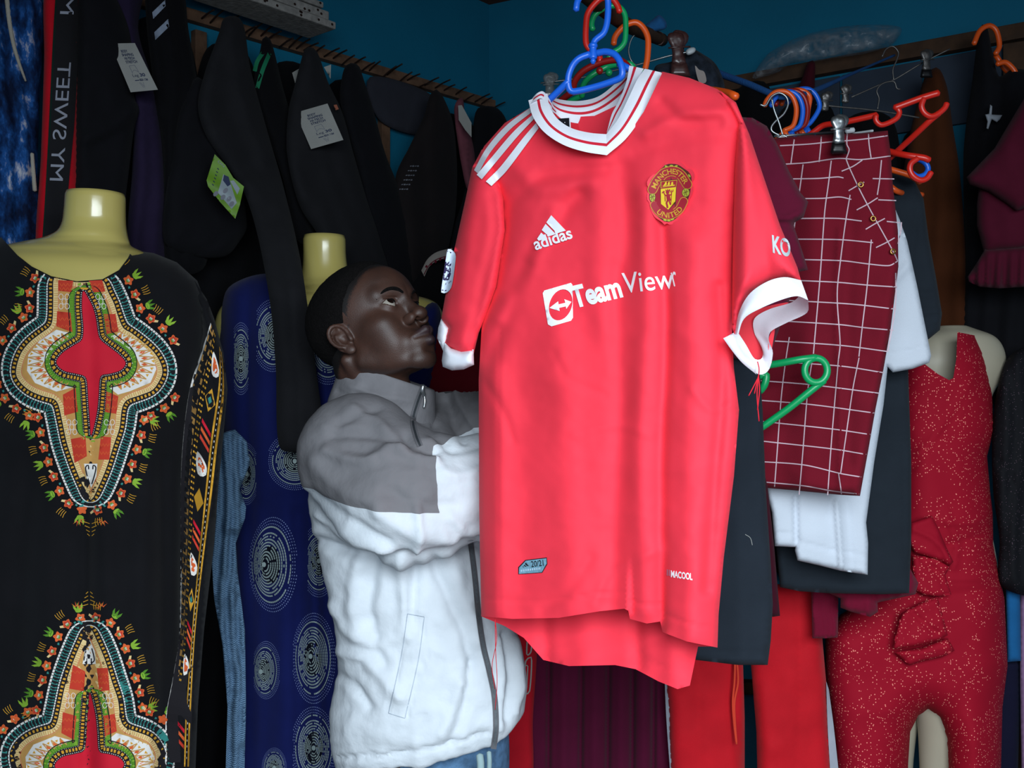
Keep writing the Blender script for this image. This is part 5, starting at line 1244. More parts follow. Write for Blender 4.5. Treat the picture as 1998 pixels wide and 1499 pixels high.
ptube('hook', zr([(278, 680), (310, 688), (335, 650), (352, 626), (400, 604), (446, 630), (458, 680), (430, 740), (385, 780), (352, 820), (352, 850), (385, 872), (425, 885)], 1.70), .0018, M_steel, w, n=60, sides=8)
ptube('hook_shank', zr([(352, 640), (368, 715), (400, 800), (425, 885)], 1.698), .0018, M_steel, w, n=20, sides=8)
ptube('bar', zr([(370, 886, 1.70), (560, 874, 1.68), (750, 860, 1.63), (880, 846, 1.61)], 1.7), .0022, M_steel, w, n=24, sides=8); ptube('bar', zr([(880, 868, 1.63), (1010, 850, 1.60)], 1.6), .002, M_cap, w, n=8, sides=8)
ptube('coil', zr([(390, 900), (425, 880), (455, 900), (425, 910), (400, 895), (440, 890)], 1.69), .0022, M_steel, w, n=30, sides=6)
clip(w, 1635, 229, 1.575, 72, M_steel, M_rub, .03); ptube('end_cap', zr([(835, 852), (885, 846)], 1.606), .0045, M_cap, w, n=6, sides=10)

# further dark clip hangers behind
w = thing('wire_hanger', 'dim wire hanger with two grey clips behind the bunched hangers', 'hanger')
ptube('bar', zr([(640, 680, 1.98), (760, 692, 1.98), (1040, 720, 1.99), (1310, 765, 2.0)], 2), .0018, M_dkst, w, n=20, sides=6); clip(w, 1612, 182, 1.96, 48, M_dkst, None, -.1); clip(w, 1649, 168, 2.02, 46, M_dkst, None, 0)
w = thing('wire_hanger', 'dim wire hanger with black-tipped clip below the plastic bag', 'hanger')
ptube('bar', zr([(870, 632, 2.16), (1080, 540, 2.16), (1145, 520, 2.16), (1330, 410, 2.15), (1510, 318, 2.14)], 2.1), .0018, M_dkst, w, n=24, sides=6)
ptube('hook', zr([(1145, 520), (1140, 450), (1165, 390), (1175, 340), (1140, 302), (1095, 320), (1070, 368)], 2.16), .0017, M_dkst, w, n=30, sides=6); ptube('hook_shank', zr([(1040, 710), (1050, 640), (1035, 590), (1070, 545), (1145, 530), (1165, 575), (1190, 580)], 2.15), .0017, M_dkst, w, n=30, sides=6)
clip(w, 1806, 100, 2.13, 52, M_dkst, M_rub, .04)

# maroon tee behind the shirt's sleeve, dark trousers below it
t, b = hung('maroon_tee', 'maroon tee shirt behind the near sleeve of the red shirt', 'shirt', [(1250, 262), (1290, 240), (1400, 226), (1468, 230), (1496, 246), (1516, 280), (1540, 335), (1562, 376), (1577, 394), (1568, 424), (1548, 436), (1552, 450), (1564, 486), (1577, 527), (1560, 530), (1500, 700), (1290, 700), (1270, 450)], 1.46, .022, 16, cloth('maroon_cotton', '#5a1029', sheen=.3), [crumple(40, .005, 7), ridges(([(1500, 428), (1540, 424), (1568, 410)], 5, .006), ([(1510, 436), (1556, 440)], 6, -.008), ([(1540, 450), (1555, 520)], 6, -.005), ([(1500, 390), (1560, 380)], 3, -.002))], step=7, smooth=False)
t, b = hung('slate_trousers', 'dark slate trousers hanging just behind the red shirt\'s hem', 'trousers', [(1300, 380), (1450, 380), (1466, 640), (1482, 720), (1488, 800), (1494, 950), (1504, 1100), (1508, 1180), (1504, 1250), (1498, 1298), (1440, 1298), (1340, 1286), (1350, 1000), (1380, 800)], 1.50, .018, 9, cloth('slate_twill', '#20262e', sheen=.15), [ridges(([(1490, 1000), (1492, 1280)], 3, -.003), ([(1360, 1270), (1440, 1278), (1500, 1276)], 3, -.003), ([(1440, 800), (1450, 1280)], 20, .006)), crumple(70, .005, 3)], step=9, smooth=False)
pr = Print(); pr.line([(1454, 1043), (1464, 1050), (1468, 1064)], 1.1, 0); pr.build('lint', bvh_of(b), [M_paper], t)
t, b = hung('maroon_garment', 'narrow maroon edge of a garment beside the slate trousers', 'garment', [(1480, 880), (1498, 950), (1510, 1060), (1522, 1202), (1508, 1204), (1470, 1190)], 1.56, .012, 10, cloth('wine_knit', '#3a0a1a'), (), step=8, smooth=False)

# green hanger in front of the check
h = thing('plastic_hanger', 'green plastic hanger with ringed end in front of checked trousers', 'hanger')
ptube('arm', [(1470, 716, 1.56), (1510, 711, 1.545), (1560, 702, 1.53), (1592, 698, 1.53)], .0058, M_grpl, h, n=20)
ptube('end_ring', [(1592+22*math.cos(a), 723+24*math.sin(a), 1.53) for a in np.linspace(0, 2*math.pi, 20, endpoint=False)], .0056, M_grpl, h, n=44, closed=True, sides=12)
ptube('lower_arm', [(1608, 742, 1.53), (1580, 764, 1.535), (1540, 796, 1.545), (1486, 834, 1.56), (1440, 862, 1.57)], .0058, M_grpl, h, n=20)
ptube('joint', [(1478, 736, 1.56), (1494, 730, 1.555), (1492, 750, 1.555), (1482, 764, 1.56)], .006, M_grpl, h, n=12)

# white tee and black tee
t, b = hung('white_tee', 'white tee shirt showing beside and under the checked trousers', 'shirt', [(1560, 420), (1735, 380), (1756, 430), (1770, 470), (1790, 560), (1808, 650), (1817, 694), (1813, 708), (1780, 720), (1742, 727), (1732, 716), (1724, 790), (1706, 900), (1690, 1020), (1694, 1060), (1693, 1122), (1640, 1114), (1600, 1104), (1556, 1094), (1551, 1074), (1552, 1068), (1512, 1066), (1506, 1000), (1480, 900), (1480, 600)], 1.715, .016, 8, cloth('white_cotton', '#c6ccd6', sheen=.2, noise=.03), [ridges(([(1552, 970), (1554, 1060)], 5, -.010), ([(1632, 980), (1642, 1112)], 5, .010), ([(1652, 980), (1662, 1112)], 8, -.004), ([(1560, 1058), (1640, 1078), (1690, 1084)], 2.6, -.003), ([(1510, 1040), (1550, 1044)], 2.6, -.003), ([(1737, 690), (1780, 684), (1812, 672)], 2.4, -.003), ([(1735, 560), (1760, 530), (1778, 510)], 8, .005)), crumple(50, .003, 5)], step=6, smooth=False)
t, b = hung('black_tee', 'faded black tee shirt hanging behind the white tee', 'shirt', [(1640, 352), (1748, 338), (1782, 348), (1802, 388), (1812, 465), (1826, 540), (1838, 612), (1834, 644), (1812, 662), (1790, 662), (1776, 650), (1772, 720), (1778, 900), (1778, 1060), (1774, 1158), (1720, 1160), (1620, 1158), (1560, 1154), (1522, 1146), (1514, 1060), (1490, 900), (1500, 500)], 1.80, .018, 9, cloth('washed_black_cotton', '#20262d', sheen=.2), [ridges(([(1770, 600), (1800, 610), (1836, 606)], 5, .006), ([(1776, 640), (1800, 636), (1830, 622)], 5, .005), ([(1772, 560), (1800, 575), (1830, 570)], 6, -.005), ([(1795, 380), (1782, 470), (1772, 560)], 5, -.004), ([(1560, 1128), (1640, 1134), (1772, 1132)], 2.6, -.003), ([(1765, 800), (1766, 1150)], 4, -.004)), crumple(50, .004, 8)], step=7, smooth=False)
t, b = hung('maroon_garment', 'maroon garment whose frilled hem shows under the black tee', 'garment', [(1600, 1100), (1770, 1100), (1792, 1138), (1786, 1160), (1712, 1176), (1713, 1194), (1698, 1204), (1660, 1194), (1640, 1186), (1640, 1168), (1600, 1150)], 1.86, .018, 12, cloth('raspberry_knit', '#6e0f2a', sheen=.3), [vfolds(20, .004, 3), crumple(20, .004, 4)], step=6, smooth=False)
t, b = hung('maroon_strip', 'short pleated maroon piece hanging over the red track pants', 'garment', [(1582, 1120), (1636, 1120), (1635, 1244), (1608, 1246), (1585, 1246)], 1.92, .010, 6, MATS['raspberry_knit'], [vfolds(9, .003, 5)], step=4, smooth=False)

# red track pants
tp = thing('red_track_pants', 'bright red track pants with white side stripes and a drawstring', 'trousers')
M_trk = cloth('red_tricot', '#c01522', sheen=.35, rough=.7)
TY = 2.0
lg1 = pillow('leg', [(1320, 1140), (1440, 1140), (1450, 1300), (1453, 1400), (1453, 1900), (1320, 1900), (1304, 1400), (1296, 1300)], TY, .035, 30, M_trk, tp, step=9, fold=[ridges(([(1362, 1290), (1366, 1500)], 3, -.004), ([(1440, 1290), (1434, 1400), (1446, 1500)], 8, -.008)), crumple(60, .005, 3)], smooth=False)
lg2 = pillow('leg', [(1440, 1140), (1590, 1140), (1604, 1240), (1612, 1330), (1618, 1420), (1650, 1900), (1486, 1900), (1476, 1430), (1468, 1330), (1464, 1280)], TY, .035, 30, M_trk, tp, step=9, fold=[ridges(([(1556, 1160), (1562, 1300), (1558, 1500)], 3, -.004), ([(1476, 1340), (1484, 1500)], 6, -.006)), crumple(60, .005, 5)], smooth=False)
ribbon('stripe', [(1296, 1300, TY-.004), (1300, 1400, TY-.004), (1310, 1540, TY-.004)], [(1301, 1300, TY-.012), (1308, 1400, TY-.012), (1316, 1540, TY-.012)], mat('grey_white_tape', '#a9adb8', .8), lg1, n=14)
ribbon('stripe', [(1612, 1330, TY-.016), (1615, 1420, TY-.016), (1622, 1540, TY-.018)], [(1617, 1345, TY-.004), (1627, 1420, TY-.004), (1640, 1540, TY-.004)], MATS['grey_white_tape'], lg2, n=14)
for d in (0, 7): ptube('drawstring', [(1437-d*.4, 1280, TY-.048), (1440-d, 1330, TY-.05), (1433-d*.5, 1370, TY-.05), (1434-d*.3, 1410, TY-.05), (1437, 1452, TY-.05)], .0022, cloth('coral_cord', '#d8452f'), tp, n=24, sides=6)

# pleated skirt, red lettered banner, low plank
t, b = hung('pleated_skirt', 'dark wine pleated skirt hanging under the red shirt', 'skirt', [(1040, 1160), (1300, 1160), (1310, 1300), (1306, 1800), (1018, 1800), (1030, 1300)], 2.06, .03, 18, cloth('wine_crepe', '#4a0b28', sheen=.25), [ridges(*[([(x, 1200), (x-2, 1500)], 4.0, -.020) for x in (1072, 1135, 1188, 1236, 1277)]), ridges(*[([(x, 1200), (x, 1500)], 14, .012) for x in (1100, 1160, 1212, 1256)])], step=4)
t, b = hung('red_garment', 'red garment with white outlined lettering beside the jacket hem', 'garment', [(985, 1180), (1040, 1190), (1048, 1260), (1040, 1400), (1034, 1540), (960, 1540), (975, 1350)], 2.0, .02, 14, cloth('letter_red', '#a3111f'), (), step=7)
pr = Print(); pr.line([(1030, 1240), (1037, 1235), (1036, 1272), (1028, 1278)], 2.6, 0, closed=True, cr=False, n=24); pr.line([(1026, 1290), (1037, 1284), (1033, 1350), (1022, 1354)], 2.6, 0, closed=True, cr=False, n=24); pr.line([(1024, 1300), (1030, 1298), (1028, 1340)], 2, 0, cr=False); pr.build('lettering', bvh_of(b), [M_paper], t)
pk = thing('low_plank', 'brown plank low on the right wall seen between the red legs', 'plank')
box3('board', P(1430, 1325, 2.46), P(1500, 1325, 2.42)-P(1430, 1325, 2.46), (0, -.03, 0), (0, 0, -.034), M_wood_dk, pk, .002)

# ---------------------------------------------------------------- cream mannequin in the glitter dress
def glitter(name, base, fleck, scale, thr):
    m = bpy.data.materials.new(name); m.use_nodes = True; nt = m.node_tree; N = nt.nodes; L = nt.links; b = N['Principled BSDF']
    b.inputs['Roughness'].default_value = .8; b.inputs['Specular IOR Level'].default_value = .15; b.inputs['Sheen Weight'].default_value = .0
    tc = N.new('ShaderNodeTexCoord'); v = N.new('ShaderNodeTexVoronoi'); v.inputs['Scale'].default_value = scale; L.new(tc.outputs['Object'], v.inputs['Vector'])
    lt = N.new('ShaderNodeMath'); lt.operation = 'LESS_THAN'; lt.inputs[1].default_value = thr; L.new(v.outputs['Distance'], lt.inputs[0])
    sp = N.new('ShaderNodeSeparateColor'); L.new(v.outputs['Color'], sp.inputs[0]); g = N.new('ShaderNodeMath'); g.operation = 'GREATER_THAN'; g.inputs[1].default_value = .60; L.new(sp.outputs[0], g.inputs[0])
    nz = N.new('ShaderNodeTexNoise'); nz.inputs['Scale'].default_value = 14; L.new(tc.outputs['Object'], nz.inputs['Vector']); g3 = N.new('ShaderNodeMath'); g3.operation = 'GREATER_THAN'; g3.inputs[1].default_value = .42; L.new(nz.outputs['Fac'], g3.inputs[0])
    mu = N.new('ShaderNodeMath'); mu.operation = 'MULTIPLY'; L.new(lt.outputs[0], mu.inputs[0]); L.new(g.outputs[0], mu.inputs[1]); mu2 = N.new('ShaderNodeMath'); mu2.operation = 'MULTIPLY'; L.new(mu.outputs[0], mu2.inputs[0]); L.new(g3.outputs[0], mu2.inputs[1])
    mx = N.new('ShaderNodeMix'); mx.data_type = 'RGBA'; mx.inputs['A'].default_value = (*lin(base), 1); mx.inputs['B'].default_value = (*lin(fleck), 1); L.new(mu2.outputs[0], mx.inputs['Factor']); L.new(mx.outputs['Result'], b.inputs['Base Color'])
    return m
M_glit = glitter('red_glitter_knit', '#9a0c24', '#ff9a88', 250, .27); M_glitk = glitter('black_glitter_knit', '#121216', '#6a5560', 300, .2)
M_crm = mat('matt_cream_fibreglass', '#a8a08c', rough=.45, noise=.05, nscale=8, spec=.4)
m3 = thing('mannequin', 'cream headless mannequin wearing the red glitter dress', 'mannequin')
rings('torso', [(636, 1834, 1884, 2.155, .8), (642, 1822, 1900, 2.155, .75), (656, 1792, 1936, 2.15, .62), (676, 1768, 1954, 2.145, .5), (705, 1758, 1961, 2.14, .46), (735, 1762, 1955, 2.14, .46), (780, 1772, 1932, 2.14, .5), (900, 1780, 1922, 2.14, .55), (1000, 1778, 1926, 2.14, .6), (1150, 1720, 1950, 2.14, .6), (1300, 1700, 1952, 2.14, .55), (1360, 1720, 1950, 2.14, .5)], M_crm, m3, 1, 48, 8)
rings('leg', [(1330, 1770, 1900, 2.14, .8), (1400, 1790, 1890, 2.14, .9), (1500, 1796, 1858, 2.14, .95), (1700, 1800, 1856, 2.14, .95), (2000, 1806, 1850, 2.14, .95), (2060, 1800, 1860, 2.12, 1.2)], M_crm, m3, 1, 28, 5)
rings('leg', [(1330, 1700, 1800, 2.19, .8), (1400, 1706, 1790, 2.19, .9), (1500, 1712, 1779, 2.19, .95), (1700, 1720, 1778, 2.19, .95), (2000, 1726, 1774, 2.19, .95), (2036, 1720, 1784, 2.17, 1.2)], M_crm, m3, 1, 28, 5)
gd = thing('glitter_dress', 'red glitter wrap dress with frilled peplum on the cream mannequin', 'dress')
g_out = [(1868, 648), (1904, 655), (1924, 700), (1935, 762), (1940, 840), (1926, 890), (1932, 960), (1937, 1000), (1938, 1060), (1948, 1110), (1960, 1170), (1966, 1300), (1956, 1380), (1946, 1800), (1856, 1800), (1849, 1490), (1845, 1440), (1832, 1402), (1811, 1386), (1792, 1396), (1776, 1428), (1772, 1490), (1768, 1800), (1650, 1800), (1622, 1440), (1610, 1320), (1610, 1240), (1640, 1200), (1700, 1160), (1740, 1080), (1752, 960), (1750, 800), (1756, 716), (1790, 700), (1830, 730), (1852, 742), (1860, 738), (1866, 700)]
g_b = pillow('body', g_out, 2.12, .105, 70, M_glit, gd, step=8, smooth=False, back=.5, free=[(1756, 716), (1790, 700), (1830, 730), (1852, 742), (1860, 738), (1866, 700), (1868, 648), (1904, 655)], fold=[ridges(
    ([(1925, 705), (1880, 780), (1820, 870), (1770, 920)], 4, -.006), ([(1900, 740), (1870, 790), (1800, 885)], 8, .006), ([(1935, 1000), (1890, 1020), (1800, 1012)], 5, .007), ([(1938, 1030), (1900, 1050), (1840, 1068)], 5, -.007), ([(1958, 1112), (1900, 1128), (1850, 1130)], 5, .006), ([(1956, 1140), (1900, 1156), (1850, 1160)], 5, -.006), ([(1845, 1000), (1866, 1060), (1860, 1110)], 6, .008)), crumple(60, .005, 6)])
def frill(pts, Y, T, ri=()): return pillow('frill', pts, Y, T, 7, M_glit, gd, step=5, smooth=False, fold=[crumple(24, .003, 2), ridges(*ri)])
frill(zd([(940, 975), (1045, 940), (1080, 1010), (1118, 1100), (1150, 1165), (1132, 1185), (1060, 1150), (960, 1120), (930, 1060)]), 1.985, .012, [(zd([(960, 1010), (1060, 1060), (1130, 1160)]), 5, .005)])
frill(zd([(950, 1130), (1080, 1150), (1135, 1188), (1110, 1230), (1140, 1325), (1080, 1338), (1010, 1330), (955, 1300)]), 1.995, .012, [(zd([(1000, 1160), (1080, 1230), (1120, 1320)]), 6, -.006)])
frill(ze([(1520, 195), (1600, 150), (1660, 130), (1680, 200), (1700, 280), (1660, 300), (1590, 320), (1486, 335), (1500, 260)]), 1.982, .012, [(ze([(1560, 190), (1640, 260), (1695, 285)]), 5, -.006)])
frill(ze([(1490, 345), (1600, 328), (1700, 290), (1728, 340), (1680, 365), (1600, 382), (1550, 398)]), 1.994, .012, [(ze([(1520, 350), (1620, 345), (1715, 320)]), 4, .004)])

# right edge: brown and black garments, frilled maroon top, glitter black dress
t, b = hung('brown_garment', 'long rust brown garment clipped to the right wall', 'garment', [(1790, 200), (1806, 148), (1830, 132), (1848, 170), (1858, 240), (1872, 330), (1882, 450), (1890, 560), (1892, 700), (1800, 720), (1762, 640), (1756, 400), (1772, 280)], YR(.14), .022, 22, cloth('rust_brown_knit', '#43210f'), [vfolds(50, .006, 5), ridges(*[([(1780, y), (1890, y+4)], 3, -.003) for y in (290, 400, 470, 540)])], step=9)
t, b = hung('black_garment', 'tall black garment with a white ribbon bow at the right edge', 'garment', [(1880, 300), (1898, 150), (1908, 70), (1916, 48), (1926, 52), (1938, 110), (1950, 150), (1975, 135), (2010, 140), (2060, 180), (2060, 760), (1890, 760), (1884, 500)], YR(.15), .024, 24, M_soot, [vfolds(44, .008, 12), crumple(50, .004, 9)], step=10)
q = float(WR(1935, .21))
pillow('ribbon_bow', zr([(1772, 680), (1786, 690), (1782, 745), (1850, 748), (1836, 775), (1815, 795), (1782, 775), (1760, 840), (1748, 835), (1754, 790), (1740, 745), (1765, 740)]), q, .004, 4, mat('grey_white_ribbon', '#8f949c', .7), t, step=3, smooth=False)
for lab, pts, rad in (('orange hanger hooked over the right wall batten behind black garment', [(1900, 86), (1912, 60), (1930, 50), (1944, 60), (1950, 90), (1942, 106)], .006), ('orange hanger below the batten at the right edge', [(1945, 125), (1962, 122), (1978, 136), (1984, 150)], .006)):
    h = thing('plastic_hanger', lab, 'hanger', 'hangers on the right wall'); ptube('hook', [(x, y, float(WR(1930, .16 if y < 110 else .19))) for x, y in pts], rad, M_orpl, h, n=24); c = pts[-1]
    ptube('arm', [(c[0], c[1], float(WR(1930, .15))), (c[0]+20, c[1]+30, float(WR(1930, .15))), (c[0]+60, c[1]+60, float(WR(1930, .15)))], .006, M_orpl, h, n=8)
mt = thing('frilled_top', 'maroon top with flounced sleeves at the right edge', 'top')
M_mt = cloth('burgundy_crepe', '#4d1024', sheen=.3)
pillow('sleeve', [(2060, 120), (2010, 172), (1978, 226), (1940, 290), (1886, 346), (1892, 360), (1930, 374), (1960, 394), (1984, 412), (2010, 402), (2060, 390)], YR(.36), .03, 24, M_mt, mt, step=7, smooth=False, fold=[crumple(50, .006, 4)])
pillow('body', [(1912, 350), (1906, 400), (1906, 440), (1920, 494), (1990, 486), (2060, 480), (2060, 340)], YR(.31), .03, 24, M_mt, mt, step=7, smooth=False, fold=[crumple(50, .006, 5)])
pillow('flounce', [(1922, 486), (1904, 516), (1888, 540), (1890, 550), (1912, 560), (1950, 563), (2000, 560), (2060, 566), (2060, 474), (1985, 482)], YR(.32), .022, 14, M_mt, mt, step=5, smooth=False, fold=[vfolds(20, .012, 3, 480, 550)])
t, b = hung('black_glitter_dress', 'black glitter knit dress at the right edge behind the red one', 'dress', [(1966, 700), (2010, 676), (2060, 700), (2060, 1146), (1956, 1146), (1950, 1050), (1938, 960), (1936, 860), (1944, 770)], 2.10, .035, 30, M_glitk, [vfolds(30, .005, 4), ridges(([(1950, 900), (1990, 960), (2040, 980)], 8, -.006))], step=8)
t, b = hung('blue_garment', 'blue garment edge below the black glitter dress', 'garment', [(1962, 1130), (1990, 1130), (1992, 1290), (1966, 1292)], 2.15, .012, 8, cloth('azure_cotton', '#1d5e93'), (), step=6, smooth=False)
t, b = hung('pink_garment', 'mauve pink garment edge at the far right below black dress', 'garment', [(1991, 1130), (2060, 1130), (2060, 1560), (1994, 1560), (1990, 1300)], 2.17, .012, 8, cloth('mauve_cotton', '#8d6b8e'), (), step=8, smooth=False)
t, b = hung('navy_garment', 'dark navy garment at the lower right edge under the blue one', 'garment', [(1960, 1290), (1992, 1290), (1990, 1400), (1984, 1560), (1930, 1560), (1940, 1420)], 2.19, .012, 8, cloth('ink_navy_cotton', '#14142a'), (), step=8, smooth=False)
t, b = hung('teal_garment', 'teal garment low behind the red track pants and glitter dress', 'garment', [(1440, 1356), (1820, 1356), (1830, 1560), (1430, 1560)], 2.33, .012, 8, cloth('teal_cotton', '#1e4f66'), (), step=14, smooth=False)
# ---------------------------------------------------------------- the man
man = thing('person', 'young man in grey and white zip jacket looking up at the red shirt', 'person')
HA, HT = math.radians(56), math.radians(28)
hf0 = np.array([math.sin(HA), -math.cos(HA), 0.]); up0 = np.array([0, 0, 1.])
hfw = hf0*math.cos(HT)+up0*math.sin(HT); hup = up0*math.cos(HT)-hf0*math.sin(HT); hrt = np.cross(hfw, hup)
HB = np.stack([hrt, hfw, hup], 1)          # columns: right, forward, up
HC = P(727, 664, 1.68)
to_h = lambda p: (p-HC)@HB
from_h = lambda q: np.asarray(q)@HB.T+HC

EYEC = np.array([.0315, .0785, .0185]); EYER = .0128
def head_sdf(q):
    """q in head axes (right, forward, up), origin between the ears"""
    a = q.copy(); a[:, 0] = np.abs(a[:, 0])
    d = ell(a, (0, -.012, .048), (.0745, .0930, .0790))
    d = smin(d, ell(a, (0, .026, .048), (.067, .078, .066)), .03)                # forehead
    d = smin(d, ell(a, (0, .028, -.018), (.057, .061, .064)), .026)              # face block
    d = smin(d, cap(a, (.048, .006, -.046), (.016, .076, -.080), .012, .011), .026)   # jaw line
    d = smin(d, ell(a, (0, .086, -.082), (.019, .015, .015)), .018)              # chin
    d = smin(d, ell(a, (.046, .058, -.012), (.020, .026, .019)), .022)           # cheekbone
    d = smin(d, ell(a, (.033, .060, -.040), (.020, .024, .024)), .02)            # cheek
    d = smin(d, cap(a, (.010, .092, .036), (.046, .076, .038), .0085, .008), .014)   # brow
    d = smax(d, -ell(a, (.031, .106, .019), (.0215, .022, .0130)), .011)          # socket
    d = smin(d, ell(a, (0, .088, -.053), (.028, .023, .020)), .016)              # muzzle
    # nose
    d = smin(d, cap(a, (0, .088, .032), (0, .108, -.007), .0062, .0088), .010)
    d = smin(d, ell(a, (0, .1105, -.0120), (.0130, .0115, .0105)), .007)
    d = smin(d, ell(a, (.0158, .0990, -.0160), (.0092, .0120, .0090)), .006)
    d = smax(d, -cap(a, (.0098, .1090, -.0250), (.0085, .1000, -.0120), .0050, .0034), .003)
    d = smax(d, -ell(a, (.0268, .0990, -.0150), (.0030, .0080, .0085)), .005)
    # lips
    d = smax(d, -cap(a, (0, .117, -.034), (0, .111, -.027), .0020), .005)        # philtrum
    d = smin(d, cap(a, (.004, .1100, -.0430), (.0235, .0945, -.0500), .0080, .0038), .004)
    d = smin(d, cap(a, (.000, .1080, -.0605), (.0200, .0940, -.0550), .0088, .0038), .004)
    d = smax(d, -cap(a, (0, .1210, -.0515), (.0270, .1005, -.0522), .0020, .0028), .0025)
    d = smax(d, -ell(a, (0, .1090, -.0735), (.018, .010, .0045)), .007)          # under the lower lip
    # eyelids: a shell over the eyeball with an almond cut through
    e = EYEC
    lid = sph(a, e, EYER+.0024)
    d = smin(d, lid, .005)
    b = a-e
    ca, sa = math.cos(.10), math.sin(.10)
    bx = b[:, 0]*ca+b[:, 2]*sa; bz = -b[:, 0]*sa+b[:, 2]*ca
    alm = np.maximum(np.hypot(bx, bz-.0106)-.0174, np.hypot(bx, bz+.0094)-.0172)
    cut = np.maximum(alm, np.maximum(-(b[:, 1]), b[:, 1]-.022))
    d = smax(d, -cut, .0022)
    d = smin(d, sph(a, e, EYER-.0012), .0005)
    d = smax(d, -cap(a, e+np.array([-.012, .0125, .0095]), e+np.array([.012, .0090, .0100]), .0012), .003)   # lid crease
    # ear
    ex = a-np.array([.0720, .000, -.002])
    an = math.radians(24); c2, s2 = math.cos(an), math.sin(an)
    u = ex[:, 1]*c2-ex[:, 0]*s2; w = ex[:, 0]*c2+ex[:, 1]*s2; z = ex[:, 2]
    tl = .18; uu = (u+tl*z)/.98; zz = z/.93; w = w/.93
    E = np.stack([w, uu, zz], 1)
    plate = ell(E, (.000, -.002, .001), (.0050, .0165, .0280))
    th = np.linspace(math.radians(-30), math.radians(255), 14)
    rim = np.full(len(a), 1e3)
    hp = [(.0040+.003*math.sin(t/2), -.002+.0158*math.cos(t+.0), .006+.0225*math.sin(t)) for t in th]
    near = (np.abs(E[:, 0]) < .03) & (np.abs(E[:, 1]) < .04) & (np.abs(E[:, 2]) < .05)
    if near.any():
        En = E[near]; r_ = rim[near]
        for p0, p1 in zip(hp[:-1], hp[1:]): r_ = np.minimum(r_, cap(En, p0, p1, .0032))
        ah = [(.0035, .001, .019), (.0045, -.006, .012), (.0050, -.0085, .002), (.0045, -.006, -.008), (.004, .001, -.0135)]
        r2 = np.full(len(En), 1e3)
        for p0, p1 in zip(ah[:-1], ah[1:]): r2 = np.minimum(r2, cap(En, p0, p1, .0026))
        lobe = ell(En, (.0025, .002, -.0235), (.0052, .0085, .0085)); tra = ell(En, (.0040, .0125, -.004), (.0042, .0042, .0070))
        ear = smin(smin(smin(smin(plate[near], r_, .003), r2, .003), lobe, .005), tra, .003)
        ear = smax(ear, -ell(En, (.0065, .003, -.003), (.0060, .0066, .0085)), .003)
        ear = smax(ear, -ell(En, (.0060, -.004, .0165), (.0028, .0065, .0050)), .003)
        d[near] = smin(d[near], ear*.9, .005)
    return d

NB = P(752, 800, 1.70)                     # root of the neck
def cranium(q):
    a = q.copy(); a[:, 0] = np.abs(a[:, 0])
    d = ell(a, (0, -.012, .048), (.0745, .0930, .0790)); d = smin(d, ell(a, (0, .026, .048), (.067, .078, .066)), .03)
    return smin(d, ell(a, (0, .028, -.018), (.057, .061, .064)), .026)
def neck_sdf(p):
    a = from_h([0, -.034, -.030])
    d = cap(p, a, NB, .054, .058)
    f = from_h([0, .004, -.062])
    d = smin(d, cap(p, f, NB+np.array([.020, -.006, 0]), .018, .022), .03)
    for s in (-1, 1): d = smin(d, cap(p, from_h([s*.058, -.020, -.030]), NB+np.array([.028, -.012, .0])+hrt*s*.02, .010, .011), .016)
    return d
def skin_sdf(p): return smin(head_sdf(to_h(p)), neck_sdf(p), .013)

# arm and hand bones (world)
SH_N, EL_N, WR_N = P(672, 880, 1.62), P(790, 985, 1.545), P(985, 948, 1.575)
SH_F, EL_F, WR_F = P(872, 815, 1.85), P(930, 880, 1.78), P(1045, 800, 1.66)
def hand_parts(W, d, up, s=1.):
    """palm and five bent fingers; d along the hand, up = back-of-hand to thumb side"""
    d = d/np.linalg.norm(d); up = up-d*(up@d); up /= np.linalg.norm(up); n = np.cross(d, up)     # n = palm normal
    caps_ = []; K = lambda a, b, c: W+(d*a+up*b+n*c)*s
    for k, (b, L) in enumerate(((.030, .070), (.010, .078), (-.010, .073), (-.028, .058))):
        p0 = K(.085, b, 0); p1 = K(.085+L*.42, b*1.05, .010); p2 = K(.085+L*.62, b*1.05, .034); p3 = K(.085+L*.50, b, .052)
        caps_ += [(K(.02, b*.6, 0), p0, .013, .0105), (p0, p1, .0098, .0088), (p1, p2, .0088, .0080), (p2, p3, .0080, .0068)]
    caps_ += [(K(.015, .012, .004), K(.045, .045, .014), .015, .0115), (K(.045, .045, .014), K(.075, .056, .026), .0108, .0095), (K(.075, .056, .026), K(.098, .050, .038), .0095, .0080)]
    return caps_
HN = hand_parts(WR_N, P(1085, 905, 1.535)-WR_N, np.array([0, .2, 1.])); HF = hand_parts(WR_F, P(1120, 700, 1.60)-WR_F, np.array([-.6, .2, .8]))
def hand_sdf(H, W, E):
    def f(p):
        d = cap(p, E, W, .040, .026)
        for a, b, ra, rb in H: d = smin(d, cap(p, a, b, ra, rb), .0055)
        return d
    return f
def stack_sdf(rows):
    R = np.array([((CY-r[0])/F*r[3]+EZ, ((r[1]+r[2])/2-CX)/F*r[3], r[3], (r[2]-r[1])/2/F*r[3], (r[2]-r[1])/2/F*r[3]*r[4]) for r in rows]); R = R[np.argsort(R[:, 0])]
    def f(p):
        z = np.clip(p[:, 2], R[0, 0], R[-1, 0])
        cx, cy, a, b = (np.interp(z, R[:, 0], R[:, k]) for k in (1, 2, 3, 4))
        d = (np.sqrt(((p[:, 0]-cx)/a)**2+((p[:, 1]-cy)/b)**2)-1)*np.minimum(a, b)
        return np.maximum(d, np.maximum(R[0, 0]-p[:, 2], p[:, 2]-R[-1, 0]))
    return f
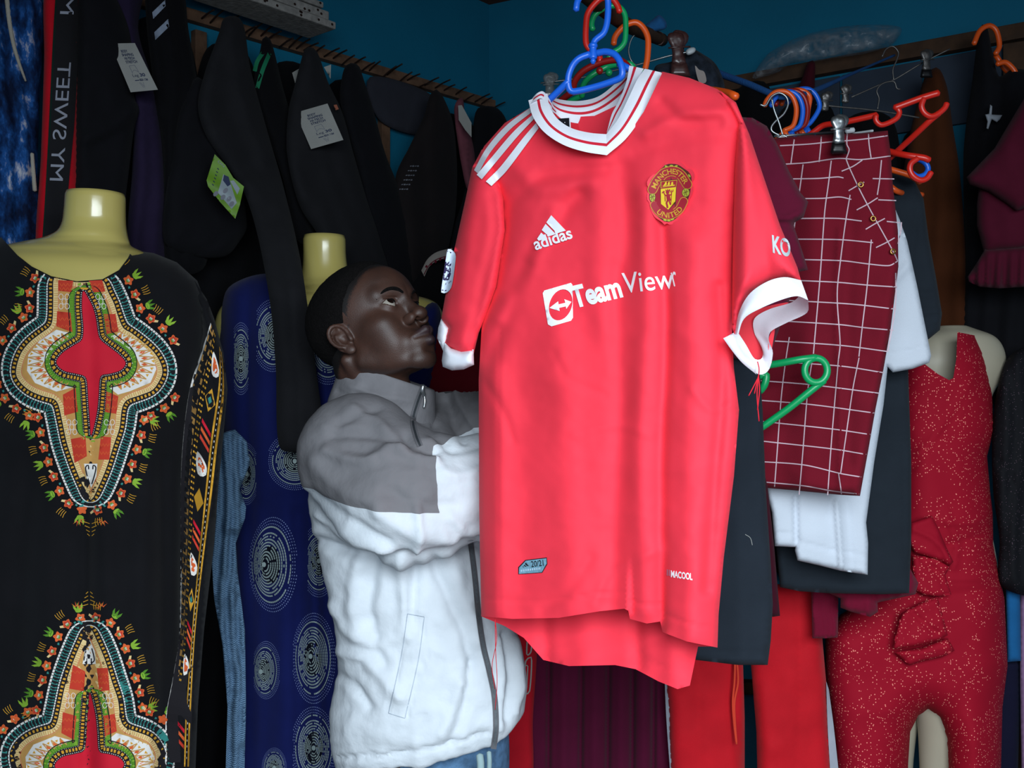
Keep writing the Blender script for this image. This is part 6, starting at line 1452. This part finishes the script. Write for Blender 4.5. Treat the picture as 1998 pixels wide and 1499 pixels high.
trunk_rows = [(792, 715, 800, 1.71, .8), (830, 690, 835, 1.71, .7), (900, 655, 870, 1.70, .68), (1050, 650, 905, 1.70, .8), (1200, 700, 930, 1.70, .85), (1400, 690, 960, 1.70, .85), (1600, 690, 960, 1.70, .8)]
tr_in = stack_sdf(trunk_rows)
def trunk_sdf(p):
    d = tr_in(p); d = smin(d, neck_sdf(p), .03)
    for S, E, W in ((SH_N, EL_N, WR_N), (SH_F, EL_F, WR_F)):
        d = smin(d, smin(cap(p, S, E, .056, .046), cap(p, E, W, .044, .030), .02), .04)
    return d

zcut = float(P(0, 805, 1.70)[2])
V1, F1 = surface_nets(lambda p: np.maximum(skin_sdf(p), zcut-p[:, 2]), P(560, 0, 1.68)*[1, 0, 0]+np.array([0, 1.50, zcut-.006]), P(880, 0, 1.68)*[1, 0, 0]+np.array([0, 1.84, 1.71]), .0018)
V2, F2 = surface_nets(lambda p: np.maximum(trunk_sdf(p), p[:, 2]-zcut-.004), (-.36, 1.44, .78), (.07, 1.98, zcut+.02), .012)
V3, F3 = surface_nets(hand_sdf(HN, WR_N, EL_N), np.min([EL_N, WR_N+.0], 0)-np.array([.02, .12, .10]), WR_N+np.array([.19, .10, .13]), .0034)
V4, F4 = surface_nets(hand_sdf(HF, WR_F, EL_F), WR_F-np.array([.10, .12, .10]), WR_F+np.array([.16, .14, .20]), .0034)
def relax(V, Fq, it=1, k=.5):
    for _ in range(it):
        acc = np.zeros_like(V); cnt = np.zeros(len(V))
        for a in range(4):
            b = (a+1) % 4
            np.add.at(acc, Fq[:, a], V[Fq[:, b]]); np.add.at(cnt, Fq[:, a], 1); np.add.at(acc, Fq[:, b], V[Fq[:, a]]); np.add.at(cnt, Fq[:, b], 1)
        V = V*(1-k)+k*acc/np.maximum(cnt, 1)[:, None]
    return V
def pull(V, fn, it=2):
    for _ in range(it):
        e = 4e-4; d = fn(V); g = np.stack([(fn(V+v)-d)/e for v in np.eye(3)*e], 1); V = V-g*np.clip(d/(np.sum(g*g, 1)+1e-6), -.002, .002)[:, None]*.9
    return V
top_ = V1[:, 2] > zcut+.004
V1 = relax(V1, F1, 1, .4); V1[top_] = pull(V1[top_], skin_sdf); V2 = relax(V2, F2, 2); V3 = relax(V3, F3, 1); V4 = relax(V4, F4, 1)
allV = np.vstack([V1, V2, V3, V4]); offs = np.cumsum([0, len(V1), len(V2), len(V3)])
allF = np.vstack([f+o for f, o in zip((F1, F2, F3, F4), offs)])

def skin_mat():
    m = bpy.data.materials.new('dark_brown_skin'); m.use_nodes = True; nt = m.node_tree; N = nt.nodes; L = nt.links; b = N['Principled BSDF']
    b.inputs['Roughness'].default_value = .54; b.inputs['Specular IOR Level'].default_value = .62
    b.inputs['Subsurface Weight'].default_value = .08; b.inputs['Subsurface Radius'].default_value = (.012, .004, .002); b.inputs['Subsurface Scale'].default_value = .4
    tc = N.new('ShaderNodeTexCoord'); nz = N.new('ShaderNodeTexNoise'); nz.inputs['Scale'].default_value = 22; nz.inputs['Detail'].default_value = 5; L.new(tc.outputs['Object'], nz.inputs['Vector'])
    r = N.new('ShaderNodeValToRGB'); r.color_ramp.elements[0].position = .3; r.color_ramp.elements[1].position = .7; r.color_ramp.elements[0].color = (*lin('#38231b'), 1); r.color_ramp.elements[1].color = (*lin('#4a2e23'), 1); L.new(nz.outputs['Fac'], r.inputs['Fac'])
    prev = r.outputs['Color']
    for an, col in (('lips', '#3a2629'), ('stubble', '#15100f')):
        at = N.new('ShaderNodeAttribute'); at.attribute_name = an; mx = N.new('ShaderNodeMix'); mx.data_type = 'RGBA'; mx.inputs['B'].default_value = (*lin(col), 1)
        fac = at.outputs['Fac']
        if an == 'stubble':
            n3 = N.new('ShaderNodeTexNoise'); n3.inputs['Scale'].default_value = 420; n3.inputs['Detail'].default_value = 2; L.new(tc.outputs['Object'], n3.inputs['Vector'])
            ad = N.new('ShaderNodeMath'); ad.operation = 'ADD'; ad.use_clamp = True; L.new(n3.outputs['Fac'], ad.inputs[0]); sb = N.new('ShaderNodeMath'); sb.operation = 'MULTIPLY_ADD'; sb.inputs[1].default_value = 2.; sb.inputs[2].default_value = -1.1; L.new(at.outputs['Fac'], sb.inputs[0]); L.new(sb.outputs[0], ad.inputs[1])
            mt = N.new('ShaderNodeMath'); mt.operation = 'MULTIPLY'; mt.use_clamp = True; mt.inputs[1].default_value = 1.6; L.new(ad.outputs[0], mt.inputs[0]); fac = mt.outputs[0]
        L.new(fac, mx.inputs['Factor']); L.new(prev, mx.inputs['A']); prev = mx.outputs['Result']
    L.new(prev, b.inputs['Base Color'])
    n2 = N.new('ShaderNodeTexNoise'); n2.inputs['Scale'].default_value = 650; n2.inputs['Detail'].default_value = 3; L.new(tc.outputs['Object'], n2.inputs['Vector']); bp = N.new('ShaderNodeBump'); bp.inputs['Strength'].default_value = .4; bp.inputs['Distance'].default_value = .001; L.new(n2.outputs['Fac'], bp.inputs['Height']); L.new(bp.outputs['Normal'], b.inputs['Normal'])
    return m
link = []
for i in (1, 2, 3):                        # knit neck, trunk and hands into one surface inside the clothes
    A = (V1, V2, V2)[i-1]; oa = (0, offs[1], offs[1])[i-1]; B = (V2, V3, V4)[i-1]; ob_ = offs[i]
    ref = (NB, EL_N, EL_F)[i-1]
    ia = np.argsort(np.linalg.norm(A-ref, axis=1))[:2]; ib = np.argmin(np.linalg.norm(B-ref, axis=1)); link.append((ia[0]+oa, ia[1]+oa, ib+ob_))
def main_islands(V, Fs, least=400):
    n = len(V); par = list(range(n))
    def find(i):
        while par[i] != i: par[i] = par[par[i]]; i = par[i]
        return i
    for f in Fs:
        a = find(f[0])
        for b in f[1:]:
            b = find(b)
            if a != b: par[b] = a
    r = np.array([find(i) for i in range(n)]); u, c = np.unique(r, return_counts=True); keep = np.isin(r, u[c >= least])
    return [f for f in Fs if keep[f[0]]], keep
fs, kp = main_islands(allV, [tuple(f) for f in allF]+link)
mp_ = np.cumsum(kp)-1; allV = allV[kp]; allF = [tuple(int(mp_[i]) for i in f) for f in fs]; link = []
body = mesh_obj('body', allV, [tuple(f) for f in allF]+link, skin_mat(), man)
Q = to_h(allV); ax = np.abs(Q[:, 0])
zb_y = [-.13, -.10, -.06, -.028, .000, .014, .030, .045, .058, .072, .095]; zb_z = [-.035, -.040, -.036, -.012, .002, .012, .040, .058, .072, .092, .104]
def zline(y): return np.interp(y, zb_y, zb_z)
mouth_z = -.0515
Qa = np.c_[ax, Q[:, 1:]]
lips = np.clip((.0012-np.minimum(cap(Qa, (.004, .1100, -.0430), (.0235, .0945, -.0500), .0080, .0038), cap(Qa, (.000, .1080, -.0605), (.0200, .0940, -.0550), .0088, .0038)))/.0012, 0, 1)
stub = np.clip((Q[:, 2]-zline(Q[:, 1])+.022)/.036, 0, 1)*(Q[:, 2] > -.05)*(np.linalg.norm(Q-[0, 0, .04], axis=1) < .14)
earz = (ax > .070)*(np.abs(Q[:, 1]-.0) < .024)*(np.abs(Q[:, 2]) < .036); stub = stub*(1-earz)
for nm, va in (('lips', lips), ('stubble', stub)):
    at = body.data.attributes.new(nm, 'FLOAT', 'POINT'); at.data.foreach_set('value', va.astype(np.float32))

# hair: a close crop that thins to nothing at the hairline
def hair_sdf(p):
    q = to_h(p); y, z = q[:, 1], q[:, 2]
    t = np.clip((z-zline(y)-.001*np.sin(q[:, 0]*400))/.045, -.3, 1)
    th = .0075*np.where(t > 0, t*t*(3-2*t), t)-.0012
    n = vnoise(q[:, 0]*260+q[:, 1]*110, q[:, 2]*260+q[:, 1]*170, 5)
    return cranium(q)-th-.0007*n
lo = from_h(np.array([[sx*.1, sy*.13, sz*.15] for sx in (-1, 1) for sy in (-1, 1) for sz in (-1, 1)])); 
Vh, Fh = surface_nets(lambda p: np.maximum(hair_sdf(p), -(to_h(p)[:, 2]-zline(to_h(p)[:, 1])+.006)), HC-np.array([.14, .14, .09]), HC+np.array([.13, .13, .165]), .0024)
mesh_obj('hair', relax(Vh, Fh, 1, .3), Fh, mat('short_black_hair', '#0d0b0b', rough=.95, noise=.5, nscale=400, bump=1., bscale=520, spec=.12), man)

# eyes, brows, lashes
gaze = hfw*.86+hup*.30+hrt*(.14); gaze /= np.linalg.norm(gaze)
M_sc = mat('eye_white', '#9d968c', rough=.15, spec=.6, coat=.5, noise=.03); M_iris = mat('dark_brown_iris', '#150b08', rough=.1, spec=.6, coat=.6); M_hairl = MATS['short_black_hair']  # eye white is darkened in its colour to stand in for shading
for s in (1, -1):
    c = from_h(EYEC*np.array([s, 1, 1])); g = gaze
    a1 = np.cross(g, [0, 0, 1]); a1 /= np.linalg.norm(a1); a2 = np.cross(a1, g)
    V = []; Fc = []; MI = []; nr, ns = 18, 24
    for i in range(nr+1):
        t = math.pi*i/nr
        for k in range(ns): V.append(c+EYER*(g*math.cos(t)*(1.0)+(a1*math.cos(2*math.pi*k/ns)+a2*math.sin(2*math.pi*k/ns))*math.sin(t)))
    for i in range(nr):
        for k in range(ns): Fc.append((i*ns+k, (i+1)*ns+k, (i+1)*ns+(k+1) % ns, i*ns+(k+1) % ns)); MI.append(1 if i < 3 else 0)
    mesh_obj('eye', V, Fc, [M_sc, M_iris], man, MI)
    br = [(.0100, .1000, .0330), (.0190, .1000, .0375), (.0300, .0960, .0400), (.0400, .0880, .0385), (.0490, .0760, .0320)]
    def onskin(q):
        p = from_h(np.array(q)*[s, 1, 1])
        for _ in range(12):
            e = 5e-4; dd = skin_sdf(p[None])[0]; gr = np.array([(skin_sdf((p+v)[None])[0]-dd)/e for v in np.eye(3)*e]); p = p-gr*dd/(gr@gr+1e-9)*.8
        return p
    tube('eyebrow', [onskin(q) for q in br], [.0020, .0036, .0034, .0026, .0008], M_hairl, man, n=24, sides=8, flat=.4)
    th = np.linspace(-.75, .58, 7)
    lash = [c+HB@np.array([s*(.0128*t), .0128*math.sqrt(max(0, 1-(t*.85)**2))*.98+.0008, .0052-.0050*t*t+(.0012*t*s*s)]) for t in th]
    tube('eyelash', lash, [.0004, .0010, .0011, .0010, .0005], M_hairl, man, n=18, sides=6)

# ---------------------------------------------------------------- jacket
hem_x, hem_y = [600, 700, 820, 900, 960, 990, 1020, 1060], [1520, 1508, 1492, 1474, 1456, 1430, 1396, 1370]
jk_rows = [(786, 690, 822, 1.715, .85), (808, 660, 850, 1.715, .85), (840, 622, 885, 1.71, .80), (880, 604, 905, 1.705, .76), (950, 603, 925, 1.70, .74), (1030, 612, 942, 1.695, .74), (1110, 630, 960, 1.69, .76), (1190, 650, 990, 1.69, .78), (1260, 664, 1016, 1.69, .80), (1320, 656, 1028, 1.69, .80), (1390, 644, 1024, 1.69, .80), (1450, 648, 996, 1.69, .78), (1540, 664, 968, 1.69, .78)]
jk_in = stack_sdf(jk_rows)
def jacket_sdf(p):
    d = jk_in(p)
    near = smin(cap(p, P(702, 888, 1.615), P(795, 972, 1.555), .100, .098), cap(p, P(795, 975, 1.555), P(960, 948, 1.590), .096, .082), .04)
    near = smin(near, cap(p, P(960, 948, 1.590), P(1005, 946, 1.60), .080, .046), .02)
    far = smin(cap(p, SH_F, P(955, 845, 1.78), .085, .075), cap(p, P(955, 845, 1.78), WR_F, .074, .045), .04)
    d = smin(d, near, .030); d = smin(d, far, .05)
    px, py = proj(p); d = np.maximum(d, (py-np.interp(px, hem_x, hem_y))/F*1.69)
    return d
Vj, Fj = surface_nets(jacket_sdf, (-.40, 1.38, .80), (.09, 1.99, 1.435), .0058)
Vj = relax(Vj, Fj, 2, .5)
me_ = mesh_obj('tmp', Vj, Fj, M_rib); nn = np.empty(len(Vj)*3); me_.data.vertices.foreach_get('normal', nn); nn = nn.reshape(-1, 3); bpy.data.objects.remove(me_)
px, py = proj(Vj)
jw = ridges(
    # sleeve creases
    ([(640, 880), (700, 900), (770, 880), (840, 866)], 12, .008), ([(650, 850), (720, 850), (800, 872)], 10, -.007), ([(690, 800), (740, 830), (790, 880)], 9, .006), ([(660, 830), (700, 812), (740, 800)], 8, -.005),
    ([(790, 850), (812, 872), (852, 880)], 8, -.008), ([(760, 872), (800, 890), (850, 900)], 8, .007), ([(620, 900), (660, 950), (740, 985)], 18, .008), ([(610, 960), (680, 1010), (760, 1060)], 10, -.007), ([(630, 1000), (690, 1050), (760, 1075)], 12, .010),
    ([(740, 1000), (800, 1040), (880, 1050)], 14, .008), ([(760, 960), (830, 990), (900, 980)], 14, -.006), ([(812, 1078), (818, 1030), (814, 990)], 8, .008), ([(850, 900), (880, 930), (930, 920)], 10, .006), ([(870, 872), (900, 880), (935, 868)], 8, -.005), ([(880, 1010), (910, 1040), (940, 1030)], 10, .006),
    ([(620, 1055), (700, 1082), (820, 1088), (930, 1058)], 10, -.014),
    # body folds
    ([(700, 1090), (690, 1160), (700, 1230)], 14, .010), ([(730, 1095), (722, 1200), (745, 1300)], 12, -.008), ([(780, 1100), (790, 1180), (796, 1240)], 12, .010), ([(812, 1110), (806, 1170), (800, 1230)], 10, -.010), ([(880, 1090), (910, 1180), (935, 1250)], 16, .008), ([(850, 1100), (890, 1200), (925, 1290)], 12, -.009),
    ([(660, 1270), (720, 1290), (780, 1360)], 12, .008), ([(650, 1310), (690, 1340), (720, 1380)], 10, -.008), ([(900, 1330), (880, 1390), (860, 1430)], 12, .007), ([(920, 1300), (905, 1390), (880, 1450)], 10, -.007), ([(985, 1240), (996, 1330), (985, 1400)], 8, -.008), ([(1005, 1250), (1014, 1330), (1005, 1390)], 8, .007), ([(975, 1250), (978, 1330), (972, 1420)], 7, .006),
    ([(660, 1478), (760, 1474), (880, 1452), (955, 1430)], 4, -.006), ([(650, 1180), (690, 1240), (740, 1262)], 10, .007), ([(830, 1280), (812, 1340), (790, 1400)], 4, -.004), ([(795, 1195), (780, 1290), (755, 1395)], 3.5, -.004), ([(828, 1205), (815, 1290), (792, 1400)], 3.5, -.004),
    # shoulder and collar base
    ([(870, 780), (890, 830), (905, 860)], 8, -.008), ([(890, 770), (910, 810), (930, 840)], 8, .008), ([(850, 830), (845, 850), (870, 862)], 8, -.008))
cr = crumple(52, .0052, 17, 1, .8); cr2 = crumple(22, .0026, 27)
cr3 = crumple(18, .0022, 37, .35, 2.2)
disp = jw(px, py)+cr(px, py)+cr2(px, py)+cr3(px, py)*np.clip((py-1420)/60, 0, 1)
face = np.clip(-nn[:, 1]*1.2+.35, 0, 1)
Vj = Vj+nn*(disp*face)[:, None]
yoke = [(480, 600), (480, 935), (597, 948), (640, 972), (700, 990), (780, 1001), (859, 1002), (852, 940), (845, 872), (885, 852), (928, 836), (1000, 822), (1150, 800), (1150, 600)]
sd = line_dist(px, py, yoke+yoke[:1])*np.where(inside(px, py, yoke), 1, -1)
def jacket_mat():
    m = bpy.data.materials.new('grey_and_white_cotton_shell'); m.use_nodes = True; nt = m.node_tree; N = nt.nodes; L = nt.links; b = N['Principled BSDF']
    b.inputs['Roughness'].default_value = .85; b.inputs['Specular IOR Level'].default_value = .15
    at = N.new('ShaderNodeAttribute'); at.attribute_name = 'yoke'; g = N.new('ShaderNodeMath'); g.operation = 'GREATER_THAN'; g.inputs[1].default_value = 0; L.new(at.outputs['Fac'], g.inputs[0])
    tc = N.new('ShaderNodeTexCoord'); nz = N.new('ShaderNodeTexNoise'); nz.inputs['Scale'].default_value = 25; nz.inputs['Detail'].default_value = 5; L.new(tc.outputs['Object'], nz.inputs['Vector'])
    mx = N.new('ShaderNodeMix'); mx.data_type = 'RGBA'; mx.inputs['A'].default_value = (*lin('#d6dce2'), 1); mx.inputs['B'].default_value = (*lin('#787679'), 1); L.new(g.outputs[0], mx.inputs['Factor'])
    m2 = N.new('ShaderNodeMix'); m2.data_type = 'RGBA'; m2.blend_type = 'MULTIPLY'; m2.inputs['Factor'].default_value = .22; L.new(mx.outputs['Result'], m2.inputs['A']); L.new(nz.outputs['Fac'], m2.inputs['B']); L.new(m2.outputs['Result'], b.inputs['Base Color'])
    n2 = N.new('ShaderNodeTexNoise'); n2.inputs['Scale'].default_value = 120; n2.inputs['Detail'].default_value = 6; L.new(tc.outputs['Object'], n2.inputs['Vector']); bp = N.new('ShaderNodeBump'); bp.inputs['Strength'].default_value = .35; bp.inputs['Distance'].default_value = .002; L.new(n2.outputs['Fac'], bp.inputs['Height']); L.new(bp.outputs['Normal'], b.inputs['Normal'])
    return m
jacket = mesh_obj('jacket', Vj, Fj, jacket_mat(), man)
at = jacket.data.attributes.new('yoke', 'FLOAT', 'POINT'); at.data.foreach_set('value', sd.astype(np.float32))
M_jg = mat('grey_cotton_shell', '#727073', rough=.85, noise=.12, nscale=25, bump=.35, bscale=120, spec=.15)
col = rings('collar', [(838, 636, 862, 1.70, .85), (815, 642, 856, 1.70, .88), (790, 650, 852, 1.70, .9), (765, 657, 850, 1.70, .92), (742, 660, 850, 1.70, .92), (733, 662, 849, 1.70, .92), (730, 666, 845, 1.70, .92), (734, 671, 840, 1.70, .92), (760, 676, 836, 1.70, .92), (800, 680, 836, 1.70, .9)], M_jg, jacket, 1, 72, 5, cap=False, skew=-.34)
a = np.empty(len(col.data.vertices)*3); col.data.vertices.foreach_get('co', a); a = a.reshape(-1, 3); x, y = proj(a)
dd = crumple(22, .0032, 44)(x, y)+ridges(([(660, 765), (720, 790), (790, 800)], 7, -.005), ([(670, 790), (740, 812), (800, 830)], 8, .006), ([(680, 752), (740, 772), (800, 780)], 6, .004), ([(700, 770), (715, 778), (728, 775)], 4, -.005))(x, y)
a[:, 1] -= dd*(a[:, 1] < 1.70); col.data.vertices.foreach_set('co', a.ravel())
bvj = bvh_of(jacket, col)
M_zip = mat('dark_zip_tape', '#2f3337', rough=.6, bump=.8, bscale=700); M_zipm = mat('zip_metal', '#b5babd', rough=.3, metal=.9)
pr = Print(); pr.line([(827, 752), (815, 785), (806, 820), (812, 850), (820, 870)], 11, 0, 0, 30); pr.line([(827, 752), (815, 785), (806, 820), (812, 850), (820, 870)], 4, 1, 1, 30)
zp = [(918, 1056), (926, 1120), (934, 1200), (943, 1260), (955, 1310), (965, 1360), (968, 1420), (963, 1462)]
pr.line(zp, 11, 0, 0, 60); pr.line(zp, 5, 2, 1, 60)
pr.build('zip', bvj, [mat('grey_zip_flap', '#5d5c60', .85), M_zip, mat('zip_teeth', '#5b6064', .5, .2, 300)], jacket, eps=.0035)
q = lay(np.array([(826, 752), (824, 762), (828, 772)], float), bvj, .006); tube('zip_pull', q, [.0035, .004, .003], M_zipm, jacket, n=8, sides=8)
q = lay(np.array([(828, 772), (829, 784), (827, 796)], float), bvj, .006); tube('zip_pull', q, [.0015, .0022, .0018], M_zipm, jacket, n=8, sides=8)
# stitched pocket welt
pr = Print()
for l in ([(795, 1198), (783, 1280), (758, 1392)], [(828, 1204), (816, 1290), (790, 1402)], [(795, 1198), (828, 1204)], [(758, 1392), (790, 1402)]): pr.line(l, 1.4, 0, 0, 30)
pr.build('pocket_stitch', bvj, [mat('pale_stitch', '#a7b0bb', .9)], jacket, eps=.0015)

# jeans and shoes
M_jean = mat('washed_denim', '#4a6a8a', rough=.9, noise=.35, nscale=60, bump=.5, bscale=600)
jeans = rings('jeans', [(1392, 690, 990, 1.70, .76), (1460, 690, 994, 1.70, .76), (1540, 692, 992, 1.70, .76), (1640, 696, 985, 1.70, .76), (1690, 700, 980, 1.70, .76)], M_jean, man, 1, 48, 5)
rings('leg', [(1640, 852, 990, 1.64, 1.1), (1720, 856, 984, 1.64, 1.15), (1900, 862, 972, 1.63, 1.2), (2100, 866, 962, 1.64, 1.2), (2390, 872, 960, 1.66, 1.1)], M_jean, jeans, 1, 28, 5)
rings('leg', [(1640, 694, 850, 1.76, 1.1), (1720, 700, 846, 1.76, 1.1), (1900, 716, 836, 1.76, 1.1), (2100, 722, 830, 1.76, 1.1), (2310, 730, 826, 1.76, 1.05)], M_jean, jeans, 1, 28, 5)
ptube('side_seam', [(936, 1474, 1.585), (938, 1495, 1.578), (934, 1540, 1.576)], .006, mat('pale_denim_seam', '#8fa6a8', .9), jeans, n=10)
ptube('side_seam', [(954, 1468, 1.596), (955, 1490, 1.59), (952, 1540, 1.588)], .004, MATS['pale_denim_seam'], jeans, n=10)
M_shoe = mat('dark_shoe', '#222326', rough=.6)
for x, Y in ((916, 1.66), (778, 1.76)):
    b0 = P(x, 0, Y); f = hf0; r_ = np.array([-hf0[1], hf0[0], 0])
    sec = [(-.09, .030, .060), (-.06, .040, .085), (0, .042, .080), (.06, .046, .060), (.12, .048, .050), (.165, .036, .040), (.18, .010, .025)]
    V = []; Fc = []; ns = 12
    for d_, wd, h_ in sec:
        for k in range(ns):
            t = 2*math.pi*k/ns; V.append(np.array([b0[0], b0[1], 0])+f*d_+r_*wd*math.cos(t)+up0*max(.004, h_*.5+h_*.5*math.sin(t)))
    for i in range(len(sec)-1):
        for k in range(ns): Fc.append((i*ns+k, i*ns+(k+1) % ns, (i+1)*ns+(k+1) % ns, (i+1)*ns+k))
    Fc += [tuple(range(ns)), tuple((len(sec)-1)*ns+k for k in range(ns))]
    mesh_obj('shoe', V, Fc, M_shoe, man)
# ---------------------------------------------------------------- put every origin at the base of its thing
bpy.context.view_layer.update()
def base_origin(top):
    if top.get('kind') == 'structure' and top.type == 'MESH' and not top.children and top.name in ('floor', 'ceiling'): pass
    ms = [o for o in [top]+list(top.children_recursive) if o.type == 'MESH']
    if not ms or any(tuple(o.location) != (0, 0, 0) for o in [top]+list(top.children_recursive)): return
    if any(o.data.users > 1 for o in ms): return
    co = []
    for o in ms:
        a = np.empty(len(o.data.vertices)*3); o.data.vertices.foreach_get('co', a); co.append(a.reshape(-1, 3))
    al = np.vstack(co); lo, hi = al.min(0), al.max(0)
    c = np.array([(lo[0]+hi[0])/2, (lo[1]+hi[1])/2, lo[2]])
    for o, a in zip(ms, co):
        o.data.vertices.foreach_set('co', (a-c).ravel()); o.data.update()
    top.location = c
for o in [o for o in C.objects if o.parent is None and o.type in ('EMPTY', 'MESH')]: base_origin(o)
print('tris', sum(sum(len(p.vertices)-2 for p in o.data.polygons) for o in C.objects if o.type == 'MESH'))
